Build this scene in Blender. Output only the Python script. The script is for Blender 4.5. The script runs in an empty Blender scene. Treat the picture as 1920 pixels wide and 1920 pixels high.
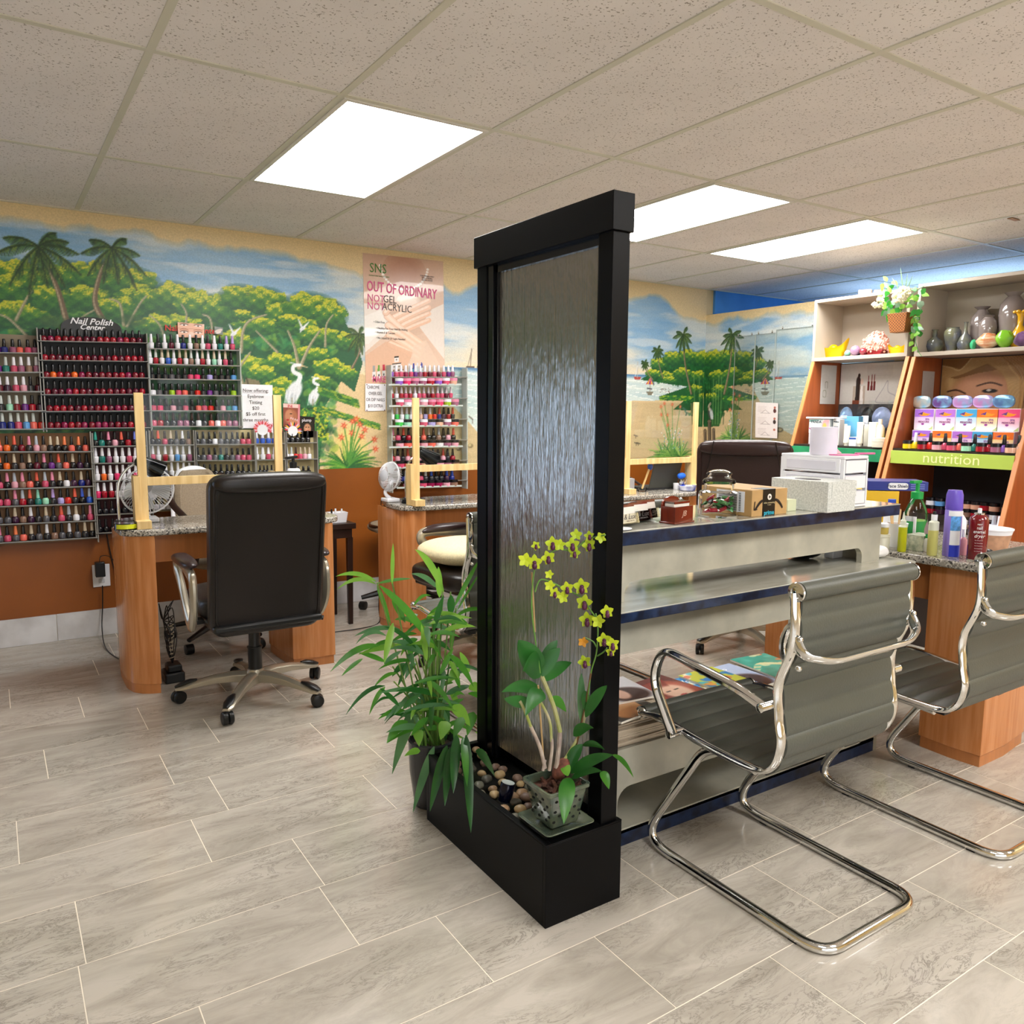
import bpy, bmesh, math, random
import numpy as np
from mathutils import Vector, Matrix
random.seed(7); rng = np.random.default_rng(11)
S = bpy.context.scene
COL = S.collection
PI = math.pi
# ---------------------------------------------------------------- camera (world: X along mural wall, Y towards it, Z up, metres)
FPX, YAW, PITCH, ROLL, CH = 1497.02, 0.57984, 0.12476, 0.0063, 1.3010
CEIL, WY, RX = 2.3755, 5.0852, 5.3634
_cy, _sy, _cp, _sp = math.cos(YAW), math.sin(YAW), math.cos(PITCH), math.sin(PITCH)
cF = np.array([_sy*_cp, _cy*_cp, -_sp]); cR = np.array([_cy, -_sy, 0.0]); cU = np.cross(cR, cF)
_cr, _sr = math.cos(ROLL), math.sin(ROLL); cR, cU = _cr*cR+_sr*cU, -_sr*cR+_cr*cU
CP = np.array([0, 0, CH])
cam_data = bpy.data.cameras.new('camera'); cam = bpy.data.objects.new('camera', cam_data); COL.objects.link(cam)
M = Matrix(((cR[0], cU[0], -cF[0], 0), (cR[1], cU[1], -cF[1], 0), (cR[2], cU[2], -cF[2], CH), (0, 0, 0, 1)))
cam.matrix_world = M
cam_data.sensor_width = 36; cam_data.lens = FPX/1920*36; cam_data.clip_start = 0.02
S.camera = cam
S.view_settings.view_transform = 'Standard'; S.view_settings.look = 'None'
S.view_settings.gamma = 1.0; S.view_settings.use_curve_mapping = False
S.view_settings.exposure = 0.15
PANEL_E = 22.0          # luminance of the fluorescent ceiling panels
# world: faint room ambient (the shop is closed in by walls; only leaks)
wd = bpy.data.worlds.new('world'); S.world = wd; wd.use_nodes = True
wd.node_tree.nodes['Background'].inputs[0].default_value = (0.75, 0.83, 1, 1)
wd.node_tree.nodes['Background'].inputs[1].default_value = 0.6
def area_lamp(name, loc, rot, sx, sy, power, col, label):
    l = bpy.data.lights.new(name, 'AREA'); l.shape = 'RECTANGLE'; l.size = sx; l.size_y = sy; l.energy = power; l.color = col
    o = bpy.data.objects.new(name, l); COL.objects.link(o); o.location = loc; o.rotation_euler = rot
    return o
# daylight of the shop window behind the camera and an added blue light for bounce off the side room's blue walls
area_lamp('daylight', (0.6, -2.6, 1.0), (math.radians(100), 0, 0), 4.2, 1.7, 45, (0.72, 0.85, 1), '')
area_lamp('side_room_bounce_fill', (6.6, 3.6, 1.9), (PI, 0, 0), 0.9, 1.6, 13, (0.42, 0.66, 1.0), '')
# ---------------------------------------------------------------- measuring helpers: picture row/column of the survey -> point on a plane of the room
def ray(x, y): return cR*(x-960)/FPX - cU*(y-960)/FPX + cF
def onz(x, y, z): d = ray(x, y); return CP+d*(z-CH)/d[2]
def ony(x, y, Y): d = ray(x, y); return CP+d*Y/d[1]
def onx(x, y, X): d = ray(x, y); return CP+d*X/d[0]
# ---------------------------------------------------------------- colour / materials
def lin(c):
    if isinstance(c, str):
        c = c.lstrip('#'); c = [int(c[i:i+2], 16)/255 for i in (0, 2, 4)]
    return tuple((v/12.92 if v <= .04045 else ((v+.055)/1.055)**2.4) for v in c[:3])
MATS = {}
def mat(name, col='#808080', rough=0.5, metal=0.0, var=0.06, scale=6.0, bump=0.0, bscale=60, spec=0.5, trans=0.0, ior=1.45,
        coat=0.0, emit=None, es=0.0, alpha=1.0, col2=None, dark=0.0, stretch=(1, 1, 1), sss=0):
    if name in MATS: return MATS[name]
    m = bpy.data.materials.new(name); m.use_nodes = True; MATS[name] = m
    nt = m.node_tree; b = nt.nodes['Principled BSDF']
    c = lin(col); b.inputs['Base Color'].default_value = (*c, 1)
    b.inputs['Roughness'].default_value = rough; b.inputs['Metallic'].default_value = metal
    b.inputs['IOR'].default_value = ior; b.inputs['Specular IOR Level'].default_value = spec
    if trans: b.inputs['Transmission Weight'].default_value = trans
    if coat: b.inputs['Coat Weight'].default_value = coat; b.inputs['Coat Roughness'].default_value = .08
    if alpha < 1: b.inputs['Alpha'].default_value = alpha
    if emit: b.inputs['Emission Color'].default_value = (*lin(emit), 1); b.inputs['Emission Strength'].default_value = es
    if var or col2:
        tc = nt.nodes.new('ShaderNodeTexCoord'); mp = nt.nodes.new('ShaderNodeMapping'); mp.inputs['Scale'].default_value = stretch
        n = nt.nodes.new('ShaderNodeTexNoise'); n.inputs['Scale'].default_value = scale; n.inputs['Detail'].default_value = 6
        r = nt.nodes.new('ShaderNodeValToRGB')
        nt.links.new(tc.outputs['Object'], mp.inputs[0]); nt.links.new(mp.outputs[0], n.inputs['Vector']); nt.links.new(n.outputs['Fac'], r.inputs[0])
        k2 = lin(col2) if col2 else tuple(v*(1-var) for v in c); k1 = c if col2 else tuple(min(1, v*(1+var)) for v in c)
        r.color_ramp.elements[0].position = .36; r.color_ramp.elements[1].position = .64
        r.color_ramp.elements[0].color = (*k2, 1); r.color_ramp.elements[1].color = (*k1, 1)
        nt.links.new(r.outputs[0], b.inputs['Base Color'])
    if bump:
        tc = nt.nodes.new('ShaderNodeTexCoord'); mp = nt.nodes.new('ShaderNodeMapping'); mp.inputs['Scale'].default_value = stretch
        n = nt.nodes.new('ShaderNodeTexNoise'); n.inputs['Scale'].default_value = bscale; n.inputs['Detail'].default_value = 4
        bp = nt.nodes.new('ShaderNodeBump'); bp.inputs['Strength'].default_value = bump; bp.inputs['Distance'].default_value = .002
        nt.links.new(tc.outputs['Object'], mp.inputs[0]); nt.links.new(mp.outputs[0], n.inputs['Vector'])
        nt.links.new(n.outputs['Fac'], bp.inputs['Height']); nt.links.new(bp.outputs[0], b.inputs['Normal'])
    return m
def vcmat(name, rough=.5, bump=.0, coat=0, var=.12, scale=90, spec=.5):
    """printed or painted surface: colour attribute 'paint' with a little brush grain"""
    if name in MATS: return MATS[name]
    m = bpy.data.materials.new(name); m.use_nodes = True; MATS[name] = m
    nt = m.node_tree; b = nt.nodes['Principled BSDF']; b.inputs['Roughness'].default_value = rough
    b.inputs['Coat Weight'].default_value = coat; b.inputs['Specular IOR Level'].default_value = spec
    a = nt.nodes.new('ShaderNodeAttribute'); a.attribute_name = 'paint'
    tc = nt.nodes.new('ShaderNodeTexCoord'); n = nt.nodes.new('ShaderNodeTexNoise'); n.inputs['Scale'].default_value = scale; n.inputs['Detail'].default_value = 3
    mr = nt.nodes.new('ShaderNodeMapRange'); mr.inputs[1].default_value = .3; mr.inputs[2].default_value = .7; mr.inputs[3].default_value = 1-var; mr.inputs[4].default_value = 1+var
    mx = nt.nodes.new('ShaderNodeMix'); mx.data_type = 'RGBA'; mx.blend_type = 'MULTIPLY'; mx.inputs[0].default_value = 1
    nt.links.new(tc.outputs['Object'], n.inputs['Vector']); nt.links.new(n.outputs['Fac'], mr.inputs[0])
    nt.links.new(a.outputs['Color'], mx.inputs[6]); nt.links.new(mr.outputs[0], mx.inputs[7]); nt.links.new(mx.outputs[2], b.inputs['Base Color'])
    if bump:
        bp = nt.nodes.new('ShaderNodeBump'); bp.inputs['Strength'].default_value = bump; bp.inputs['Distance'].default_value = .001
        nt.links.new(n.outputs['Fac'], bp.inputs['Height']); nt.links.new(bp.outputs[0], b.inputs['Normal'])
    return m
# ---------------------------------------------------------------- geometry collector
class G:
    def __init__(s): s.v = []; s.f = []; s.m = []
    def add(s, vs, fs, mi=0):
        o = len(s.v); s.v += [tuple(map(float, p)) for p in vs]; s.f += [tuple(i+o for i in f) for f in fs]; s.m += [mi]*len(fs); return s
    def box(s, x0, x1, y0, y1, z0, z1, mi=0, rz=0, piv=None):
        vs = [(x, y, z) for z in (z0, z1) for x, y in ((x0, y0), (x1, y0), (x1, y1), (x0, y1))]
        if rz:
            px, py = piv or ((x0+x1)/2, (y0+y1)/2); c, n = math.cos(rz), math.sin(rz)
            vs = [(px+(x-px)*c-(y-py)*n, py+(x-px)*n+(y-py)*c, z) for x, y, z in vs]
        return s.add(vs, [(3, 2, 1, 0), (4, 5, 6, 7), (0, 1, 5, 4), (1, 2, 6, 5), (2, 3, 7, 6), (3, 0, 4, 7)], mi)
    def bar(s, a, b, w, h, mi=0, up=(0, 0, 1)):
        a, b = Vector(a), Vector(b); t = (b-a).normalized(); u = Vector(up)
        if abs(t.dot(u)) > .95: u = Vector((0, 1, 0))
        r = t.cross(u).normalized()*w/2; u = r.cross(t).normalized()*h/2
        vs = [p+q for p in (a, b) for q in (-r-u, r-u, r+u, -r+u)]
        return s.add(vs, [(3, 2, 1, 0), (4, 5, 6, 7), (0, 1, 5, 4), (1, 2, 6, 5), (2, 3, 7, 6), (3, 0, 4, 7)], mi)
    def prism(s, poly, axis, a, b, mi=0):
        """extrude a 2-D polygon along an axis: 'x' (poly = y,z), 'y' (x,z), 'z' (x,y)"""
        def P(p, t): return {'x': (t, p[0], p[1]), 'y': (p[0], t, p[1]), 'z': (p[0], p[1], t)}[axis]
        n = len(poly); ar = sum(poly[i][0]*poly[(i+1) % n][1]-poly[(i+1) % n][0]*poly[i][1] for i in range(n))
        if (ar < 0) != (axis == 'y'): poly = poly[::-1]
        if a > b: a, b = b, a
        vs = [P(p, a) for p in poly]+[P(p, b) for p in poly]
        return s.add(vs, [tuple(range(n))[::-1], tuple(range(n, 2*n))]+[(i, (i+1) % n, n+(i+1) % n, n+i) for i in range(n)], mi)
    def lathe(s, prof, c=(0, 0, 0), n=20, mi=0, sx=1, sy=1, cap=True):
        k = len(prof); vs = []
        for r, z in prof:
            for i in range(n):
                a = 2*PI*i/n; vs.append((c[0]+r*math.cos(a)*sx, c[1]+r*math.sin(a)*sy, c[2]+z))
        fs = [(j*n+i, j*n+(i+1) % n, (j+1)*n+(i+1) % n, (j+1)*n+i) for j in range(k-1) for i in range(n)]
        if cap: fs += [tuple(range(n))[::-1], tuple((k-1)*n+i for i in range(n))]
        return s.add(vs, fs, mi)
    def tube(s, pts, r, n=8, mi=0, closed=False, cap=True, sq=None):
        pts = [Vector(p) for p in pts]; k = len(pts); rs = r if hasattr(r, '__len__') else [r]*k
        vs = []; prev = None
        for i, p in enumerate(pts):
            if closed: t = pts[(i+1) % k]-pts[i-1]
            else: t = pts[min(i+1, k-1)]-pts[max(i-1, 0)]
            t = t.normalized() if t.length > 1e-9 else Vector((0, 0, 1))
            if prev is None:
                u = Vector((0, 0, 1)) if abs(t.z) < .9 else Vector((1, 0, 0)); u = (u-t*u.dot(t)).normalized()
            else:
                u = prev-t*prev.dot(t); u = u.normalized() if u.length > 1e-6 else prev
            prev = u; w = t.cross(u)
            for j in range(n):
                a = 2*PI*j/n; q = rs[i]
                vs.append(p+u*math.cos(a)*q*(sq[0] if sq else 1)+w*math.sin(a)*q*(sq[1] if sq else 1))
        fs = [(i*n+j, i*n+(j+1) % n, ((i+1) % k)*n+(j+1) % n, ((i+1) % k)*n+j) for i in range(k if closed else k-1) for j in range(n)]
        if cap and not closed: fs += [tuple(range(n))[::-1], tuple((k-1)*n+j for j in range(n))]
        return s.add(vs, fs, mi)
    def ball(s, c, r, n=12, m=8, mi=0):
        rx, ry, rz = r if hasattr(r, '__len__') else (r, r, r)
        prof = [(math.sin(PI*j/m), -math.cos(PI*j/m)) for j in range(1, m)]
        vs = [(c[0]+rx*a*math.cos(2*PI*i/n), c[1]+ry*a*math.sin(2*PI*i/n), c[2]+rz*b) for a, b in prof for i in range(n)]
        k = len(prof); vs += [(c[0], c[1], c[2]-rz), (c[0], c[1], c[2]+rz)]
        fs = [(j*n+i, j*n+(i+1) % n, (j+1)*n+(i+1) % n, (j+1)*n+i) for j in range(k-1) for i in range(n)]
        fs += [(k*n, (i+1) % n, i) for i in range(n)]+[(k*n+1, (k-1)*n+i, (k-1)*n+(i+1) % n) for i in range(n)]
        return s.add(vs, fs, mi)
    def grid(s, P, mi=0, closed_u=False):
        """P: list of rows of points"""
        a = len(P); b = len(P[0]); vs = [p for row in P for p in row]
        fs = [(i*b+j, i*b+j+1, (i+1)*b+j+1, (i+1)*b+j) for i in range(a-1) for j in range(b-1)]
        return s.add(vs, fs, mi)
    def sheet(s, P, t, mi=0):
        """two-sided thick grid: P rows of Vector points, thickness t"""
        a = len(P); b = len(P[0]); P = [[Vector(p) for p in row] for row in P]; top = []; bot = []
        for i in range(a):
            for j in range(b):
                du = P[min(i+1, a-1)][j]-P[max(i-1, 0)][j]; dv = P[i][min(j+1, b-1)]-P[i][max(j-1, 0)]
                n = du.cross(dv); n = n.normalized() if n.length > 1e-12 else Vector((0, 0, 1))
                top.append(P[i][j]+n*t/2); bot.append(P[i][j]-n*t/2)
        N = a*b; fs = []
        for i in range(a-1):
            for j in range(b-1):
                q = (i*b+j, i*b+j+1, (i+1)*b+j+1, (i+1)*b+j); fs.append(q[::-1]); fs.append(tuple(k+N for k in q))
        ring = [j for j in range(b)]+[i*b+b-1 for i in range(1, a)]+[(a-1)*b+j for j in range(b-2, -1, -1)]+[i*b for i in range(a-2, 0, -1)]
        for k in range(len(ring)):
            p, q = ring[k], ring[(k+1) % len(ring)]; fs.append((p, q, q+N, p+N))
        return s.add(top+bot, fs, mi)
    def xf(s, M4):
        s.v = [tuple(M4 @ Vector(p)) for p in s.v]; return s
    def mesh(s, name, mats, smooth=True, ang=40):
        me = bpy.data.meshes.new(name); me.from_pydata(s.v, [], s.f)
        for m in (mats if isinstance(mats, (list, tuple)) else [mats]): me.materials.append(m)
        me.polygons.foreach_set('material_index', s.m); me.update()
        bm = bmesh.new(); bm.from_mesh(me); bmesh.ops.recalc_face_normals(bm, faces=bm.faces); bm.to_mesh(me); bm.free()
        if smooth:
            me.polygons.foreach_set('use_smooth', [True]*len(me.polygons)); me.set_sharp_from_angle(angle=math.radians(ang))
        return me
def link(name, me, parent=None, loc=(0, 0, 0), rz=0, label=None, cat=None, group=None, kind=None, rot=None):
    o = bpy.data.objects.new(name, me); COL.objects.link(o); o.location = loc; o.rotation_euler = rot or (0, 0, rz)
    if parent: o.parent = parent
    if label: o['label'] = label
    if cat: o['category'] = cat
    if group: o['group'] = group
    if kind: o['kind'] = kind
    return o
def thing(name, label, cat, loc=(0, 0, 0), rz=0, group=None, rot=None):
    return link(name, None, None, loc, rz, label, cat, group, None, rot)
def part(g, name, m, parent=None, bevel=0, label=None, smooth=True, seg=2, sub=0, kind=None, ang=40, **k):
    """link collected geometry; geometry is given in the parent's local frame"""
    o = link(name, g.mesh(name, m, smooth, ang), parent, label=label, kind=kind, **k)
    if bevel:
        b = o.modifiers.new('bevel', 'BEVEL'); b.width = bevel; b.segments = seg; b.limit_method = 'ANGLE'; b.angle_limit = math.radians(40); b.harden_normals = False
    if sub:
        q = o.modifiers.new('sub', 'SUBSURF'); q.levels = sub; q.render_levels = sub
    return o
def solo(g, name, m, label, cat, base, bevel=0, group=None, rz=0, **k):
    """one-mesh thing; geometry local to base"""
    o = part(g, name, m, None, bevel, label=label, **k); o.location = base; o.rotation_euler = (0, 0, rz); o['category'] = cat
    if group: o['group'] = group
    return o
def kids(o, _c={}):
    return [c for c in bpy.data.objects if c.parent == o]
def copy_tree(o, ch, parent=None):
    c = o.copy(); COL.objects.link(c)
    if parent: c.parent = parent
    for k in ch.get(o.name, []): copy_tree(k, ch, c)
    return c
def childmap():
    d = {}
    for o in bpy.data.objects:
        if o.parent: d.setdefault(o.parent.name, []).append(o)
    return d
def dup(root, loc, rz=0, label=None, group=None, rot=None):
    c = copy_tree(root, childmap()); c.location = loc; c.rotation_euler = rot or (0, 0, rz)
    if label: c['label'] = label
    if group: c['group'] = group
    return c
def smoothpath(pts, n=6, closed=False):
    """Catmull-Rom through points"""
    P = [Vector(p) for p in pts]; out = []; k = len(P)
    rngi = range(k) if closed else range(k-1)
    for i in rngi:
        p0, p1, p2, p3 = (P[(i-1) % k], P[i], P[(i+1) % k], P[(i+2) % k]) if closed else (P[max(i-1, 0)], P[i], P[i+1], P[min(i+2, k-1)])
        for j in range(n):
            t = j/n; out.append(.5*((2*p1)+(p2-p0)*t+(2*p0-5*p1+4*p2-p3)*t*t+(3*p1-p0-3*p2+p3)*t**3))
    if not closed: out.append(P[-1])
    return out
def fillet(pts, r, n=6):
    """polyline with rounded corners"""
    P = [Vector(p) for p in pts]; out = [P[0]]
    for i in range(1, len(P)-1):
        rr = r[i] if hasattr(r, '__len__') else r
        a, b, c = P[i-1], P[i], P[i+1]; u = (a-b); v = (c-b); rr = min(rr, u.length*.49, v.length*.49)
        p, q = b+u.normalized()*rr, b+v.normalized()*rr
        for j in range(n+1):
            t = j/n; out.append(p*(1-t)**2+b*2*t*(1-t)+q*t*t)
    out.append(P[-1]); return out
def rrect(x0, x1, y0, y1, r, n=5):
    out = []
    for cx, cy, a0 in ((x1-r, y1-r, 0), (x0+r, y1-r, 90), (x0+r, y0+r, 180), (x1-r, y0+r, 270)):
        for i in range(n+1):
            a = math.radians(a0+90*i/n); out.append((cx+r*math.cos(a), cy+r*math.sin(a)))
    return out
# ---------------------------------------------------------------- lettering
_fd = {}
def text(txt, size, m, parent, loc, rot=(PI/2, 0, 0), name='lettering', align='CENTER', ext=.0004, shear=0, sx=1.0, label=None, bold=0.0, sp=1.0, line=1.0):
    cu = bpy.data.curves.new('t', 'FONT'); cu.body = txt; cu.size = size; cu.align_x = align; cu.align_y = 'CENTER'; cu.extrude = ext; cu.shear = shear; cu.resolution_u = 2
    cu.offset = bold; cu.space_character = sp; cu.space_line = line
    t = bpy.data.objects.new('t', cu); COL.objects.link(t); bpy.context.view_layer.update()
    me = bpy.data.meshes.new_from_object(t); bpy.data.objects.remove(t); bpy.data.curves.remove(cu)
    me.materials.clear(); me.materials.append(m); me.name = name
    o = link(name, me, parent, loc, label=label); o.rotation_euler = rot; o.scale = (sx, 1, 1)
    return o
# ---------------------------------------------------------------- paint canvas -> coloured grid
class Canvas:
    """cells of size d metres; (0,0) lower-left; u right, v up"""
    def __init__(s, w, h, d, base='#ffffff'):
        s.d = d; s.nx = int(round(w/d)); s.ny = int(round(h/d)); s.w = w; s.h = h
        s.a = np.ones((s.ny+1, s.nx+1, 3))*np.array(hexf(base)); s.U, s.V = np.meshgrid(np.linspace(0, w, s.nx+1), np.linspace(0, h, s.ny+1))
    def win(s, u0, u1, v0, v1):
        i0 = max(0, int(u0/s.d)); i1 = min(s.nx+1, int(u1/s.d)+2); j0 = max(0, int(v0/s.d)); j1 = min(s.ny+1, int(v1/s.d)+2)
        return (slice(j0, j1), slice(i0, i1)) if i1 > i0 and j1 > j0 else None
    def mix(s, w, m, c):
        s.a[w] = s.a[w]*(1-m[..., None])+np.array(hexf(c) if isinstance(c, str) else c)*m[..., None]
    def ell(s, u, v, ru, rv, c, al=1, rot=0, soft=.3):
        R = max(ru, rv)*1.2; w = s.win(u-R, u+R, v-R, v+R)
        if not w: return
        du, dv = s.U[w]-u, s.V[w]-v; k, n = math.cos(rot), math.sin(rot); a, b = du*k+dv*n, -du*n+dv*k
        r = np.sqrt((a/ru)**2+(b/rv)**2); s.mix(w, np.clip((1-r)/soft+.5, 0, 1)*al*(r < 1.15), c)
    def poly(s, pts, c, al=1):
        P = np.array(pts, float); w = s.win(P[:, 0].min(), P[:, 0].max(), P[:, 1].min(), P[:, 1].max())
        if not w: return
        U, V = s.U[w], s.V[w]; ins = np.zeros(U.shape, bool)
        for i in range(len(P)):
            x1, y1 = P[i-1]; x2, y2 = P[i]
            if y1 == y2: continue
            ins ^= ((y1 > V) != (y2 > V)) & (U < (x2-x1)*(V-y1)/(y2-y1)+x1)
        s.mix(w, ins*float(al), c)
    def line(s, pts, r, c, al=1, r1=None):
        r1 = r if r1 is None else r1; n = len(pts)-1
        for i in range(n):
            (x1, y1), (x2, y2) = pts[i], pts[i+1]; ra = r+(r1-r)*i/n; rb = r+(r1-r)*(i+1)/n; R = max(ra, rb, s.d)*1.5
            w = s.win(min(x1, x2)-R, max(x1, x2)+R, min(y1, y2)-R, max(y1, y2)+R)
            if not w: continue
            U, V = s.U[w], s.V[w]; dx, dy = x2-x1, y2-y1; L = dx*dx+dy*dy+1e-12
            t = np.clip(((U-x1)*dx+(V-y1)*dy)/L, 0, 1); d = np.hypot(U-x1-t*dx, V-y1-t*dy); rr = ra+(rb-ra)*t
            s.mix(w, np.clip((rr-d)/s.d+.5, 0, 1)*al, c)
    def curve(s, pts, r, c, al=1, r1=None, n=6):
        s.line([(p.x, p.y) for p in smoothpath([(a, b, 0) for a, b in pts], n)], r, c, al, r1)
    def noise(s, su, sv, oct=4, seed=0):
        g = np.random.default_rng(seed); out = np.zeros((s.ny+1, s.nx+1)); amp = 1; tot = 0
        for o in range(oct):
            a = max(2, int(s.h/sv*2**o)+2); b = max(2, int(s.w/su*2**o)+2); q = g.random((a+1, b+1))
            y = np.linspace(0, a-1e-3, s.ny+1); x = np.linspace(0, b-1e-3, s.nx+1); yi, xi = y.astype(int), x.astype(int)
            fy, fx = (y-yi)[:, None], (x-xi)[None, :]; fy, fx = fy*fy*(3-2*fy), fx*fx*(3-2*fx)
            A = q[yi][:, xi]; B = q[yi][:, xi+1]; C = q[yi+1][:, xi]; D = q[yi+1][:, xi+1]
            out += amp*((A*(1-fx)+B*fx)*(1-fy)+(C*(1-fx)+D*fx)*fy); tot += amp; amp *= .55
        return out/tot
    def dabs(s, us, vs, cols, al=.9, k=1):
        """tiny brush dabs (vectorised)"""
        i = np.clip((np.array(us)/s.d).astype(int), 0, s.nx); j = np.clip((np.array(vs)/s.d).astype(int), 0, s.ny); cols = np.array(cols)
        for a in range(k+1):
            ii = np.clip(i+a, 0, s.nx); s.a[j, ii] = s.a[j, ii]*(1-al)+cols*al
    def build(s, P, name, m, parent=None, **k):
        """P(U,V) -> (N,3) points"""
        n, mm = s.ny+1, s.nx+1; pts = P(s.U.ravel(), s.V.ravel())
        I = np.arange(n*mm).reshape(n, mm); q = np.stack([I[:-1, :-1], I[:-1, 1:], I[1:, 1:], I[1:, :-1]], -1).reshape(-1, 4)
        me = bpy.data.meshes.new(name); me.vertices.add(n*mm); me.vertices.foreach_set('co', np.asarray(pts, np.float32).ravel())
        me.loops.add(q.size); me.loops.foreach_set('vertex_index', q.ravel().astype(np.int32))
        me.polygons.add(len(q)); me.polygons.foreach_set('loop_start', np.arange(0, q.size, 4, dtype=np.int32))
        me.update(calc_edges=True)
        c = np.clip(s.a.reshape(-1, 3), 0, 1); c = np.where(c <= .04045, c/12.92, ((c+.055)/1.055)**2.4)
        at = me.color_attributes.new('paint', 'FLOAT_COLOR', 'POINT'); at.data.foreach_set('color', np.hstack([c, np.ones((len(c), 1))]).astype(np.float32).ravel())
        me.materials.append(m); return link(name, me, parent, **k)
def hexf(c):
    if not isinstance(c, str): return tuple(c)
    c = c.lstrip('#'); c = c if len(c) == 6 else ''.join(x*2 for x in c); return tuple(int(c[i:i+2], 16)/255 for i in (0, 2, 4))

_ones = ['zeroth', 'first', 'second', 'third', 'fourth', 'fifth', 'sixth', 'seventh', 'eighth', 'ninth', 'tenth', 'eleventh', 'twelfth', 'thirteenth', 'fourteenth', 'fifteenth', 'sixteenth', 'seventeenth', 'eighteenth', 'nineteenth']
def ordw(n):
    if n < 20: return _ones[n]
    t, o = divmod(n, 10); return ('twent', 'thirt', 'fort', 'fift')[t-2]+('ieth' if not o else 'y-'+_ones[o])
# ================================================================ SETTING
m_ceil = mat('ceiling_tile_white', '#ece6e2', .9, var=.03, scale=3, bump=.5, bscale=220)
nt = m_ceil.node_tree   # fissured mineral tile: small dark pits
_b = nt.nodes['Principled BSDF']; _r = [n for n in nt.nodes if n.type == 'VALTORGB'][0]
_tc = nt.nodes.new('ShaderNodeTexCoord'); _vo = nt.nodes.new('ShaderNodeTexNoise'); _vo.inputs['Scale'].default_value = 130; _vo.inputs['Detail'].default_value = 1
_cr2 = nt.nodes.new('ShaderNodeValToRGB'); _cr2.color_ramp.elements[0].position = .30; _cr2.color_ramp.elements[0].color = (.45, .42, .38, 1); _cr2.color_ramp.elements[1].position = .36; _cr2.color_ramp.elements[1].color = (1, 1, 1, 1)
_mx = nt.nodes.new('ShaderNodeMix'); _mx.data_type = 'RGBA'; _mx.blend_type = 'MULTIPLY'; _mx.inputs[0].default_value = 1
nt.links.new(_tc.outputs['Object'], _vo.inputs['Vector']); nt.links.new(_vo.outputs['Fac'], _cr2.inputs[0]); nt.links.new(_r.outputs[0], _mx.inputs[6]); nt.links.new(_cr2.outputs[0], _mx.inputs[7]); nt.links.new(_mx.outputs[2], _b.inputs['Base Color'])
m_grid = mat('grid_bar_enamel', '#d5d2c0', .45, var=.02)
m_dark = mat('plenum_dark', '#191817', .9)
m_orange = mat('burnt_orange_paint', '#86480f', .42, var=.10, scale=2.2, bump=.15, bscale=50)
m_cream = mat('cream_paint', '#dcc594', .6)
m_blue = mat('blue_paint', '#4c93dc', .6)
m_marble = mat('white_marble_tile', '#d9d8da', .18, var=0, col2='#b9b6b6', scale=5, bump=.02)
m_grout = mat('grout_light', '#ece2d0', .8)
def tile_mat(name, c1, c2, c3):
    """glazed stone-look tile: drawn-out grey veins on beige"""
    m = bpy.data.materials.new(name); m.use_nodes = True; nt = m.node_tree; b = nt.nodes['Principled BSDF']; b.inputs['Roughness'].default_value = .13
    b.inputs['Specular IOR Level'].default_value = .5
    tc = nt.nodes.new('ShaderNodeTexCoord'); ge = nt.nodes.new('ShaderNodeObjectInfo'); ad = nt.nodes.new('ShaderNodeVectorMath'); ad.operation = 'MULTIPLY_ADD'
    mp = nt.nodes.new('ShaderNodeMapping'); mp.inputs['Scale'].default_value = (1, 3.4, 1); mp.inputs['Rotation'].default_value = (0, 0, .12)
    nt.links.new(ge.outputs['Random'], ad.inputs[0]); ad.inputs[1].default_value = (31, 17, 9); nt.links.new(tc.outputs['Object'], ad.inputs[2]); nt.links.new(ad.outputs[0], mp.inputs[0])
    n1 = nt.nodes.new('ShaderNodeTexNoise'); n1.inputs['Scale'].default_value = 2.6; n1.inputs['Detail'].default_value = 9; n1.inputs['Roughness'].default_value = .66; n1.inputs['Distortion'].default_value = 1.1
    n2 = nt.nodes.new('ShaderNodeTexNoise'); n2.inputs['Scale'].default_value = 5; n2.inputs['Detail'].default_value = 10; n2.inputs['Roughness'].default_value = .72; n2.inputs['Distortion'].default_value = 2.2
    for n in (n1, n2): nt.links.new(mp.outputs[0], n.inputs['Vector'])
    r1 = nt.nodes.new('ShaderNodeValToRGB'); e = r1.color_ramp.elements; e[0].position = .3; e[0].color = (*lin(c2), 1); e[1].position = .62; e[1].color = (*lin(c1), 1)
    r2 = nt.nodes.new('ShaderNodeValToRGB'); e = r2.color_ramp.elements; e[0].position = .475; e[0].color = (0, 0, 0, 1); e[1].position = .5; e[1].color = (1, 1, 1, 1)
    q = r2.color_ramp.elements.new(.525); q.color = (0, 0, 0, 1)
    n3 = nt.nodes.new('ShaderNodeTexNoise'); n3.inputs['Scale'].default_value = 2; nt.links.new(mp.outputs[0], n3.inputs['Vector'])
    r3 = nt.nodes.new('ShaderNodeValToRGB'); e = r3.color_ramp.elements; e[0].position = .42; e[0].color = (0, 0, 0, 1); e[1].position = .6; e[1].color = (.75, .75, .75, 1)
    mu = nt.nodes.new('ShaderNodeMath'); mu.operation = 'MULTIPLY'
    nt.links.new(n1.outputs['Fac'], r1.inputs[0]); nt.links.new(n2.outputs['Fac'], r2.inputs[0]); nt.links.new(n3.outputs['Fac'], r3.inputs[0])
    nt.links.new(r2.outputs[0], mu.inputs[0]); nt.links.new(r3.outputs[0], mu.inputs[1])
    mx = nt.nodes.new('ShaderNodeMix'); mx.data_type = 'RGBA'; nt.links.new(mu.outputs[0], mx.inputs[0]); nt.links.new(r1.outputs[0], mx.inputs[6]); mx.inputs[7].default_value = (*lin(c3), 1)
    nt.links.new(mx.outputs[2], b.inputs['Base Color']); MATS[name] = m; return m
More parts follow.
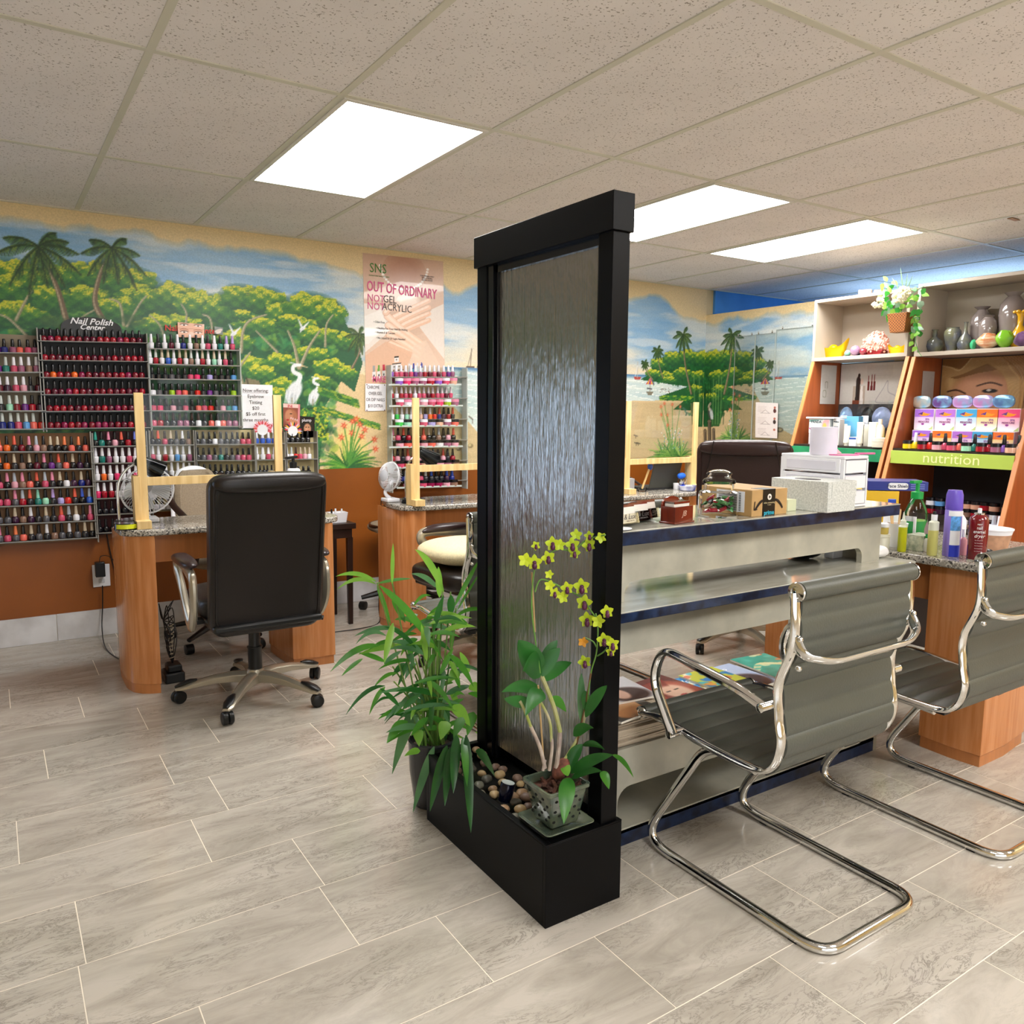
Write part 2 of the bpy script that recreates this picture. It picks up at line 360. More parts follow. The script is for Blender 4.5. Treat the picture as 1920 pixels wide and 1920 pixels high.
m_tile = tile_mat('stone_look_tile', '#bfb7ab', '#a0988c', '#6f6960')
# ---- floor: slab of grout with every tile a piece of its own
X0, Y0F = -2.4, -2.9
floor = part(G().box(X0-.1, 7.6, Y0F, WY+.1, -.06, -.0006), 'floor', m_grout, smooth=False); floor['kind'] = 'structure'
TW, TL = .2865, .5855
tile_off = {2.577: -.001, 2.8635: .47, 3.15: .104, 3.4365: .475, 3.723: .27, 2.2905: .467, 2.004: .702, 4.5825: .493, 1.7175: .1, 1.431: .31, 1.1445: .02, .858: .33}
gt = G().box(.0014, TL-.0014, .0014, TW-.0014, -.008, 0); tme = gt.mesh('floor_tile', m_tile, False)
def tile(me, nm, x, y, parent, sc=(1, 1, 1), z=0):
    o = bpy.data.objects.new(nm, me); COL.objects.link(o); o.location = (x, y, z); o.parent = parent; o.scale = sc; return o
rows = [2.577+TW*k for k in range(-9, 9)]
for k, y in enumerate(rows):
    off = [v for q, v in tile_off.items() if abs(q-y) < .02]; off = off[0] if off else ((k*.377) % TL)
    x = off-math.ceil((off+1.3)/TL)*TL
    hy = min(TW, WY-y)/TW
    while x < RX-.01:
        fx = min(1, (RX-x)/TL)
        tile(tme, 'floor_tile', x, y, floor, (fx, hy, 1)); x += TL
# rest of the floor behind the camera and in the side room, out of view: one joined piece
g = G()
for y in [2.577+TW*k for k in range(-19, -9)]:
    for i in range(12): g.box(-2.4+i*TL+.002, -2.4+(i+1)*TL-.002, y+.002, y+TW-.002, -.008, 0)
part(g, 'floor_tiles_rear', m_tile, floor, smooth=False, kind='stuff')
part(G().box(RX+.1, 7.5, -.5, WY, -.008, 0), 'floor_side_room', m_tile, floor, smooth=False)
part(G().box(X0, -1.3, -.0, WY, -.008, 0), 'floor_edge_strip', m_tile, floor, smooth=False)
# ---- ceiling: dark plenum lid, lay-in tiles, T bars
ceil = part(G().box(X0-.1, 7.6, Y0F, WY+.1, CEIL+.05, CEIL+.1), 'ceiling', m_dark, smooth=False); ceil['kind'] = 'structure'
CX0, CY0 = -.1266, 3.969
g = G().box(.008, .602, .008, 1.212, .004, .02); cme = g.mesh('ceiling_tile', m_ceil, False)
lights = {(2, -1), (5, -1), (7, -1), (1, -4), (4, -4), (7, -4)}
for i in range(-4, 13):
    for j in range(-6, 1):
        if (i, j) in lights: continue
        if j == 0: tile(cme, 'ceiling_tile', CX0+i*.61, CY0, ceil, (1, (WY-CY0)/1.22, 1), CEIL)
        else: tile(cme, 'ceiling_tile', CX0+i*.61, CY0+j*1.22, ceil, (1, 1, 1), CEIL)
bm1 = G().box(-.012, .012, 0, WY-Y0F, 0, .004).mesh('grid_bar', m_grid, False)
for i in range(-3, 13): o = tile(bm1, 'grid_bar', CX0+i*.61, Y0F, ceil, z=CEIL)
bm2 = G().box(0, 9.7, -.012, .012, 0.0002, .0042).mesh('grid_bar', m_grid, False)
for j in range(-5, 1): tile(bm2, 'grid_bar', -2.2, CY0+j*1.22, ceil, z=CEIL)
g = G().box(-2.2, RX+2, WY-.02, WY, 0, .012)
tile(g.mesh('wall_angle', m_grid, False), 'wall_angle', 0, 0, ceil, z=CEIL-.002)
# ---- fluorescent troffers
m_diff = bpy.data.materials.new('prismatic_diffuser_lit'); m_diff.use_nodes = True
nt = m_diff.node_tree; b = nt.nodes['Principled BSDF']; b.inputs['Base Color'].default_value = (.9, .9, .9, 1); b.inputs['Emission Color'].default_value = (1.0, .985, .965, 1); b.inputs['Emission Strength'].default_value = PANEL_E
m_white_enamel = mat('white_enamel', '#dddad0', .4, var=.01)
fr = G(); 
for a in ((.012, .598, .012, .03), (.012, .598, 1.19, 1.208), (.012, .03, .03, 1.19), (.58, .598, .03, 1.19)): fr.box(*a, -.004, .02)
frm = fr.mesh('frame', m_white_enamel, False); dfm = G().box(.03, .58, .03, 1.19, .004, .01).mesh('diffuser', m_diff, False)
lab = {(2, -1): 'large lit ceiling panel at top left, nearest the mural wall bottles', (5, -1): 'lit ceiling panel right behind the black fountain frame', (7, -1): 'farther lit ceiling panel above the reception counter, beside the blue ceiling',
       (1, -4): 'lit ceiling panel behind the viewer, left', (4, -4): 'lit ceiling panel behind the viewer, middle', (7, -4): 'lit ceiling panel behind the viewer, right'}
for (i, j) in sorted(lights):
    t = thing('ceiling_light', lab[(i, j)], 'light', (CX0+i*.61, CY0+j*1.22, CEIL), group='fluorescent ceiling panels')
    link('frame', frm, t); link('diffuser', dfm, t)
# ---- walls
def wall(name, g, m, **k):
    o = part(g, name, m, smooth=False, **k); o['kind'] = 'structure'; return o
OZ, BZ = .918, .154    # top of orange dado, top of marble base
# ================================================================ MURAL WALLS (painted by hand on the plaster: colour attribute on the wall's own grid)
m_mural = vcmat('mural_paint', .45, .25, 0, .10, 120)
def sky(cv, top, seed, peach_low=True):
    """cream ground, drawn-out blue clouds with white strokes below the ragged cream border 'top' (list of u,v)"""
    U, V = cv.U, cv.V; tx = np.array([t[0] for t in top]); tv = np.array([t[1] for t in top])
    e1 = np.interp(U[0], tx, tv); kk = max(3, int(.16/cv.d)); e1 = np.convolve(np.pad(e1, kk, 'edge'), np.hanning(2*kk+1)/np.hanning(2*kk+1).sum(), 'same')[kk:-kk]
    edge = e1[None, :]+.09*(cv.noise(.16, .6, 4, seed)-.5)
    n1 = cv.noise(.75, .16, 5, seed+1); n2 = cv.noise(.5, .07, 5, seed+2); n3 = cv.noise(.25, .05, 4, seed+3)
    d = (edge-V)
    base = np.array(hexf('#e6cfa0')); blue = np.array(hexf('#74a5d0')); blue2 = np.array(hexf('#a2bdd0')); white = np.array(hexf('#d6d9d2')); peach = np.array(hexf('#ecd3a8'))
    a = cv.a
    inside = np.clip(d/.045, 0, 1)
    c = blue*(1-n3[..., None])+blue2*n3[..., None]
    wh = np.clip((n1-.46)*6, 0, 1)*.8; c = c*(1-wh[..., None])+white*wh[..., None]
    wl = np.clip((n2-.56)*8, 0, 1)*.5; c = c*(1-wl[..., None])+np.array(hexf('#e4e2da'))*wl[..., None]
    pl = np.clip((d-.32)*3.2, 0, 1)*np.clip(.45+(n1-.5)*3, 0, 1); c = c*(1-pl[..., None])+peach*pl[..., None]
    rim = np.clip(1-np.abs(d-.015)/.02, 0, 1)*.5; c = c*(1-rim[..., None])+blue*rim[..., None]
    s = inside[..., None]; cv.a = a*(1-s)+c*s
def crown(cv, u, v, r, g, rv=None, dark='#1d5230', mid='#3f7a30', lite='#a8bb2c', yel=.5):
    """painted tree crown: dark body, leaf dabs that get yellow towards the upper edge"""
    rv = rv or r*.7
    cv.ell(u, v, r, rv, dark, .8, soft=.6)
    N = int(9000*r*rv*PI/.06*.55)+200
    a = g.random(N)*2*PI; q = np.sqrt(g.random(N)); lump = 1+.12*np.sin(a*5+g.random()*6)+.08*np.sin(a*11)
    du = np.cos(a)*q*lump; dv = np.sin(a)*q*lump
    h = np.clip(dv*.55+.42+.28*(g.random(N)-.5)+.22*np.sin(du*9+u*40)*np.cos(dv*8), 0, 1)
    D, Mi, L = (np.array(hexf(x)) for x in (dark, mid, lite))
    Yl = np.array(hexf('#d2cb35'))
    c = np.where(h[:, None] < .5, D+(Mi-D)*(h*2)[:, None], Mi+(L-Mi)*((h-.5)*2)[:, None])
    c = np.where(((h > .72) & (g.random(N) < yel))[:, None], Yl, c)
    o = np.argsort(h+g.random(N)*.25); cv.dabs(u+du[o]*r, v+dv[o]*rv, c[o], .85, 1)
def trunk(cv, pts, r, c='#8d7f62', r1=None, hl='#c8bd9b'):
    cv.curve(pts, r, c, .95, r1 or r*.5); cv.curve([(a-r*.35, b) for a, b in pts], r*.3, hl, .7, r*.15)
def palm(cv, u, v, s, g, base=None, tr=.02, dark='#23401f', mid='#3d6424', lite='#8f9c2c', fr=None):
    if base: trunk(cv, base, tr, '#6b5842', tr*.5, '#b8a888')
    for ang in (fr or (75, 25, -8, -40, -75, -105, -140, 165, 130)):
        a = math.radians(ang); L = s*(.8+.25*g.random()); n = 16; P = []
        for i in range(n+1):
            t = i/n; P.append((u+math.cos(a)*L*t, v+math.sin(a)*L*t-L*.45*t*t*(1 if abs(math.cos(a)) > .2 else .3)))
        for i in range(1, n+1):
            x, y = P[i]; w = s*.24*math.sin(PI*min(1, i/n*.9+.08))*(1-.25*i/n)
            for sd in (-1, 1):
                dx, dy = P[i][0]-P[i-1][0], P[i][1]-P[i-1][1]; l = math.hypot(dx, dy)+1e-9; dx, dy = dx/l, dy/l
                ex, ey = x+(-dy*sd*.55+dx*.7)*w, y+(dx*sd*.55+dy*.7)*w-w*.5
                cv.line([(x, y), (ex, ey)], max(.0035, s*.028), dark if g.random() < .55 else mid, .9, .002)
                if g.random() < .35: cv.line([(x, y+s*.01), ((x+ex)/2, (y+ey)/2+s*.02)], .003, lite, .8, .002)
        cv.line(P, s*.018, '#1c3519', .9, .002)
def grassclump(cv, u, v, s, g, n=60, cols=('#1f5a26', '#3f8a2f', '#7aa83a', '#245f33'), up=.75):
    for i in range(n):
        a = math.radians(90+(g.random()-.5)*170); L = s*(.5+.6*g.random()); k = 8; P = []
        for j in range(k+1):
            t = j/k; P.append((u+(g.random()-.5)*.004+math.cos(a)*L*t*1.1, v+math.sin(a)*L*t*up-L*.42*t*t*abs(math.cos(a))))
        cv.line(P, .0065, cols[i % len(cols)], .9, .002)
def lily(cv, u, v, s=.022, c='#d5442f'):
    for a in range(0, 360, 60): cv.line([(u, v), (u+math.cos(math.radians(a+15))*s, v+math.sin(math.radians(a+15))*s)], s*.28, c, .95, s*.08)
    cv.ell(u, v, s*.3, s*.3, '#f0a05a', .8)
gm = np.random.default_rng(5)
# --- back wall, x from -.1 to the corner
UB = .1; cv = Canvas(RX+UB, CEIL+.03-OZ, .006, '#e4cd9c')
def B(px, py): p = ony(px, py, WY); return (p[0]+UB, p[2]-OZ)
sky(cv, [B(*p) for p in ((-30, 398), (60, 400), (110, 430), (150, 415), (260, 428), (300, 437), (360, 452), (400, 462), (470, 460), (560, 478), (640, 500), (700, 520), (820, 505), (850, 555), (900, 520), (1000, 545), (1180, 560), (1225, 545), (1262, 562), (1268, 585), (1300, 590), (1327, 604), (1345, 610))], 21)
hz_v = B(880, 690)[1]
# sea and beach right of the jungle
U, V = cv.U, cv.V
sea0 = B(820, 700)[0]
nn = cv.noise(.3, .03, 4, 55); ns = cv.noise(.5, .05, 4, 56)
mk = (U > sea0) & (V < hz_v); 
shore = np.interp(U, [B(835, 700)[0], B(905, 800)[0], 4.2, 4.62, 5.5], [B(835, 745)[1], B(905, 820)[1], .2, .48, .5])
seac = np.array(hexf('#a9c4c8'))*(1-nn[..., None])+np.array(hexf('#dfe3d8'))*nn[..., None]
deep = np.clip((V-(hz_v-.035))/.03, 0, 1)[..., None]; seac = seac*(1-deep)+np.array(hexf('#4f7fa8'))*deep
foam = (np.sin((V+ .12*U)*150+ns*9) > .93)[..., None]; seac = np.where(foam & (deep < .5), np.array(hexf('#eef0ea')), seac)
cv.a = np.where(mk[..., None], seac, cv.a)
sand = np.array(hexf('#dcc293'))*(1-.12*nn[..., None])+.0*nn[..., None]
cv.a = np.where(((V < shore) & (U > B(690, 700)[0]))[..., None], sand, cv.a)
# left: sandy clearing under the jungle right flank
cv.poly([B(600, 700), B(640, 690), B(690, 705), B(742, 720), B(830, 760), B(835, 880), B(590, 900)], '#d8bd8e')
# jungle body
top = [(-40, 500), (40, 497), (110, 505), (180, 508), (240, 515), (275, 530), (300, 552), (345, 545), (380, 552), (400, 585), (425, 562), (470, 552), (520, 556), (545, 572), (600, 560), (632, 566), (645, 600), (668, 640), (680, 680), (665, 735), (640, 715), (610, 760), (600, 860), (600, 900), (-40, 900)]
cv.poly([B(*p) for p in top], '#1f5a36')
g0 = gm
for i in range(2600):     # underbrush of thin light trunks and dark gaps
    px, py = gm.random()*640-10, 575+gm.random()*285
    u, v = B(px, py); c = ('#17502e', '#2a8048', '#4a9450', '#14452a', '#7fa83a')[int(gm.random()*5)]
    cv.ell(u, v, .02+.02*gm.random(), .012+.012*gm.random(), c, .5, gm.random()*3)
for px, py, r, rv in ((10, 520, .16, .10), (45, 545, .13, .09), (80, 530, .10, .07), (25, 590, .14, .07), (70, 590, .10, .06), (100, 560, .10, .08), (140, 520, .14, .08), (190, 520, .12, .08), (170, 560, .12, .07), (240, 530, .16, .09), (265, 560, .12, .08), (225, 580, .12, .07),
                       (290, 565, .12, .08), (330, 560, .12, .09), (368, 575, .13, .09), (340, 610, .12, .06), (300, 610, .12, .06), (420, 580, .12, .09), (455, 560, .13, .08), (500, 565, .13, .08), (530, 590, .11, .08), (585, 580, .18, .10), (620, 590, .11, .09), (560, 610, .12, .06), (480, 610, .13, .06), (440, 640, .11, .07), (600, 630, .14, .06), (480, 690, .14, .07), (530, 680, .12, .06), (650, 640, .08, .06), (585, 665, .12, .05), (520, 725, .12, .06), (620, 690, .12, .06), (650, 700, .07, .05)):
    u, v = B(px, py); crown(cv, u, v, r, gm, rv)
for pts, r in (([(30, 600), (50, 560), (60, 545)], .008), ([(60, 640), (20, 600), (0, 590)], .008), ([(232, 610), (225, 570), (205, 560)], .008), ([(238, 612), (262, 570), (275, 555)], .007), ([(452, 660), (456, 620), (470, 600), (500, 590)], .010), ([(455, 720), (450, 690), (470, 660)], .010), ([(560, 690), (552, 650), (540, 620)], .012), ([(562, 690), (580, 650), (600, 620)], .012), ([(520, 660), (500, 640), (480, 620)], .008), ([(310, 640), (300, 610), (280, 590)], .007), ([(345, 625), (350, 590), (340, 570)], .007), ([(400, 650), (395, 600), (380, 590)], .008), ([(610, 650), (612, 610), (625, 590)], .008), ([(140, 640), (150, 600), (180, 580)], .007)):
    trunk(cv, [B(*p) for p in pts], r, '#8b8266', r*.4, '#cfc6a2')
for px, py, r in ((455, 590, .05), (490, 700, .09), (540, 600, .06), (510, 740, .09), (600, 715, .07)):
    u, v = B(px, py); crown(cv, u, v, r, gm, r*.6, lite='#c9c52f', yel=.7)
# palms
u, v = B(72, 462); palm(cv, u, v, .205, gm, [B(124, 600), B(112, 555), (u+.06, v-.16), (u+.01, v)], .016, fr=(62, 20, -12, -48, -80, -108, -138, 172, 145, 40))
u, v = B(210, 465); palm(cv, u, v, .175, gm, [B(192, 598), B(178, 565), (u-.07, v-.16), (u, v)], .016, fr=(58, 15, -18, -50, -82, -112, -145, 172, 140))
u, v = B(673, 628); palm(cv, u, v, .11, gm, [B(660, 690), B(674, 660), (u, v)], .008)
for p in ((250, 600), (100, 602), (180, 600)): cv.ell(*B(*p), .07, .03, '#3c5a35', .6)
# house among the trees, herons, flying birds
cv.poly([B(452, 735), B(462, 708), B(486, 714), B(492, 740)], '#7d7456'); cv.line([B(462, 708), B(470, 738)], .004, '#3c3726')
def heron(px, py, s, fl=1):
    u, v = B(px, py)
    cv.ell(u, v, s*.62, s*.34, '#dfe2e4', 1, 1.05); cv.ell(u-.1*s, v-.35*s, s*.3, s*.18, '#c6cccf', 1, 1.2)
    P = [(u+.22*s, v+.45*s), (u+.33*s, v+.8*s), (u+.02*s, v+.98*s), (u+.02*s, v+1.25*s), (u+.28*s, v+1.33*s)]
    cv.curve(P, s*.11, '#e6e9ea', 1, s*.07); cv.line([P[-1], (u+.72*s, v+1.22*s)], s*.05, '#d3b98a', 1, .002); cv.ell(u+.32*s, v+1.33*s, s*.1, s*.07, '#eef0f0')
    for k in range(7): cv.line([(u-.35*s+.09*s*k, v+.1*s-.05*s*k), (u-.5*s+.09*s*k, v-.7*s)], .003, '#b9c0c6' if k % 2 else '#f3f4f4', .8, .002)
    cv.line([(u-.1*s, v-.3*s), (u-.12*s, v-.75*s)], .004, '#8f8b70')
    cv.line([(u+.12*s, v+1.36*s), (u-.14*s, v+1.42*s)], .004, '#dde', 1, .002)
heron(551, 735, .13); heron(589, 742, .085)
for (px, py, s) in ((567, 616, .06), (438, 626, .06)):
    u, v = B(px, py); cv.ell(u, v, s*.35, s*.17, '#e8eaec', 1, .5); cv.line([(u, v), (u-s*.4, v+s*.9)], s*.13, '#dfe3e6', 1, .003); cv.line([(u, v), (u+s*.7, v+s*.7)], s*.13, '#eceeef', 1, .003); cv.line([(u, v), (u-s*.25, v-s*.4)], s*.1, '#d9dde0', 1, .003)
for i in range(500):
    px, py = 545+gm.random()*70, 765+gm.random()*60; cv.ell(*B(px, py), .012, .006, ('#1e5a2a', '#4d8f2e', '#c9c832', '#123b1c')[int(gm.random()*4)], .8, gm.random()*3)
for i in range(420):
    px = 600+gm.random()*70; py = 725+(px-600)*.35+gm.random()*14; cv.ell(*B(px, py), .02, .006, ('#1e5a2a', '#3c7c2c', '#8aa52f')[int(gm.random()*3)], .8, -.3)
for i in range(420):
    px = 600+gm.random()*110; py = 762+(px-600)*.30+gm.random()*10; cv.ell(*B(px, py), .022, .006, ('#2c6a2c', '#4f8b34', '#c2bd3a')[int(gm.random()*3)], .8, -.3)
# lilies left of the poster
u, v = B(655, 872)
cv.ell(u, v+.10, .12, .16, '#e6d56a', .6, 0, .9); grassclump(cv, u-.02, v-.02, .26, gm, 90)
for px, py in ((645, 798), (661, 790), (675, 796), (684, 806), (660, 812), (678, 818), (702, 824), (704, 842), (640, 820), (668, 786)):
    a, b = B(px, py); cv.line([(u, v), ((u+a)/2, (v+b)/2+.03), (a, b)], .004, '#4d8a35'); lily(cv, a, b, .024)
# boats, shells, bird on the sand
for px in (882, 902):
    a, b = B(px, 688); cv.line([(a-.03, b), (a+.03, b)], .006, '#5b4b3c'); cv.line([(a, b), (a+.01, b+.13)], .003, '#6b5d4c'); cv.line([(a-.02, b+.01), (a+.012, b+.12)], .003, '#8b7d6c')
for px, py, r in ((868, 828, .03), (882, 836, .024), (860, 842, .02)): a, b = B(px, py); cv.ell(a, b, r, r*.7, '#8d7a55'); cv.ell(a-.006, b+.005, r*.6, r*.35, '#c9b888')
a, b = B(886, 786); cv.line([(a, b), (a-.03, b+.02)], .005, '#5e574c'); cv.line([(a, b), (a, b-.03)], .003, '#5e574c')
# island right of the fountain, runs round the corner
def island(cv, Q, mir, seed):
    g = np.random.default_rng(seed); X = (lambda x: x) if not mir else (lambda x: 2*1327-x)
    body = [(1212, 705), (1235, 672), (1262, 664), (1300, 662), (1335, 662), (1335, 800), (1306, 800), (1296, 770), (1262, 768), (1290, 745), (1240, 742), (1290, 725), (1200, 712)]
    cv.poly([Q(X(x), y) for x, y in body], '#1c5a2c')
    for i in range(260):
        x, y = 1225+g.random()*110, 670+g.random()*110
        if x < 1285 and y > 722: continue
        cv.ell(*Q(X(x), y), .02, .01, ('#123f1e', '#1c6430', '#2d7a3a')[int(g.random()*3)], .6, g.random()*3)
    for x, y, r, rv in ((1235, 682, .09, .05), (1262, 672, .11, .06), (1290, 668, .11, .06), (1318, 672, .11, .07), (1225, 700, .08, .035), (1250, 705, .08, .04), (1280, 700, .10, .05), (1310, 705, .09, .05), (1305, 730, .09, .04), (1255, 712, .08, .03), (1320, 745, .07, .04)):
        crown(cv, *Q(X(x), y), r, g, rv, lite='#b9bd2c', yel=.45)
    for x in range(1296, 1332, 5): cv.line([Q(X(x), 700+g.random()*20), Q(X(x+2), 795)], .005, ('#0f3a1a', '#7ba05a')[int(g.random()*2)], .6)
    for i in range(260):
        x = 1238+g.random()*60; y = 742+g.random()*8-(1238-x)*.02; cv.ell(*Q(X(x), y), .018, .006, ('#2f7a2a', '#8fae2f', '#1c5a2c')[int(g.random()*3)], .85, .1)
    for (x, y, s, bx, by) in ((1281, 628, .13, 1296, 738), (1233, 656, .075, 1243, 708), (1209, 680, .05, 1224, 712)):
        u, v = Q(X(x), y); b0 = Q(X(bx), by); mid = Q(X(x+(bx-x)*.25), y+(by-y)*.5); palm(cv, u, v, s, g, [b0, mid, (u, v)], .012 if s > .1 else .006, fr=(70, 25, -10, -45, -80, -110, -140, 170, 140) if not mir else (110, 155, 190, 225, 260, -70, -40, 10, 40))
    # parasol, rowing boat, sail boat
    u, v = Q(X(1219), 716); 
    for k in range(6): cv.poly([(u, v+.035), (u-.05+k*.0167, v-.02), (u-.05+(k+1)*.0167, v-.02)], ('#c23a5a', '#e8b53a', '#7a2f8a')[k % 3])
    cv.line([(u, v-.02), (u, v-.09)], .003, '#8a7a5a'); cv.poly([(u-.045, v-.08), (u+.045, v-.08), (u+.02, v-.11), (u-.02, v-.11)], '#7b7460'); cv.line([(u-.03, v-.055), (u+.02, v-.06)], .006, '#4a4f58')
    u, v = Q(X(1195), 708); cv.poly([(u-.04, v+.005), (u+.045, v+.005), (u+.03, v-.015), (u-.03, v-.015)], '#b0473c'); cv.line([(u, v), (u, v+.13)], .0035, '#b8b3a4'); cv.line([(u-.025, v+.01), (u, v+.1)], .003, '#ddd')
    for i in range(20): cv.ell(*Q(X(1238+g.random()*20), 728+g.random()*8), .008, .003, '#7d7263', .8)
island(cv, B, False, 3)
# flowers below (small white and red)
def shrub(cv, Q, x0, x1, y, seed, h=.3, lil=True):
    g = np.random.default_rng(seed); xm = (x0+x1)/2; u, v = Q(xm, y); 
    for k in range(3): uu, vv = Q(x0+(x1-x0)*(.25+.25*k), y); grassclump(cv, uu, vv, h*.85, g, 46, ('#4e8f3f', '#7fae4e', '#2c6b35', '#a9c86a'))
    for i in range(60): cv.ell(*Q(x0+(x1-x0)*(.15+.7*g.random()), y-10-g.random()*45), .006, .006, ('#e9efe6', '#7fa0c8', '#4f9a4a')[int(g.random()*3)], .9)
    if lil:
        for k in range(7):
            x = x0+(x1-x0)*(.1+.8*g.random()); yy = y-55-g.random()*50; a, b = Q(x, yy); cv.line([(u, v), ((u+a)/2, (v+b)/2+.02), (a, b)], .0035, '#6a9a4a'); lily(cv, a, b, .02, '#d9664a')
shrub(cv, B, 1230, 1292, 858, 8)
for px, py in ((1192, 818), (1193, 832), (1197, 832)):
    a, b = B(px, py); cv.line([(a-.02, b+.01), (a+.02, b)], .004, '#54483c'); cv.line([(a, b), (a, b-.015)], .003, '#54483c')
# pelican on a post near the corner
def pelican(cv, Q):
    for x, y0, y1, r in ((1330, 790, 860, .02), (1322, 808, 860, .018), (1338, 806, 862, .017)):
        a, b = Q(x, y0); c, d = Q(x+1, y1); cv.line([(a, b), (c, d)], r, '#4a3f33', 1); cv.line([(a-.006, b), (c-.006, d)], .004, '#9a8a70', .8); cv.ell(a, b, r*1.2, .01, '#6f6250')
    u, v = Q(1332, 775); cv.ell(u, v, .03, .055, '#4b4a44', 1, .25); cv.ell(u+.012, v-.005, .02, .05, '#9aa3a6', 1, .3); cv.curve([(u-.01, v+.03), (u-.02, v+.06), (u-.005, v+.085)], .01, '#c9bfa6'); cv.line([(u-.005, v+.085), (u-.028, v+.03)], .006, '#8a6f52', 1, .003)
    for k in range(5): cv.line([(u+.005*k, v+.02), (u+.01+.006*k, v-.05)], .002, '#e8ebec', .8)
wb = cv.build(lambda U, V: np.stack([U-UB, np.full_like(U, WY), V+OZ], 1), 'wall_back', m_mural); wb['kind'] = 'structure'
wall('wall_dado', G().box(X0, RX, WY+.0005, WY+.06, BZ-.02, OZ), m_orange)
wb_solid = wall('wall_back_core', G().box(X0, 7.6, WY+.02, WY+.12, 0, CEIL+.05), m_cream)
# marble base tiles, one piece each
bb = wall('baseboard_back', G().box(X0, RX, WY-.008, WY+.02, 0, BZ-.004), m_grout)
bt = G().box(.0015, .3985, -.016, -.006, .001, BZ).mesh('base_tile', m_marble, False)
for i in range(20): tile(bt, 'base_tile', X0+.26+i*.4, WY, bb, (min(1, (RX-.02-(X0+.26+i*.4))/.4) if i > 17 else 1, 1, 1))
# left of the survey: the mural goes on more loosely around a daylit shop window
cv2 = Canvas(2.0, CEIL+.03-OZ, .02, '#e4cd9c'); sky(cv2, [(0, 1.3), (2, 1.36)], 40)
cv2.poly([(0, 0), (2.0, 0), (2.0, 1.0), (1.7, 1.05), (1.4, .8), (1.2, 1.0), (.6, .9), (.3, 1.1), (0, 1.0)], '#1f5a36')
for k in range(16): crown(cv2, .1+k*.125, .75+.2*math.sin(k*2.3), .16, gm, .12)
o = cv2.build(lambda U, V: np.stack([U-UB-2.0, np.full_like(U, WY), V+OZ], 1), 'wall_back_left', m_mural); o['kind'] = 'structure'
# ---- right partition, lower than the ceiling, with the mural's mirror half
PZ = 2.156
cvp = Canvas(WY-3.3, PZ-OZ, .006, '#e4cd9c')
def Pq(px, py): p = onx(px, py, RX); return (WY-p[1], p[2]-OZ)
sky(cvp, [Pq(*p) for p in ((1327, 606), (1345, 603), (1372, 592), (1400, 600), (1430, 580), (1480, 590), (1520, 580), (1560, 575), (1700, 570))], 61)
U, V = cvp.U, cvp.V; hv = Pq(1430, 706)[1]; nn = cvp.noise(.3, .03, 4, 57); ns = cvp.noise(.5, .05, 4, 58)
seac = np.array(hexf('#b4c8c6'))*(1-nn[..., None])+np.array(hexf('#dde1d4'))*nn[..., None]
deep = np.clip((V-(hv-.03))/.03, 0, 1)[..., None]; seac = seac*(1-deep)+np.array(hexf('#4f7fa8'))*deep
foam = (np.sin((V-.1*U)*170+ns*9) > .93)[..., None]; seac = np.where(foam & (deep < .5), np.array(hexf('#eef0ea')), seac)
cvp.a = np.where((V < hv)[..., None], seac, cvp.a)
sh = np.interp(U, [0, .5, .75, 1.1, 1.8], [hv-.0, hv-.02, .30, .16, .14]); cvp.a = np.where((V < sh)[..., None], np.array(hexf('#d8bf92'))*(1-.12*nn[..., None]), cvp.a)
island(cvp, Pq, True, 4)
shrub(cvp, Pq, 1362, 1392, 828, 9, .24); pelican(cvp, Pq)
for i in range(900):
    x = 1450+gm.random()*60; y = 845+gm.random()*20; cvp.ell(*Pq(x, y), .008, .006, ('#1f6a24', '#3c8f2c', '#8fbf3a', '#e9ecd8', '#d9664a')[int(min(4, gm.random()*5+ (0 if y < 852 else -1.4)))], .9)
a, b = Pq(1462, 806); cvp.ell(a, b, .035, .02, '#6f6450'); cvp.ell(a, b+.002, .02, .01, '#b9ab86'); cvp.line([(a-.05, b-.01), (a-.06, b-.05)], .003, '#6f6450')
o = cvp.build(lambda U, V: np.stack([np.full_like(U, RX), WY-U, V+OZ], 1), 'wall_right', m_mural); o['kind'] = 'structure'
wall('wall_right_dado', G().box(RX+.001, RX+.06, -.6, WY, BZ-.02, OZ), m_orange)
wall('wall_right_core', G().box(RX+.002, RX+.10, -.6, WY, 0, PZ-.001), m_cream)
wall('wall_right_upper', G().box(RX, RX+.05, -.6, 3.3, OZ, PZ), m_cream)
wall('wall_far_blue', G().box(RX+.1, 7.55, WY-.004, WY+.02, 0, CEIL), m_blue)
wall('wall_side_room', G().box(7.5, 7.6, -.6, WY, 0, CEIL), m_blue)
wall('wall_side_room_front', G().box(RX, 7.6, -.7, -.6, 0, CEIL), m_blue)
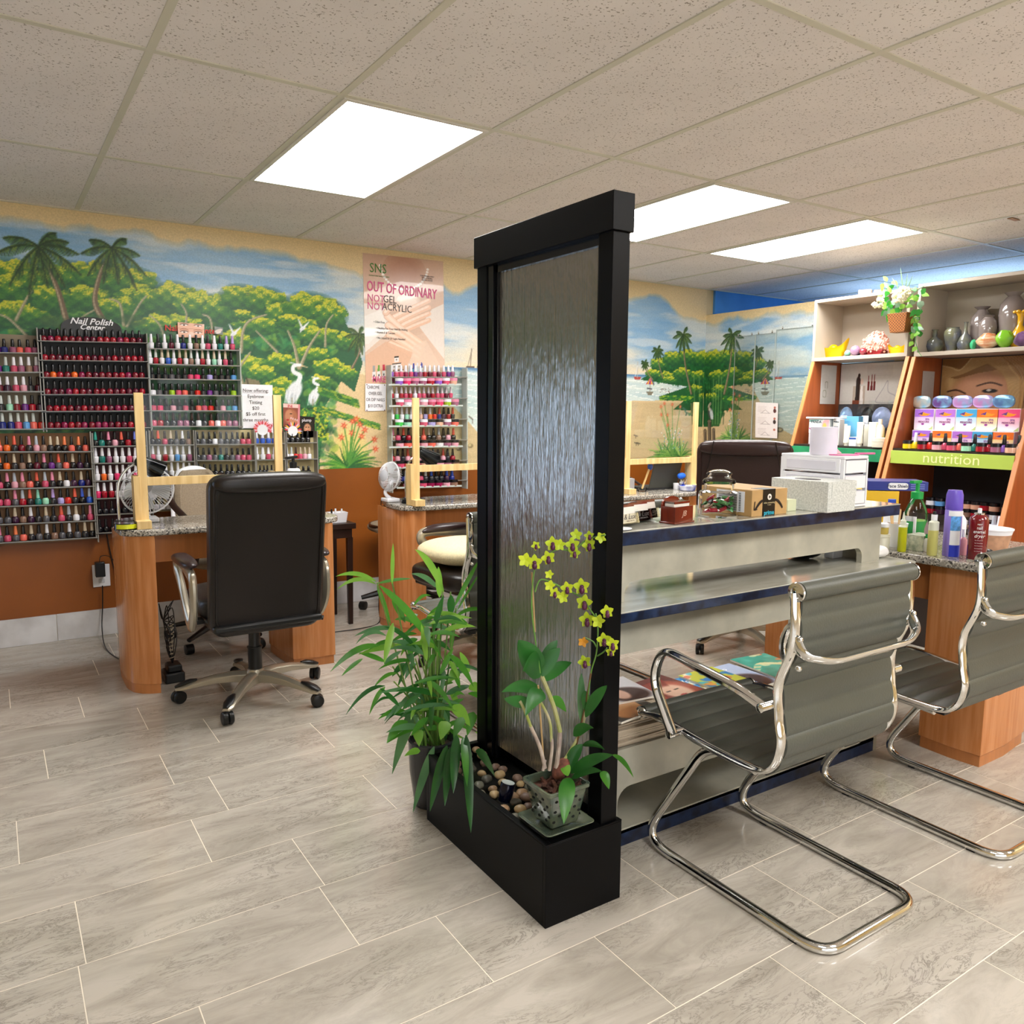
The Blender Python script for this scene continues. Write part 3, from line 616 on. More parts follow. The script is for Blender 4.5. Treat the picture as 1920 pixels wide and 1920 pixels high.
# ---- rear half of the shop, seen only in reflections
wall('wall_left', G().box(X0-.1, X0, Y0F, WY, 0, CEIL+.04), m_cream)
wall('wall_front', G().box(X0-.1, 7.6, Y0F-.1, Y0F, 0, CEIL+.04), m_cream)
wall('wall_front_right', G().box(RX, RX+.1, Y0F, -.6, 0, CEIL+.04), m_cream)
m_sky = bpy.data.materials.new('window_daylight'); m_sky.use_nodes = True
b = m_sky.node_tree.nodes['Principled BSDF']; b.inputs['Base Color'].default_value = (.1, .1, .1, 1); b.inputs['Emission Color'].default_value = (.55, .72, 1, 1); b.inputs['Emission Strength'].default_value = 3.6
w1 = part(G().box(0, .75, -.02, 0, 0, 1.1), 'window_1', m_sky, smooth=False); w1.location = (-1.62, WY-.03, .48); w1['kind'] = 'structure'
g = G(); g.box(-.06, 0, -.05, .03, -.06, 1.16); g.box(.75, .81, -.05, .03, -.06, 1.16); g.box(0, .75, -.05, .03, -.06, 0); g.box(0, .75, -.05, .03, 1.1, 1.16)
part(g, 'window_frame', m_white_enamel, w1, smooth=False)
# ================================================================ WATER WALL, PLANTS
m_blk = mat('satin_black_metal', '#050506', .4, .0, var=.05, spec=.15)
m_blk_trim = mat('black_groove', '#08090c', .2)
# running water over a dark tinted sheet: glossy, rippled downwards
m_water = bpy.data.materials.new('water_sheet_on_black_glass'); m_water.use_nodes = True; nt = m_water.node_tree; b = nt.nodes['Principled BSDF']
b.inputs['Base Color'].default_value = (.36, .35, .32, 1); b.inputs['Metallic'].default_value = .8; b.inputs['Roughness'].default_value = .2
tc = nt.nodes.new('ShaderNodeTexCoord'); mp = nt.nodes.new('ShaderNodeMapping'); mp.inputs['Scale'].default_value = (1, 42, 2.6)
n = nt.nodes.new('ShaderNodeTexNoise'); n.inputs['Scale'].default_value = 2.2; n.inputs['Detail'].default_value = 3; n.inputs['Distortion'].default_value = .6
bp = nt.nodes.new('ShaderNodeBump'); bp.inputs['Strength'].default_value = .35; bp.inputs['Distance'].default_value = .005
n2 = nt.nodes.new('ShaderNodeTexNoise'); n2.inputs['Scale'].default_value = 5; n2.inputs['Detail'].default_value = 2; mp2 = nt.nodes.new('ShaderNodeMapping'); mp2.inputs['Scale'].default_value = (1, 9, 4)
ad = nt.nodes.new('ShaderNodeMath'); ad.operation = 'ADD'
nt.links.new(tc.outputs['Object'], mp.inputs[0]); nt.links.new(tc.outputs['Object'], mp2.inputs[0]); nt.links.new(mp.outputs[0], n.inputs['Vector']); nt.links.new(mp2.outputs[0], n2.inputs['Vector'])
nt.links.new(n.outputs['Fac'], ad.inputs[0]); nt.links.new(n2.outputs['Fac'], ad.inputs[1]); nt.links.new(ad.outputs[0], bp.inputs['Height']); nt.links.new(bp.outputs[0], b.inputs['Normal'])
MATS['w'] = m_water
wf = thing('water_feature', 'tall black framed water wall standing on a black trough planter', 'fountain', (1.104, 1.52, 0))
# trough 0.25 x 0.65 x 0.22, open top with rim
g = G(); w, d, h = .248, .655, .22
g.box(0, w, 0, .012, 0, h); g.box(0, w, d-.012, d, 0, h); g.box(0, .012, .012, d-.012, 0, h); g.box(w-.012, w, .012, d-.012, 0, h); g.box(.012, w-.012, .012, d-.012, 0, .02)
part(g, 'trough', m_blk, wf, .0015)
g = G(); g.box(.0, .018, 0, d, h, h+.004); g.box(.018, w, 0, .03, h, h+.004); g.box(.23, w, .03, d-.02, h, h+.004); g.box(.018, w, d-.02, d, h, h+.004)
part(g, 'trough_rim', m_blk, wf, .001)
part(G().box(.012, w-.012, .012, d-.012, .02, .185), 'water_tray', mat('tray_dark', '#0d0c0b', .3), wf)
fx0, fx1 = .182, .236
for y0, y1, nm in ((.008, .062, 'post'), (.592, .646, 'post')): part(G().box(fx0, fx1, y0, y1, .19, 1.74), nm, m_blk, wf, .0015)
part(G().box(fx0-.008, fx1+.006, .0, .654, 1.735, 1.826), 'top_beam', m_blk, wf, .0015)
part(G().box(fx0+.02, fx1-.02, .062, .592, .24, 1.74), 'water_panel', m_water, wf)
g = G(); g.box(fx0+.008, fx1-.008, .062, .074, .2, 1.735); g.box(fx0+.004, fx1-.004, .560, .592, .2, 1.735); g.box(fx0+.012, fx0+.02, .546, .56, .2, 1.735)
part(g, 'side_channel', m_blk_trim, wf, .001)
part(G().box(fx0+.012, fx1-.012, .07, .59, 1.712, 1.736), 'spray_bar', m_blk_trim, wf)
# pebbles: each one lies loose in the trough
peb = []
for k, c in enumerate(('#9a7c5e', '#7d6558', '#6d6a5c', '#b59b72', '#8f6f66', '#57544b')):
    peb.append(mat('pebble_%s' % ('tan', 'mauve', 'grey', 'sand', 'rose', 'slate')[k], c, .45, var=.2, scale=14))
pn = ('tan', 'mauve', 'grey green', 'sandy', 'rose brown', 'slate')
spots = []
for k in range(59):
    for _ in range(200):
        x = 1.122+rng.random()*.145; y = 1.685+rng.random()*.45
        if (x-1.155)**2+(y-1.80)**2 < .036**2: continue
        if all((x-a)**2+(y-b2)**2 > (r+.011)**2*1.75 for a, b2, r in spots): spots.append((x, y, .012+.006*rng.random())); break
words = ['oval', 'round', 'flat', 'long', 'stubby']
for k, (x, y, r) in enumerate(sorted(spots, key=lambda q: q[1])):
    g = G(); g.ball((0, 0, 0), (r*(1.0+.3*rng.random()), r, r*.7), 12, 8); a = rng.random()*3
    g.v = [(p[0]+.12*r*math.sin(p[1]/r*2+a), p[1]+.1*r*math.cos(p[0]/r*3+a), p[2]) for p in g.v]
    i = int(rng.random()*6)
    where = 'next to the orchid pot' if y < 1.74 else ('around the small black spotlight' if y < 1.88 else 'at the far end under the bamboo leaves')
    solo(g, 'pebble', peb[i], '%s %s pebble in the trough, %s from the orchid pot end' % (pn[i], words[k % 5], ordw(k+1)), 'pebble', (x, y, .205+.011*rng.random()), group='pebbles in the trough '+where, rz=a)
# small black spotlight
sp = thing('spotlight', 'small glossy black spotlight standing among pebbles in the trough', 'lamp', (1.158, 1.80, .205))
g = G(); g.lathe([(.012, 0), (.018, .004), (.021, .03), (.021, .052), (.019, .056)], n=24); g.xf(Matrix.Rotation(.25, 4, 'Y')); part(g, 'housing', mat('blue_black_gloss', '#0b0f24', .12, .3), sp)
g = G(); g.lathe([(.0185, .0555), (.0185, .058)], n=24); g.xf(Matrix.Rotation(.25, 4, 'Y')); part(g, 'glass_lens', mat('lens_grey', '#c9d3d0', .08), sp)
# ---------------- leaves
def blade(g, P0, P1, w, sag=.0, fold=.25, n=9, tip=1.0, side=None, heart=False, twist=0.0, mi=0):
    P0, P1 = Vector(P0), Vector(P1); d = P1-P0; L = d.length; vs = []
    up = Vector((0, 0, 1)); s = d.cross(Vector(cF)).normalized() if side is None else Vector(side)   # blade roughly faces the room
    for i in range(n+1):
        t = i/n; p = P0+d*t+Vector((0, 0, 1))*(4*t*(1-t))*sag
        pr = (math.sin(PI*t**.6)**.8 if heart else math.sin(PI*min(1, t*.94+.06))**.75*(1-.25*t)) if 0 < t < 1 else (.12 if t == 0 else .01)
        sv = Matrix.Rotation(twist*t, 3, d.normalized()) @ s; nn = sv.cross(d.normalized())
        vs += [p-sv*w/2*pr+nn*fold*w*pr*.5, p, p+sv*w/2*pr+nn*fold*w*pr*.5]
    fs = []
    for i in range(n):
        a = i*3; fs += [(a, a+1, a+4, a+3), (a+1, a+2, a+5, a+4)]
    return g.add(vs, fs, mi)
def leafmat(name, c1, c2, rough=.35, tr=.25):
    m = mat(name, c1, rough, var=0, col2=c2, scale=9); b = m.node_tree.nodes['Principled BSDF']
    b.inputs['Subsurface Weight'].default_value = 0
    nt = m.node_tree; out = nt.nodes['Material Output']; t = nt.nodes.new('ShaderNodeBsdfTranslucent'); t.inputs[0].default_value = (*[min(1, v*1.6) for v in lin(c1)], 1)
    mx = nt.nodes.new('ShaderNodeMixShader'); mx.inputs[0].default_value = tr; nt.links.new(b.outputs[0], mx.inputs[1]); nt.links.new(t.outputs[0], mx.inputs[2]); nt.links.new(mx.outputs[0], out.inputs[0]); return m
lf = [leafmat('leaf_green', '#4f8f2c', '#2f6a22'), leafmat('leaf_deep_green', '#2f6b2a', '#1c4c1e'), leafmat('leaf_light_green', '#86b545', '#5c9a30'), leafmat('leaf_grey_green', '#5d8a5a', '#3c6a42')]
m_stalk = mat('bamboo_stalk_green', '#7d9a4a', .4, col2='#4f7a30', var=0, scale=12)
bp_ = thing('potted_bamboo', 'bushy lucky bamboo and pothos in a dark pot on the floor behind the trough', 'plant', (1.17, 2.262, 0))
g = G().lathe([(.045, 0), (.06, .004), (.075, .12), (.079, .225), (.074, .23), (.068, .20)], n=32, cap=False); g.lathe([(0.0001, .0), (.045, 0)], n=32, cap=False)
part(g, 'pot', mat('dark_glazed_pot', '#2a2b2e', .15, var=.1), bp_)
part(G().lathe([(.0001, .20), (.069, .2)], n=24, cap=False), 'soil', mat('potting_soil', '#3a2c20', .95, var=.3, scale=60), bp_)
base = np.array((1.17, 2.262, 0.0))
def PL(px, py, dy): return ony(px, py, 2.25+dy)-base
import itertools
LV = [(832, 1110, 778, 1030, 15, .02, 2), (705, 1090, 629, 1081, 9, .012, 2), (705, 1095, 631, 1106, 9, .02, 2), (708, 1094, 772, 1085, 7, .0, 0), (707, 1098, 733, 1172, 10, 0, 0), (712, 1098, 832, 1241, 17, .02, 0),
      (735, 1095, 737, 1018, 8, 0, 2), (822, 1104, 770, 1076, 12, .01, 3), (824, 1120, 822, 1062, 15, 0, 2), (852, 1137, 901, 1046, 10, .0, 0), (857, 1145, 901, 1073, 6, 0, 0), (845, 1152, 846, 1115, 17, 0, 1), (813, 1182, 832, 1115, 13, 0, 1),
      (797, 1167, 822, 1136, 8, 0, 0), (847, 1163, 926, 1156, 9, .03, 0), (827, 1188, 893, 1176, 12, .01, 2), (850, 1165, 845, 1227, 11, 0, 0), (740, 1162, 803, 1192, 11, .02, 0), (750, 1180, 664, 1193, 10, .01, 3), (737, 1168, 720, 1245, 15, 0, 2),
      (724, 1192, 667, 1208, 9, .02, 3), (795, 1228, 733, 1203, 15, .01, 3), (712, 1210, 619, 1260, 13, .02, 0), (680, 1235, 640, 1268, 8, 0, 0), (722, 1241, 672, 1224, 11, 0, 0), (720, 1245, 754, 1220, 10, 0, 3), (775, 1136, 808, 1117, 7, .01, 0),
      (736, 1122, 760, 1168, 16, 0, 0), (843, 1228, 888, 1288, 15, .01, 0), (834, 1256, 914, 1268, 8, .02, 3), (902, 1292, 953, 1253, 15, 0, 2), (722, 1286, 648, 1341, 9, .02, 1), (722, 1288, 692, 1341, 10, .01, 0), (748, 1324, 712, 1290, 10, 0, 1),
      (733, 1310, 700, 1326, 6, .01, 1), (756, 1337, 720, 1359, 4, .01, 1), (788, 1320, 735, 1452, 27, .03, 3), (764, 1352, 725, 1394, 22, .01, 0), (812, 1328, 768, 1338, 16, .01, 3), (829, 1308, 792, 1374, 15, .02, 0), (838, 1322, 835, 1393, 17, .0, 1),
      (896, 1328, 930, 1346, 15, .01, 2), (898, 1340, 916, 1395, 15, .01, 2), (891, 1372, 928, 1430, 9, .02, 2), (878, 1300, 922, 1326, 13, .01, 0), (836, 1302, 884, 1285, 14, 0, 1), (800, 1275, 850, 1330, 12, .01, 0), (760, 1290, 800, 1320, 11, .01, 3), (745, 1262, 700, 1290, 8, .01, 0),
      (770, 1230, 745, 1290, 9, 0, 1), (825, 1265, 850, 1215, 12, 0, 0), (800, 1240, 790, 1170, 12, 0, 2), (812, 1235, 828, 1180, 12, 0, 2), (776, 1250, 760, 1195, 11, 0, 0), (835, 1330, 870, 1310, 12, 0, 0), (862, 1290, 845, 1240, 12, 0, 0), (880, 1260, 862, 1222, 14, 0, 2), (745, 1205, 690, 1220, 9, .01, 0),
      (780, 1215, 720, 1175, 10, .01, 1), (755, 1330, 790, 1300, 12, 0, 1), (802, 1345, 770, 1380, 14, 0, 0), (820, 1210, 765, 1240, 10, .01, 1)]
for k, (a, b_, c, d_, w, sg, mi) in enumerate(LV):
    dy = (rng.random()-.5)*.16; g = G(); blade(g, PL(a, b_, dy), PL(c, d_, dy-.04*rng.random()), w*1.7/1000, sg+.004, .2, twist=(rng.random()-.5)*.8); part(g, 'leaf', lf[mi], bp_)
for k in range(72):
    q = rng.random()*2*PI; a = 800+rng.random()*90-40; b_ = 1150+rng.random()*220; L = 45+50*rng.random(); c = a+L*math.cos(q)*1.2; d_ = b_+L*abs(math.sin(q))*.7-12; dy = (rng.random()-.5)*.13
    if c > 890: c = 890-rng.random()*20
    g = G(); blade(g, PL(a, b_, dy), PL(c, d_, dy-.03), (9+8*rng.random())*1.45/1000, .012, .2, twist=(rng.random()-.5)*.8); part(g, 'leaf', lf[int(rng.random()*4)], bp_)
for a, b_, c, d_, w in ((850, 1322, 882, 1362, 30), (888, 1335, 876, 1380, 26), (838, 1352, 826, 1388, 30), (783, 1368, 786, 1400, 26), (788, 1408, 758, 1418, 16), (860, 1258, 840, 1280, 26), (880, 1285, 905, 1300, 24), (868, 1345, 850, 1385, 24), (905, 1318, 926, 1345, 24)):
    dy = -.02-.08*rng.random(); g = G(); blade(g, PL(a, b_, dy), PL(c, d_, dy-.01), w*1.35/1000, .006, .15, heart=True, n=8); part(g, 'leaf', lf[2 if rng.random() < .6 else 0], bp_)
def PX(px, py, X): return onx(px, py, X)-base
for a, b_, c, d_, w, mi in ((814, 1400, 774, 1524, 24, 3), (838, 1398, 806, 1522, 26, 1), (844, 1402, 834, 1512, 24, 1), (856, 1378, 850, 1488, 27, 1), (874, 1378, 883, 1562, 26, 1), (868, 1382, 876, 1475, 20, 0), (892, 1408, 928, 1457, 30, 1)):
    g = G(); blade(g, PX(a, b_, 1.12), PX(c, d_, 1.055), w*1.25/1000, .012, .2, n=12); part(g, 'leaf', lf[mi], bp_)
# stalks
for k in range(18):
    a = rng.random()*2*PI; q = .05*math.sqrt(rng.random()); s0 = Vector((q*math.cos(a), q*math.sin(a), .19))
    tx = 735+rng.random()*135; ty = 1170+abs(tx-805)*1.0+rng.random()*70; e = Vector(PL(tx, ty, (rng.random()-.5)*.12))
    P = smoothpath([s0, s0*.45+e*.55+Vector((0, 0, .03)), e], 5); part(G().tube(P, [.0042-.0022*i/len(P) for i in range(len(P))], 6), 'stem', m_stalk, bp_)
for px, top in ((803, 1180), (813, 1165), (822, 1200), (845, 1110), (830, 1108), (855, 1140), (735, 1090), (707, 1092)):
    e = Vector(PL(px, top, 0)); s0 = Vector(((px-805)/2600, -.01, .19)); g = G(); P = [s0.lerp(e, i/12) for i in range(13)]
    g.tube(P, [.0055 if i % 3 else .0065 for i in range(13)] if px > 800 and px < 825 else .0028, 8); part(g, 'stem', m_stalk, bp_)
# ---------------- orchid in a pierced green pot
oc = thing('potted_orchid', 'yellow-green orchid with purple lips in a pierced celadon pot on the trough', 'plant', (1.192, 1.60, .224))
m_cel = mat('celadon_glaze', '#5f6650', .18, var=0, col2='#3c4a40', scale=22, coat=.6)
def sq(r, z, k=.93): return [(x, y, z) for x, y in rrect(-r, r, -r*k, r*k, r*.16, 3)]
def ringed(g, lv, close=True):
    n = len(lv[0]); vs = [p for l in lv for p in l]; fs = [(j*n+i, j*n+(i+1) % n, (j+1)*n+(i+1) % n, (j+1)*n+i) for j in range(len(lv)-1) for i in range(n)]
    if close: fs.append(tuple(range(n))[::-1])
    return g.add(vs, fs)
g = G(); ringed(g, [sq(.042, .012), sq(.045, .02), sq(.062, .108), sq(.068, .11), sq(.068, .12), sq(.061, .12), sq(.056, .095), sq(.042, .02)])
pot = part(g, 'pot', m_cel, oc, .001)
m_hole = mat('pierced_hole', '#10120f', .9); g = G()
for sd in range(4):
    for r_ in range(5):
        for c_ in range(6):
            if (r_+c_) % 2: continue
            z = .032+r_*.015; rad = .045+(z-.02)*.193; u = (c_-2.5)*.0155; M4 = Matrix.Rotation(sd*PI/2, 4, 'Z')
            q = G(); q.lathe([(.0052, 0), (.0045, .0012)], n=8, sx=1, sy=.8); q.xf(M4 @ Matrix.Translation((u, -rad*(1 if sd % 2 == 0 else 1)*(.93 if sd % 2 == 0 else 1), z)) @ Matrix.Rotation(PI/2, 4, 'X')); g.add(q.v, q.f)
part(g, 'pierced_holes', m_hole, pot, kind='stuff')
g = G(); ringed(g, [sq(.060, .0), sq(.062, .001), sq(.075, .014), sq(.078, .014), sq(.078, .017), sq(.073, .017), sq(.058, .006), sq(.001, .006)]); part(g, 'saucer', m_cel, oc, .0008)
part(G().box(-.055, .055, -.052, .052, .085, .1), 'bark_mix', mat('bark_brown', '#4a2c20', .9, var=.5, scale=50, bump=.8, bscale=90), oc)
g = G(); 
for k in range(16):
    a = rng.random()*6; x, y = (rng.random()-.5)*.09, (rng.random()-.5)*.085; g.bar((x, y, .1), (x+.02*math.cos(a), y+.02*math.sin(a), .118), .01, .006)
part(g, 'bark_chips', MATS['bark_brown'], oc, .001, kind='stuff')
ob = np.array((1.192, 1.60, .224))
def OP(px, py, dy=0):
    p = ony(px, py, 1.60+dy)
    if p[0] > 1.262 and py < 1500: p = onx(px, py, 1.262)
    return Vector(p-ob)
m_cane = mat('orchid_cane', '#8f9a48', .4, var=0, col2='#b7ac8e', scale=14); m_cane2 = mat('orchid_sheath_pale', '#b9a99a', .6, var=0, col2='#8f7f78', scale=30)
g = G(); g.ball(OP(1038, 1445), (.022, .022, .026), 14, 10); g.v = [(x+(z-.1)*.5, y, z) for x, y, z in g.v]; part(g, 'root_ball', mat('root_brown', '#6a3d2f', .8, var=.4, scale=60, bump=.6), oc)
for pts, r, m_ in (([(1043, 1440), (1048, 1400), (1050, 1372)], .006, m_cane2), ([(1050, 1372), (1040, 1330), (1025, 1290), (1013, 1262)], .006, m_cane), ([(1030, 1445), (1035, 1405), (1034, 1385)], .0042, m_cane2), ([(1034, 1390), (1030, 1350), (1010, 1310)], .0038, m_cane), ([(1022, 1440), (1012, 1400), (995, 1362)], .005, m_cane2),
                   ([(995, 1362), (985, 1335), (975, 1315)], .004, m_cane), ([(1018, 1445), (1022, 1425)], .004, m_cane2), ([(1055, 1430), (1085, 1380), (1100, 1330)], .004, m_cane), ([(1020, 1440), (1013, 1340), (1009, 1285)], .0024, mat('bamboo_stake', '#a98a5c', .6)), ([(1080, 1400), (1096, 1330), (1108, 1262)], .0026, mat('stake_brown', '#6a4a2c', .6)),
                   ([(1003, 1185), (1000, 1130), (997, 1073)], .0022, mat('bamboo_stake', '#a98a5c')), ):
    part(G().tube(smoothpath([OP(*p) for p in pts], 5), r, 8), 'stem', m_, oc)
# flower spikes
m_spike = mat('spike_green', '#5f8a3a', .45)
for pts in ([(1013, 1262), (1003, 1195), (997, 1140), (999, 1090), (1005, 1062), (1022, 1046), (1045, 1030), (1075, 1032), (1100, 1012), (1135, 1003)], [(1003, 1110), (1012, 1088), (1030, 1090), (1060, 1105), (1090, 1120), (1108, 1145), (1118, 1160)], [(1100, 1330), (1108, 1262), (1118, 1225), (1121, 1180), (1117, 1150)], [(1118, 1213), (1112, 1203), (1098, 1196)], [(1120, 1230), (1132, 1222), (1138, 1215)]):
    part(G().tube(smoothpath([OP(*p, -.01) for p in pts], 6), .0019, 6), 'flower_spike', m_spike, oc)
def big_leaf(a, b_, w, mi=1, dy=0, dy2=0, sg=.01, heart=False, n=12):
    g = G(); blade(g, OP(*a, dy), OP(*b_, dy2), w, sg, .22, n=n, heart=heart); part(g, 'leaf', lf[mi], oc, sub=1)
big_leaf((1012, 1268), (972, 1200), .060, 1, 0, -.02, .01, True); big_leaf((1014, 1268), (978, 1262), .062, 1, -.01, -.03, .03, True); big_leaf((1014, 1262), (1045, 1200), .036, 1, .0, .0); big_leaf((1016, 1268), (1050, 1215), .040, 1, -.01, -.02); big_leaf((1018, 1275), (1072, 1242), .040, 1, 0, .02, .006)
big_leaf((1020, 1298), (985, 1343), .045, 1, -.01, -.04, .018, True); big_leaf((1022, 1305), (940, 1298), .040, 1, .01, .0, .02); big_leaf((1000, 1322), (945, 1310), .036, 1, 0, 0, .0); big_leaf((1030, 1310), (1062, 1335), .030, 0, .0, .01); big_leaf((1098, 1345), (1138, 1285), .034, 1, .0, .02); big_leaf((1090, 1355), (1090, 1262), .024, 3, .02, .02)
big_leaf((1075, 1380), (1113, 1365), .030, 1, .0, .0, .012, True); big_leaf((1100, 1335), (1096, 1295), .026, 1, -.02, -.03); big_leaf((1062, 1450), (1092, 1395), .038, 1, -.01, .0, .012); big_leaf((1092, 1398), (1134, 1406), .020, 1, 0, .02, .01); big_leaf((1070, 1450), (1150, 1415), .036, 1, -.02, -.01, .01); big_leaf((1148, 1415), (1188, 1458), .014, 0, -.01, .0, .012)
big_leaf((1068, 1458), (1057, 1545), .048, 0, -.04, -.11, .02, False, 14); big_leaf((1065, 1455), (1056, 1440), .030, 2, -.05, -.06, .01); big_leaf((1072, 1460), (1130, 1447), .026, 1, -.02, .0, .012); big_leaf((1128, 1446), (1142, 1480), .026, 0, 0, 0, .008)
m_pet = leafmat('petal_lime', '#c9d62a', '#a8c22a', .45, .3); m_lip = mat('lip_purple', '#4a1238', .4, var=.3); m_pet_o = leafmat('petal_orange', '#e8a82a', '#d8902a')
def flower(px, py, s, rot, tilt=0, lip=True, m_=None):
    g = G(); c = OP(px, py, -.02)
    for a, w, L in ((90, .55, 1), (18, .62, .95), (162, .62, .95), (-50, .5, .9), (-130, .5, .9)):
        A = math.radians(a+rot); d = (Vector(cR)*math.cos(A)+Vector(cU)*math.sin(A)-Vector(cF)*.25).normalized(); sv = d.cross(Vector(cF)).normalized(); blade(g, c, c+d*s*L, s*w*1.32, 0, .12, n=6, side=sv, heart=False)
    f = part(g, 'flower', m_ or m_pet, oc)
    if lip:
        q = G(); d = Vector(cU)*-.35*s-Vector(cF)*s*.25; d -= Vector(cF)*s*.35; q.ball(tuple(c+d), (s*.3, s*.3, s*.4), 8, 6); q.ball(tuple(c-Vector(cF)*s*.5+Vector(cU)*.02*s), (s*.24,)*3, 8, 6); part(q, 'lip', m_lip, f)
for px, py, s, r in ((1036, 1020, .021, 5), (1050, 1022, .017, 70), (1028, 1046, .020, 20), (1002, 1055, .022, 0), (985, 1050, .020, 60), (1005, 1023, .013, 100), (1073, 1022, .021, 8), (1077, 1037, .017, -10), (1104, 1022, .020, 20), (1080, 1003, .017, 0), (1105, 1005, .015, 80), (1127, 1008, .016, 100),
                     (1031, 1098, .016, 60), (1063, 1103, .019, 10), (1040, 1112, .016, -20), (1056, 1120, .017, 80), (1090, 1100, .024, 5), (1095, 1130, .024, -10), (1100, 1162, .023, 5), (1122, 1165, .020, 60), (1138, 1147, .019, 10), (1132, 1200, .021, 8), (1148, 1208, .019, -60), (1096, 1241, .020, 20), (1030, 1077, .013, 60), (1145, 1222, .014, 0)):
    flower(px, py, s*1.02, r, lip=(px, py) not in ((1050, 1022), (985, 1050), (1080, 1003), (1127, 1008), (1031, 1098), (1056, 1120), (1122, 1165), (1030, 1077)))
flower(1093, 1203, .016, 200, lip=False, m_=m_pet_o)
# ================================================================ GREY CANTILEVER CHAIRS
m_chrome = mat('chrome', '#dcdcda', .06, 1.0, var=0)
m_gleath = mat('grey_leather', '#4a4c44', .42, var=.05, scale=4, bump=.25, bscale=160)
m_blkpl = mat('black_plastic', '#141414', .35, var=.1)
def grey_chair(arms=(-1, 1), stubs=(-1, 1), loc=(0, 0, 0), lab=''):
    t = thing('cantilever_chair', lab, 'chair', loc, group='grey ribbed chrome cantilever chairs')
    prof = smoothpath([(0, 0, .885), (0, -.002, .76), (0, .034, .655), (0, .030, .57), (0, .020, .50), (0, .045, .435), (0, .105, .412), (0, .26, .416), (0, .43, .432), (0, .505, .424)], 7)
    for s in (-1, 1): part(G().tube([(s*.236, p.y, p.z) for p in prof], .016, 10, sq=(1.05, .55)), 'side_frame', m_chrome, t)
    # ribbed sling: thick sheet, stitched every ~6 cm
    L = [0]; 
    for a, b_ in zip(prof, prof[1:]): L.append(L[-1]+(b_-a).length)
    rowsP = []; N = 170; tot = L[-1]
    import bisect
    pts = []
    for i in range(N+1):
        s_ = tot*i/N; k = min(len(L)-2, max(0, bisect.bisect_right(L, s_)-1)); f = (s_-L[k])/(L[k+1]-L[k]+1e-9); pts.append((prof[k].lerp(prof[k+1], f), s_))
    up = []; dn = []
    for i, (p, s_) in enumerate(pts):
        q = pts[min(i+1, N)][0]-pts[max(i-1, 0)][0]; n = Vector((0, q.z, -q.y)).normalized()
        w = abs(math.sin(PI*s_/.062))**.45*.011+.002
        up.append([Vector((x, p.y, p.z))-n*w*(1-abs(x/.224)**8*.6) for x in np.linspace(-.224, .224, 9)]); dn.append([Vector((x, p.y, p.z))+n*w*.8 for x in np.linspace(-.224, .224, 9)])
    g = G(); g.grid(up); g.grid([r[::-1] for r in dn]); 
    for side in (0, -1): g.grid([[u[side], d[-1 if side == 0 else 0]] for u, d in zip(up, [r[::-1] for r in dn])]) if False else None
    for a, b_ in ((0, 0), (8, 8)): g.grid([[up[i][a], dn[i][b_]] for i in range(N+1)])
    part(g, 'ribbed_sling', m_gleath, t)
    for y, z, r, nm in ((-.004, .886, .023, 'top_roll'), (.512, .424, .019, 'front_roll')):
        q = G().lathe([(r*.6, -.236), (r, -.232), (r, .232), (r*.6, .236)], n=20); q.xf(Matrix.Rotation(PI/2, 4, 'Y')); q.xf(Matrix.Translation((0, y, z))); ro = part(q, nm, m_gleath, t)
        for s in (-1, 1):
            q = G(); e = G().lathe([(r*1.0, 0), (r*1.04, .002), (r*.98, .006), (r*.62, .0065), (r*.55, .004), (r*.3, .0045), (.0001, .006)], n=24, cap=False); e.xf(Matrix.Rotation(s*PI/2, 4, 'Y')); e.xf(Matrix.Translation((s*.236, y, z))); q.add(e.v, e.f); part(q, 'end_cap', m_chrome, ro)
    for s in (-1, 1):
        P = fillet([(s*.275, .045, .598), (s*.275, .13, .622), (s*.275, .395, .655), (s*.275, .43, .56), (s*.275, .345, .424)], (.0, .05, .045, .05, 0)[0:5], 7)
        if s in arms: part(G().tube(P, .0145, 10, sq=(.8, 1.15)), 'armrest', m_chrome, t)
        for y, z in ((.045, .598), (.348, .424)):
            if s not in stubs: continue
            g = G(); e = G().lathe([(.008, 0), (.0115, .002), (.0115, .056), (.008, .058)], n=14); e.xf(Matrix.Rotation(s*PI/2, 4, 'Y')); e.xf(Matrix.Translation((s*.234, y, z))); g.add(e.v, e.f); part(g, 'arm_stub', m_chrome, t)
    P = fillet([(-.20, .12, .392), (-.20, .285, .402), (-.20, .535, .0135), (-.20, -.105, .0135), (.20, -.105, .0135), (.20, .535, .0135), (.20, .285, .402), (.20, .12, .392)], (0, .07, .12, .07, .07, .12, .07, 0), 9)
    part(G().tube(P, .0135, 12), 'sled_base', m_chrome, t)
    for s in (-1, 1): part(G().box(s*.165-.018, s*.165+.018, .10, .36, .378, .398), 'seat_mount', m_blkpl, t, .002)
    part(G().box(-.2, .2, .13, .165, .384, .394), 'cross_plate', m_blkpl, t, .002); part(G().box(-.2, .2, .29, .325, .384, .394), 'cross_plate', m_blkpl, t, .002)
    P = fillet([(-.236, -.004, .775), (-.236, -.03, .735), (-.16, -.058, .718), (.16, -.058, .718), (.236, -.03, .735), (.236, -.004, .775)], (0, .03, .05, .05, .03, 0), 6)
    br = part(G().tube(P, .016, 10, sq=(1.0, .5)), 'back_brace', m_chrome, t)
    for s in (-1, 1):
        for z in (.775, .705): part(G().ball((s*.236, -.018, z), (.008, .008, .008), 10, 6), 'bolt', m_chrome, br)
        for y in (.40, -.02): part(G().box(s*.2-.009, s*.2+.009, y-.012, y+.012, .0, .004), 'floor_glide', m_blkpl, t)
    return t
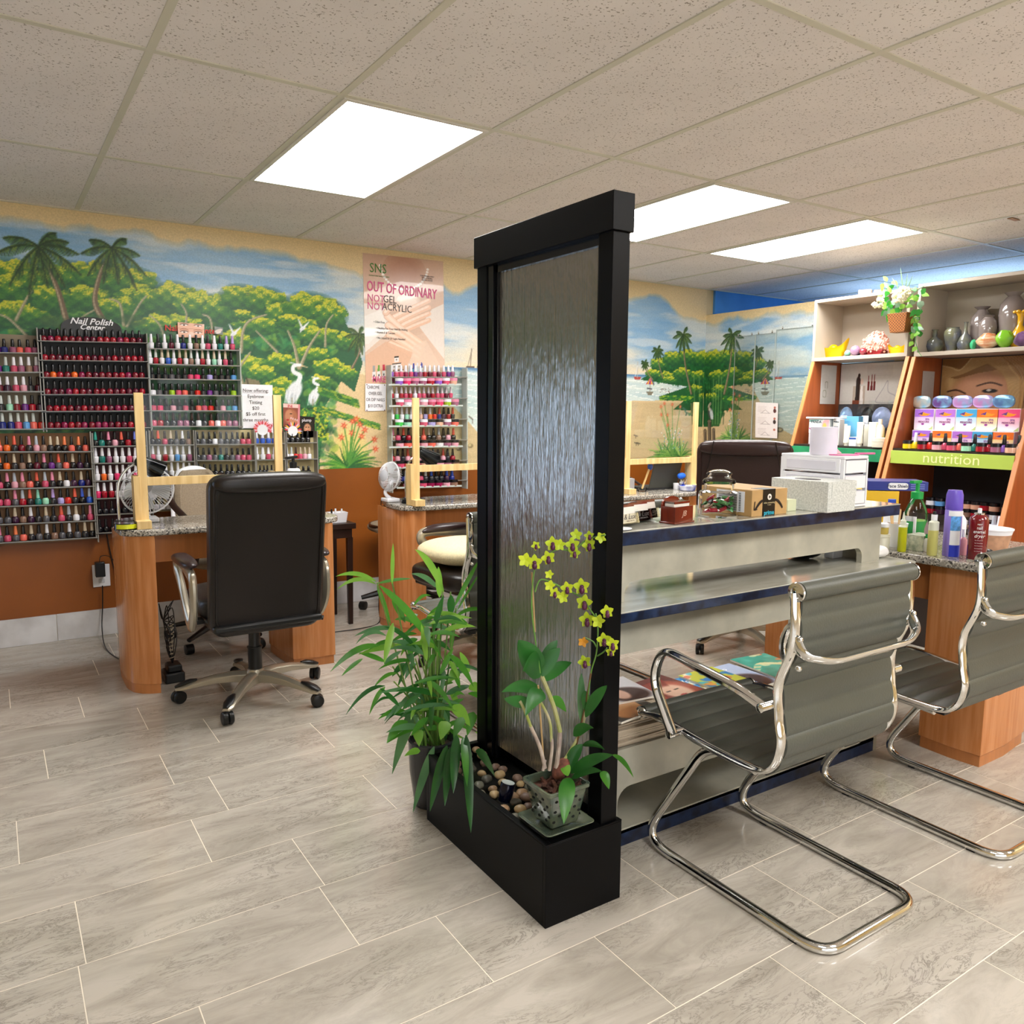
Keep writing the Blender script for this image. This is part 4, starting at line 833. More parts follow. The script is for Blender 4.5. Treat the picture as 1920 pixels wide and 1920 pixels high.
gc = grey_chair((-1, 1), (-1, 1), (1.80, 1.17, 0), 'nearest grey ribbed chrome armchair, seen from behind at the counter left')
gc2 = grey_chair((), (), (2.60, 1.148, 0), 'grey ribbed chrome armchair at right, in front of the bottle desk')
gc3 = grey_chair((1,), (1,), (1.805, 2.70, 0), 'grey chrome armchair half hidden behind the water wall, left')
dup(gc3, (2.445, 2.67, 0), 0, 'grey chrome armchair behind the counter, back just above the card holders')
# ================================================================ RECEPTION COUNTER
m_lam = mat('cream_marble_laminate', '#b9b5a4', .3, var=0, col2='#a19e90', scale=7, bump=.05, bscale=30)
m_top = mat('cream_marble_top', '#c3c0b2', .06, var=0, col2='#aaa799', scale=5, stretch=(1, 4, 1), coat=.3)
m_bedge = mat('navy_marble_edge', '#1d2f50', .3, var=0, col2='#0c1429', scale=26)
ct = thing('reception_counter', 'two-level cream marble reception counter with navy marble edges', 'counter', (1.30, 1.714, 0))
O = lambda x, y: (x-1.30, y-1.714)
def slab(poly, z0, z1, nm, m=m_top):
    p = [O(*q) for q in poly]; return part(G().prism(p, 'z', z0, z1), nm, m, ct, .0015)
lowp = [(1.40, 1.652)]+[(2.90+.04*math.sin(a), 1.69-.04*math.cos(a)) for a in np.linspace(0, PI/2, 6)]+[(2.94, 2.15), (1.40, 2.15)]
slab(lowp, .7425, .746, 'lower_top')
def shrink(p, d): 
    cx, cy = 2.12, 1.9; return [(x-math.copysign(d, x-cx), y-math.copysign(d, y-cy)) for x, y in p]
slab(shrink(lowp, .001), .7145, .7425, 'lower_edge', m_bedge)
upp = [(1.40, 1.698), (2.862, 1.698), (2.862, 2.06), (1.40, 2.06)]
slab(upp, .9625, .967, 'upper_top'); slab(shrink(upp, .001), .9245, .9625, 'upper_edge', m_bedge)
def rpanel(nm, x0, x1, z0, z1, hx0, hx1, hz0, hz1, r, y0=1.75, th=.022, openbottom=True):
    """upright panel with a round-cornered opening"""
    a = [(hx1, hz0)]+[(hx1-r+r*math.cos(t), hz1-r+r*math.sin(t)) for t in np.linspace(0, PI/2, 7)]+[(hx0+r+r*math.cos(t), hz1-r+r*math.sin(t)) for t in np.linspace(PI/2, PI, 7)]+[(hx0, hz0)]
    g = G(); d = 1.30
    if openbottom: p = [(x0, z0), (x0, z1), (x1, z1), (x1, z0)]+a
    g.prism([(x-d, z) for x, z in p], 'y', y0-1.714, y0+th-1.714); return part(g, nm, m_lam, ct, smooth=False)
rpanel('upper_panel', 1.40, 2.828, .746, .9245, 1.545, 2.716, .746, .805, .035)
part(G().box(1.48, 1.502, .06, .30, .746, .9245), 'upper_support', m_lam, ct); part(G().box(.1, .12, .06, .30, .746, .9245), 'upper_support', m_lam, ct)
part(G().box(.1, 1.51, .0, .02, .60, .7145), 'apron', m_lam, ct, smooth=False)
part(G().box(.1, .12, .02, .40, .05, .7145), 'end_panel', m_lam, ct, smooth=False); part(G().box(1.51, 1.53, -.0, .42, .0, .7145), 'end_panel', m_lam, ct, smooth=False)
part(G().box(.12, 1.51, .0, .33, .285, .307), 'magazine_shelf', m_lam, ct, smooth=False)
rpanel('lower_panel', 1.40, 2.81, .05, .285, 1.505, 2.72, .05, .187, .05, y0=1.714, th=.02)
part(G().box(.12, 1.51, .31, .33, .05, .285), 'lower_back', m_lam, ct, smooth=False); part(G().box(.12, 1.51, .0, .33, .04, .055), 'bottom_board', m_lam, ct, smooth=False)
part(G().box(.1, 1.51, .0, .018, 0, .05), 'kick_edge', m_bedge, ct, smooth=False)
# ---------------- magazines and newspapers
m_page = mat('newsprint', '#b9aa95', .8, var=.15, scale=90, stretch=(1, 1, 40)); m_page2 = mat('magazine_pages', '#ddd6c8', .6, var=.1, scale=120, stretch=(1, 1, 60))
vprint = vcmat('glossy_print', .25, 0, .3, .03, 60)
def cover(w, h, seed, bg, kind):
    cv = Canvas(w, h, .004, bg); g = np.random.default_rng(seed)
    if kind == 'face':
        cv.ell(w*.5, h*.42, w*.5, h*.42, '#b5523a'); cv.ell(w*.52, h*.40, w*.3, h*.30, '#f0b89a'); 
        for i in range(26): cv.line([(w*.2+g.random()*w*.6, h*.85), (w*(.05+g.random()*.3), h*.1)], .004, '#8a2f22', .7)
        cv.ell(w*.52, h*.40, w*.24, h*.24, '#f3c3a6'); cv.ell(w*.42, h*.46, .012, .005, '#3c2a22'); cv.ell(w*.62, h*.46, .012, .005, '#3c2a22'); cv.ell(w*.52, h*.26, .016, .006, '#b83a3a')
    elif kind == 'hands':
        cv.a[:] = hexf(bg)
        for k in range(5): cv.ell(w*(.25+.13*k), h*.4, .016, h*.3, '#c88f5a', 1, -.2)
        cv.ell(w*.5, h*.12, w*.35, h*.16, '#b87a48')
    elif kind == 'blue':
        for i in range(40): cv.ell(g.random()*w, g.random()*h, .02, .012, ('#e8b23a', '#2a7ac8', '#f2efe2', '#d85a3a', '#3ab0d8')[int(g.random()*5)], .8, g.random()*3)
    elif kind == 'green':
        n = cv.noise(.08, .05, 3, seed)[..., None]; cv.a = cv.a*(1-n)+np.array(hexf('#2f8f78'))*n; cv.curve([(0, h*.4), (w*.4, h*.6), (w, h*.35)], .012, '#e4dfa8')
        for i in range(14): cv.ell(g.random()*w, g.random()*h, .018, .01, ('#e8e2b0', '#e07a4a', '#5ab8a0')[int(g.random()*3)], .8)
    elif kind == 'white':
        cv.ell(w*.5, h*.25, w*.45, h*.3, '#4a2f2a'); cv.ell(w*.35, h*.3, w*.18, h*.22, '#e8b8a0')
    return cv
def magazine(label, x, y, z, w, h, rz, seed, bg, kind, title='', tc='#c02a2a', th=.006, ts=.05):
    t = thing('magazine', label, 'magazine', (x, y, z), rz, 'magazines under the counter')
    part(G().box(-w/2, w/2, -h/2, h/2, 0, th), 'pages', m_page2, t)
    c = cover(w, h, seed, bg, kind); cvo = c.build(lambda U, V: np.stack([U-w/2, V-h/2, np.full_like(U, th+.0006)], 1), 'cover', vprint, t)
    if title: text(title, ts, mat('ink_'+tc[1:], tc, .4, var=0), t, (0, h*.32, th+.001), (0, 0, 0), sx=.9)
k = 0
for (x0, n, yy) in ((1.60, 15, 1.84), (1.79, 11, 1.86)):
    z = .3075
    for i in range(n):
        w, h = (.25, .24) if x0 < 1.7 else (.15, .24); th = .0058; g = G()
        P = [[(u, v, th/2) for u in np.linspace(-w/2, w/2, 5)] for v in (-h/2, 0, h/2)]; g.sheet(P, th*.92)
        solo(g, 'newspaper', m_page, 'folded newspaper %s from top of the %s stack under the counter' % (ordw(n-i), 'left' if x0 < 1.7 else 'second'), 'newspaper', (x0+rng.normal()*.004, yy+rng.normal()*.006, z), group='newspaper stacks under the counter', rz=rng.normal()*.03, smooth=False); z += th
magazine('dark magazine with a fanned hand on its cover, far left under counter', 1.575, 1.83, .396, .19, .24, .15, 2, '#3a2f2a', 'hands')
magazine('white magazine with large red letters on the left stack', 1.665, 1.90, .403, .17, .2, -.1, 3, '#ece8ea', 'white', 're', '#d8402a', ts=.08)
zz = .3075
magazine('magazine with a red-haired face on the cover', 1.86, 1.87, .373, .2, .24, .12, 4, '#6a2a22', 'face')
for i, (x, bg, kd, lb, ti) in enumerate(((2.03, '#3a8ac8', 'blue', 'blue puzzle magazine right of the red-haired face', 'Women'), (2.12, '#c8c83a', 'blue', 'yellow-green edged magazine under the pale blue one', ''), (2.22, '#b8c4e0', 'white', 'pale blue magazine with a dark portrait', 'Go'), (2.41, '#5ac0a8', 'green', 'sea-green travel magazine right of the pale blue one', ''))):
    base_z = .3075
    for q in range(6):
        g = G().box(-.09, .09, -.12, .12, 0, .0068); solo(g, 'magazine', m_page2, 'magazine %s up in the counter pile topped by the %s one' % (ordw(q+1), ('blue puzzle', '', 'pale blue', 'sea-green')[i]), 'magazine', (x+rng.normal()*.004, 1.875+rng.normal()*.004, base_z+q*.007), group='magazine piles under the counter', rz=rng.normal()*.04) if i != 1 else None
    magazine(lb, x, 1.87+.01*i, .350+.007*(i % 2)+(.0 if i != 1 else .0), .18, .235, (-.06, .05, .02, -.1)[i], 10+i, bg, kd, ti, '#f0f0f0', ts=.04)
# ================================================================ OFFICE CHAIRS
m_blk_leath = mat('black_leather', '#1c1614', .34, var=.08, scale=5, bump=.3, bscale=140)
m_brn_leath = mat('dark_brown_leather', '#32211f', .3, var=.1, scale=5, bump=.3, bscale=140)
m_silver = mat('champagne_silver_plastic', '#b3aa98', .25, .6, var=.02)
m_padbrn = mat('brown_arm_pad', '#2a1a1b', .3, var=.1)
def cushion(g, cx, cy, cz, w, d, h, r=.03, puff=.02, n=18, M4=None, exp=4):
    """rounded upholstered block"""
    q = G(); P = []
    import itertools
    for j in range(n+1):
        v = -PI/2+PI*j/n; row = []
        for i in range(2*n):
            u = -PI+2*PI*i/(2*n); f = lambda c, e: math.copysign(abs(c)**e, c)
            e = 2/exp; row.append((cx+w/2*f(math.cos(v), e)*f(math.cos(u), e), cy+d/2*f(math.cos(v), e)*f(math.sin(u), e), cz+h/2*f(math.sin(v), e*1.2)))
        row.append(row[0]); P.append(row)
    q.grid(P)
    if M4: q.xf(M4)
    return g.add(q.v, q.f)
def office_chair(name, lab, loc, rz, m, group=None, back_h=.685, sc=1, exec_seams=False, mb=None):
    t = thing(name, lab, 'chair', loc, rz, group); mb = mb or m_silver
    # back: thick slab, wider at shoulder, slightly reclined
    B = G(); zc = .36+back_h/2; N = 22; rows = []
    def outline(f):   # half-outline rounded rectangle in x,z with top roll
        return [(x*f, z) for x, z in rrect(-.237, .237, -back_h/2, back_h/2, .06, 6)]
    out = outline(1)
    def ybk(z): return -.245-.055*(z/(back_h/2))-.0
    lv = []
    for dy, ins in ((-.034, .035), (-.042, .012), (-.030, .0), (.030, .0), (.05, .015), (.055, .05)):
        lv.append([(x*(1-ins/.237)*(1+.03*z), ybk(z)+dy, zc+z*(1-ins/(back_h/2))) for x, z in out])
    n = len(out); vs = [p for l in lv for p in l]; fs = [(j*n+i, j*n+(i+1) % n, (j+1)*n+(i+1) % n, (j+1)*n+i) for j in range(len(lv)-1) for i in range(n)]+[tuple(range(n))[::-1], tuple((len(lv)-1)*n+i for i in range(n))]
    B.add(vs, fs); bk = part(B, 'backrest', m, t, ang=60)
    g = G(); g.tube([(x*(1-.02/.237)*(1+.03*z), ybk(z)-.040, zc+z*(1-.02/(back_h/2))) for x, z in out], .0042, 6, closed=True); part(g, 'welt', m, bk)
    g = G(); cushion(g, 0, -.27-.055, .36+back_h-.035, .46, .10, .085, exp=3.4); part(g, 'headroll', m, t)
    if exec_seams:
        g = G()
        for s in (-1, 1): g.tube(smoothpath([(s*.15, -.39, .36+back_h), (s*.17, -.352, .36+back_h-.10), (s*.19, -.34, .36+back_h-.22), (s*.15, -.32, .36+back_h-.36)], 6), .003, 5)
        part(g, 'seam', m_blk_leath, bk, kind='stuff')
    g = G(); cushion(g, 0, .075, .455, .50, .44, .115, exp=4.5); st = part(g, 'seat', m, t)
    part(G().box(-.23, .23, -.26, .24, .385, .415), 'seat_pan', m_blkpl, t, .01)
    part(G().tube([(.10, -.02, .37), (.26, -.06, .355), (.30, -.07, .345)], [.006, .006, .012], 8), 'tilt_lever', m_blkpl, t)
    for s in (-1, 1):
        P = smoothpath([(s*.285, -.155, .60), (s*.285, -.16, .50), (s*.283, -.12, .425), (s*.28, -.06, .385), (s*.28, .01, .44), (s*.283, .08, .53), (s*.285, .16, .60), (s*.285, .14, .645), (s*.285, .0, .64), (s*.285, -.10, .625)], 6, closed=True)
        a = part(G().tube(P, .027, 10, closed=True, sq=(.62, 1.0)), 'arm_loop', mb, t)
        q = G(); cushion(q, s*.285, .0, .662, .075, .34, .045, exp=2.6); q.v = [(x, y, z-.25*max(0, y-.05)**2*4) for x, y, z in q.v]; part(q, 'arm_pad', m_padbrn, t)
        part(G().bar((s*.2, -.04, .40), (s*.275, -.05, .40), .05, .02), 'arm_bracket', m_blkpl, t, .002)
    part(G().lathe([(.031, .12), (.031, .23), (.034, .235), (.034, .24), (.026, .241), (.024, .38)], n=24), 'gas_column', m_blkpl, t)
    hub = part(G().lathe([(.03, .07), (.042, .075), (.046, .11), (.036, .135), (.0315, .137)], n=24), 'star_base', mb, t)
    for k in range(5):
        a = math.radians(90+72*k); c, s_ = math.cos(a), math.sin(a); D = lambda r, w, z: (c*r-s_*w, s_*r+c*w, z)
        vs = []; fs = []; prof = [(.03, .030, .128, .078), (.10, .027, .128, .085), (.18, .023, .117, .082), (.26, .022, .098, .070), (.315, .024, .082, .062), (.342, .016, .076, .060)]
        for r, w, zt, zb in prof: vs += [D(r, -w, zb), D(r, w, zb), D(r, w, zt-.012), D(r, w*.35, zt), D(r, -w*.35, zt), D(r, -w, zt-.012)]
        m6 = len(prof)
        fs = [(j*6+i, j*6+(i+1) % 6, (j+1)*6+(i+1) % 6, (j+1)*6+i) for j in range(m6-1) for i in range(6)]+[tuple(range(6))[::-1], tuple((m6-1)*6+i for i in range(6))]
        lg = part(G().add(vs, fs), 'base_leg', mb, t, .003, ang=50)
        q = G(); q.add([D(r, w*f, zz) for r, f0, zz in ((.262, .9, .1015), (.30, 1, .093), (.338, .8, .083)) for w, f in ((-.021*f0, 1), (0, 1), (.021*f0, 1))], [(0, 1, 4, 3), (1, 2, 5, 4), (3, 4, 7, 6), (4, 5, 8, 7)])
        q.v = [(x, y, z+.002) for x, y, z in q.v]; e = G(); e.tube([D(.25, 0, .102), D(.28, 0, .098), D(.315, 0, .086), D(.343, 0, .075)], [.008, .018, .021, .012], 12, sq=(.5, 1)); part(e, 'foot_cap', m_blkpl, lg)
        for sd in (-1, 1):
            q = G(); q.lathe([(.012, 0), (.026, .001), (.028, .004), (.028, .018), (.024, .021), (.01, .022)], n=24); q.xf(Matrix.Rotation(PI/2, 4, 'X')); q.xf(Matrix.Translation((0, .012 if sd > 0 else -.0 , 0))); q.xf(Matrix.Translation((0, 0 if sd < 0 else .012, 0)))
            q.xf(Matrix.Rotation(a+.7, 4, 'Z')); q.xf(Matrix.Translation((c*.33, s_*.33, .0285))); part(q, 'caster_wheel', m_blkpl, lg)
        q = G(); q.ball((c*.33, s_*.33, .04), (.016, .016, .022), 10, 8); part(q, 'caster_fork', m_blkpl, lg)
    return t
office_chair('office_chair', 'large black leather executive chair with its back to us, left desk', (.955, 3.585, 0), 0, m_blk_leath, 'executive swivel chairs')
c2 = office_chair('office_chair', 'black leather swivel chair with a cream cushion at the second desk', (2.13, 3.60, 0), math.radians(95), m_blk_leath, 'executive swivel chairs')
g = G(); cushion(g, 0, 0, 0, .46, .46, .13, exp=2.6)
solo(g, 'cushion', mat('cream_cushion', '#d9cda6', .85, var=.1, scale=120, bump=.4, bscale=200), 'cream fabric cushion lying on the black swivel chair seat', 'cushion', (2.06, 3.60, .578), rz=.1)
office_chair('office_chair', 'tall dark brown leather chair standing behind the reception counter', (3.50, 2.98, 0), math.radians(-52), m_brn_leath, 'executive swivel chairs', back_h=.80, exec_seams=True)
# technician chairs: tan shells with dark bentwood trim
m_tan = mat('tan_fabric', '#8f7f6a', .8, var=.12, scale=150, bump=.5, bscale=240); m_bent = mat('bentwood_dark_brown', '#2e1c17', .3, var=.1)
m_white_pl = mat('white_plastic', '#e6e6ea', .35, var=.02)
def tech_chair(lab, loc, rz, h=.96):
    t = thing('technician_chair', lab, 'chair', loc, rz, 'tan technician chairs behind the desks')
    g = G(); P = []
    for j in range(11):
        z = .50+(h-.5)*j/10; w = .15*(1-.25*abs(j/10-.35)**1.4)*(1 if j < 9 else (.86 if j == 9 else .55)); P.append([(w*math.sin(a), -.20-.06*j/10-.05*math.cos(a*1.0)+.05, z) for a in np.linspace(-1.35, 1.35, 13)])
    g.sheet(P, .045); part(g, 'backrest', m_tan, t, sub=1)
    g = G(); g.tube(smoothpath([(-.18, -.14, .52), (-.15, -.225, .74), (-.085, -.262, h-.02), (.085, -.262, h-.02), (.15, -.225, .74), (.18, -.14, .52)], 8), .012, 8, sq=(1.4, .8)); part(g, 'back_trim', m_white_pl, t)
    g = G(); cushion(g, 0, .03, .49, .50, .48, .11, exp=3); part(g, 'seat', m_tan, t)
    for s in (-1, 1): part(G().tube(smoothpath([(s*.15, -.245, .93), (s*.21, -.19, .89), (s*.27, -.03, .80), (s*.29, .15, .72), (s*.285, .21, .62), (s*.27, .16, .50), (s*.22, .05, .46)], 7), .014, 8, sq=(.7, 1.3)), 'bentwood_arm', m_bent, t)
    part(G().lathe([(.028, .1), (.028, .3), (.02, .302), (.02, .45)], n=16), 'gas_column', m_blkpl, t)
    for k in range(5):
        a = math.radians(20+72*k); lg = part(G().tube([(0, 0, .12), (.16*math.cos(a), .16*math.sin(a), .105), (.31*math.cos(a), .31*math.sin(a), .075)], [.026, .022, .014], 8, sq=(.8, 1)), 'base_leg', m_blkpl, t)
        q = G(); q.lathe([(.012, -.022), (.027, -.02), (.027, .02), (.012, .022)], n=18); q.xf(Matrix.Rotation(PI/2, 4, 'X')); q.xf(Matrix.Rotation(a+1, 4, 'Z')); q.xf(Matrix.Translation((.31*math.cos(a), .31*math.sin(a), .0275))); part(q, 'caster_wheel', m_blkpl, lg)
    return t
tc1 = tech_chair('tan technician chair with dark bentwood arms behind the left desk', (1.07, 4.62, 0), PI+.35)
ts = thing('technician_stool', 'low tan stool with black star base behind the second desk leg', 'stool', (2.27, 4.76, 0))
g = G(); cushion(g, 0, 0, .545, .46, .42, .085, exp=3); part(g, 'seat', m_tan, ts)
g = G(); g.tube([(.235*math.cos(a)*(1 if abs(math.cos(a)) < .9 else .98), .215*math.sin(a), .565) for a in np.linspace(0, 2*PI, 30, endpoint=False)], .008, 8, closed=True); part(g, 'seat_piping', m_bent, ts)
part(G().lathe([(.12, .48), (.13, .50), (.10, .505)], n=20), 'seat_plate', m_blkpl, ts); part(G().lathe([(.028, .1), (.028, .3), (.02, .302), (.02, .49)], n=16), 'gas_column', m_blkpl, ts)
for k in range(5):
    a = math.radians(162+72*k); lg = part(G().tube([(0, 0, .125), (.16*math.cos(a), .16*math.sin(a), .11), (.29*math.cos(a), .29*math.sin(a), .08)], [.03, .026, .018], 8, sq=(.8, 1)), 'base_leg', m_blkpl, ts)
    q = G(); q.lathe([(.012, -.022), (.027, -.02), (.027, .02), (.012, .022)], n=18); q.xf(Matrix.Rotation(PI/2, 4, 'X')); q.xf(Matrix.Rotation(a+1, 4, 'Z')); q.xf(Matrix.Translation((.28*math.cos(a), .28*math.sin(a), .0275))); part(q, 'caster_wheel', m_blkpl, lg)
dup(tc1, (3.86, 4.64, 0), PI-.1, 'tan technician chair behind the third desk, right of the water wall')
# ================================================================ MANICURE DESKS
m_gran = bpy.data.materials.new('speckled_granite'); m_gran.use_nodes = True; nt = m_gran.node_tree; b = nt.nodes['Principled BSDF']; b.inputs['Roughness'].default_value = .12
tc = nt.nodes.new('ShaderNodeTexCoord'); vo = nt.nodes.new('ShaderNodeTexVoronoi'); vo.inputs['Scale'].default_value = 170; nz = nt.nodes.new('ShaderNodeTexNoise'); nz.inputs['Scale'].default_value = 45; nz.inputs['Detail'].default_value = 5
r = nt.nodes.new('ShaderNodeValToRGB'); r.color_ramp.interpolation = 'CONSTANT'; e = r.color_ramp.elements; e[0].color = (*lin('#3a3836'), 1); e[1].position = .30; e[1].color = (*lin('#8f8a80'), 1)
for p_, c_ in ((.52, '#b9b2a6'), (.70, '#77706a'), (.82, '#d2ccc0')): q = e.new(p_); q.color = (*lin(c_), 1)
mx = nt.nodes.new('ShaderNodeMix'); mx.data_type = 'FLOAT'; mx.inputs[0].default_value = .45
nt.links.new(tc.outputs['Object'], vo.inputs['Vector']); nt.links.new(tc.outputs['Object'], nz.inputs['Vector']); sp_ = nt.nodes.new('ShaderNodeSeparateColor'); nt.links.new(vo.outputs['Color'], sp_.inputs[0])
nt.links.new(sp_.outputs[0], mx.inputs[2]); nt.links.new(nz.outputs['Fac'], mx.inputs[3]); nt.links.new(mx.outputs[0], r.inputs[0]); nt.links.new(r.outputs[0], b.inputs['Base Color'])
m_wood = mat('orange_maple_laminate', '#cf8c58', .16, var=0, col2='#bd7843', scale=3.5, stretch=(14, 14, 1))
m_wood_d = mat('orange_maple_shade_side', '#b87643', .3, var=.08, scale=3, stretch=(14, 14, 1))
m_pine = mat('raw_pine', '#e6c98f', .6, var=0, col2='#d3b074', scale=4, stretch=(9, 9, 1))
m_clear = bpy.data.materials.new('clear_acrylic'); m_clear.use_nodes = True; nt = m_clear.node_tree; b = nt.nodes['Principled BSDF']
tr = nt.nodes.new('ShaderNodeBsdfTransparent'); tr.inputs[0].default_value = (.97, .985, .98, 1); gl = nt.nodes.new('ShaderNodeBsdfGlossy'); gl.inputs['Roughness'].default_value = .03; fr_ = nt.nodes.new('ShaderNodeFresnel'); fr_.inputs[0].default_value = 1.3; ms = nt.nodes.new('ShaderNodeMixShader')
nt.links.new(fr_.outputs[0], ms.inputs[0]); nt.links.new(tr.outputs[0], ms.inputs[1]); nt.links.new(gl.outputs[0], ms.inputs[2]); nt.links.new(ms.outputs[0], nt.nodes['Material Output'].inputs[0])
m_acr_edge = mat('acrylic_edge', '#c9d2cc', .2, var=0, alpha=.75)
def desk(lab, loc, xf=None, L=1.03, D=.45):
    t = thing('manicure_desk', lab, 'desk', loc, 0, 'wooden manicure desks with granite tops'); X = lambda g: g.xf(xf) if xf else g
    top = [(0, D*.55)]+[(.0+.16*(1-math.cos(a)), .10*(1-math.sin(a))+.005) for a in np.linspace(.15, PI/2, 8)]+[(L*.5, -.012), (L-.10, .004)]+[(L-.10+.10*math.sin(a), .10*(1-math.cos(a))+.004) for a in np.linspace(.2, PI/2, 6)]+[(L, D), (.06, D)]
    part(X(G().prism(top, 'z', .735, .765)), 'granite_top', m_gran, t, .008, seg=3, ang=60)
    ll = [(.008, .40), (.006, .17), (.024, .09), (.06, .045), (.10, .022), (.136, .012), (.136, .40)]
    rl = [(.745, .30), (.765, .05), (.86, .022), (L-.055, .012), (L-.04, .40), (.745, .40)]
    for poly, nm in ((ll, 'left_pedestal'), (rl, 'right_pedestal')):
        cx = sum(p[0] for p in poly)/len(poly); cy = sum(p[1] for p in poly)/len(poly)
        p_ = part(X(G().prism(poly, 'z', .045, .735)), nm, m_wood, t, .0015, ang=50)
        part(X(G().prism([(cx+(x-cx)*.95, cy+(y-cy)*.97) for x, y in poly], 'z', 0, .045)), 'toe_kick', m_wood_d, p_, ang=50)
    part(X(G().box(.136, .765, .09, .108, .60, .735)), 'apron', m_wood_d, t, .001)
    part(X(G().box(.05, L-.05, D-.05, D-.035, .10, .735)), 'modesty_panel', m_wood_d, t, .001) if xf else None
    return t
dk1 = desk('nearest manicure desk at left, curved orange wood legs and granite top', (.465, 3.85, 0))
dup(dk1, (1.94, 4.06, 0), 0, 'second manicure desk, half hidden by the water wall and plant')
dup(dk1, (3.26, 3.87, 0), 0, 'third manicure desk, right of the water wall near the corner')
desk('manicure desk at far right crowded with bottles', (2.95, 1.36, 0), Matrix(((0, 1, 0, 0), (1, 0, 0, 0), (0, 0, 1, 0), (0, 0, 0, 1))) @ Matrix.Translation((0, 0, 0)), L=1.05, D=.50) if False else None
d4 = thing('manicure_desk', 'wooden manicure desk at far right crowded with bottles', 'desk', (2.95, 1.36, 0), 0, 'wooden manicure desks with granite tops')
top = [(.0, 1.1), (0, .10), (.02, .035), (.06, .004), (.30, -.015), (.62, .01), (.70, .06), (.72, 1.1)]
part(G().prism(top, 'z', .735, .765), 'granite_top', m_gran, d4, .008, seg=3, ang=60)
pd = [(.052, .048), (.042, .16), (.052, .285), (.44, .285), (.44, .075), (.24, .05)]
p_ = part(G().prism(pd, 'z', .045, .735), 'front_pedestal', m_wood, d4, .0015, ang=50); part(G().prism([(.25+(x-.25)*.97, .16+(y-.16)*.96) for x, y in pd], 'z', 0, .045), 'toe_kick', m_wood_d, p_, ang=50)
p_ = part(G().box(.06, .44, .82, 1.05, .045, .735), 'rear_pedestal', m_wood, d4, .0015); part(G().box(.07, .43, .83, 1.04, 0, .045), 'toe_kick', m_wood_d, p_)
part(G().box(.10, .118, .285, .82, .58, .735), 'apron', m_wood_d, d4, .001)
# ---- raw pine sneeze guards with a clear sheet
def guard(lab, x, y, w, clearz=True):
    t = thing('sneeze_guard', lab, 'screen', (x, y, .766), 0, 'raw pine sneeze guards on the desks'); W = .019
    for s, nm in ((0, 'post'), (w, 'post')):
        part(G().box(s-W, s+W, -.009, .009, .02 if 0 else 0, .61), nm, m_pine, t, .0008)
        part(G().box(s-W*1.3-.015, s-W*1.3+.013, -.055+.04, .05+.0, 0, .235), 'brace', m_pine, t, .0008)
        part(G().box(s-W*2.2, s+W*1.0, -.075, -.011, 0, .035) if True else G(), 'foot_block', m_pine, t, .0008)
    part(G().box(W, w-W, -.009, .009, .19, .228), 'rail', m_pine, t, .0008)
    part(G().box(W*.3, w-W*.3, .0095, .0125, .20, .605), 'clear_sheet', m_clear, t)
    return t
guard('pine sneeze guard on the nearest left desk, in front of the bottle racks', .578, 3.96, .625)
guard('pine sneeze guard on the second desk, cut off by the water wall', 2.04, 4.12, .60)
guard('pine sneeze guard on the third desk before the painted island', 3.545, 4.02, .625)
# ---- gooseneck lamps
m_lampb = mat('lamp_black_enamel', '#111317', .15, var=.05)
def goose(lab, loc, rz=0):
    t = thing('desk_lamp', lab, 'lamp', loc, rz, 'black gooseneck lamps on the desks')
    part(G().lathe([(.064, 0), (.07, .004), (.07, .022), (.06, .030), (.012, .032)], n=32), 'lamp_base', m_lampb, t, ang=35)
    P = smoothpath([(-.045, 0, .03), (-.047, 0, .12), (-.04, 0, .20), (-.01, 0, .255), (.03, 0, .285), (.06, 0, .295)], 8); part(G().tube(P, .0062, 10), 'gooseneck', m_chrome, t)
    q = G(); q.lathe([(.018, .055), (.032, .05), (.040, .02), (.043, .0), (.066, -.10), (.064, -.10), (.041, .0), (.03, .035)], n=32, cap=False); q.xf(Matrix.Scale(.8, 4)); q.xf(Matrix.Rotation(math.radians(-58), 4, 'Y')); q.xf(Matrix.Translation((.075, 0, .285))); part(q, 'lamp_shade', m_lampb, t)
    return t
g1 = goose('black gooseneck desk lamp with chrome neck on the nearest left desk', (.53, 4.045, .766))
dup(g1, (2.075, 4.235, .766), 0, 'black gooseneck lamp on the second desk behind the pine post')
tp = thing('tape_roll', 'round black tin with a yellow printed label at the desk lamp foot', 'tape', (.50, 3.945, .766)); 
part(G().lathe([(.05, 0), (.052, .002), (.052, .026), (.05, .028), (.001, .028)], n=32), 'tin', m_lampb, tp)
q = G(); n = 16; q.add([(.0525*math.cos(a), .0525*math.sin(a), z) for a in np.linspace(-2.6, -.4, n) for z in (.004, .024)], [(2*i, 2*i+2, 2*i+3, 2*i+1) for i in range(n-1)]); part(q, 'yellow_label', mat('label_yellow', '#d8dc2a', .4), tp)
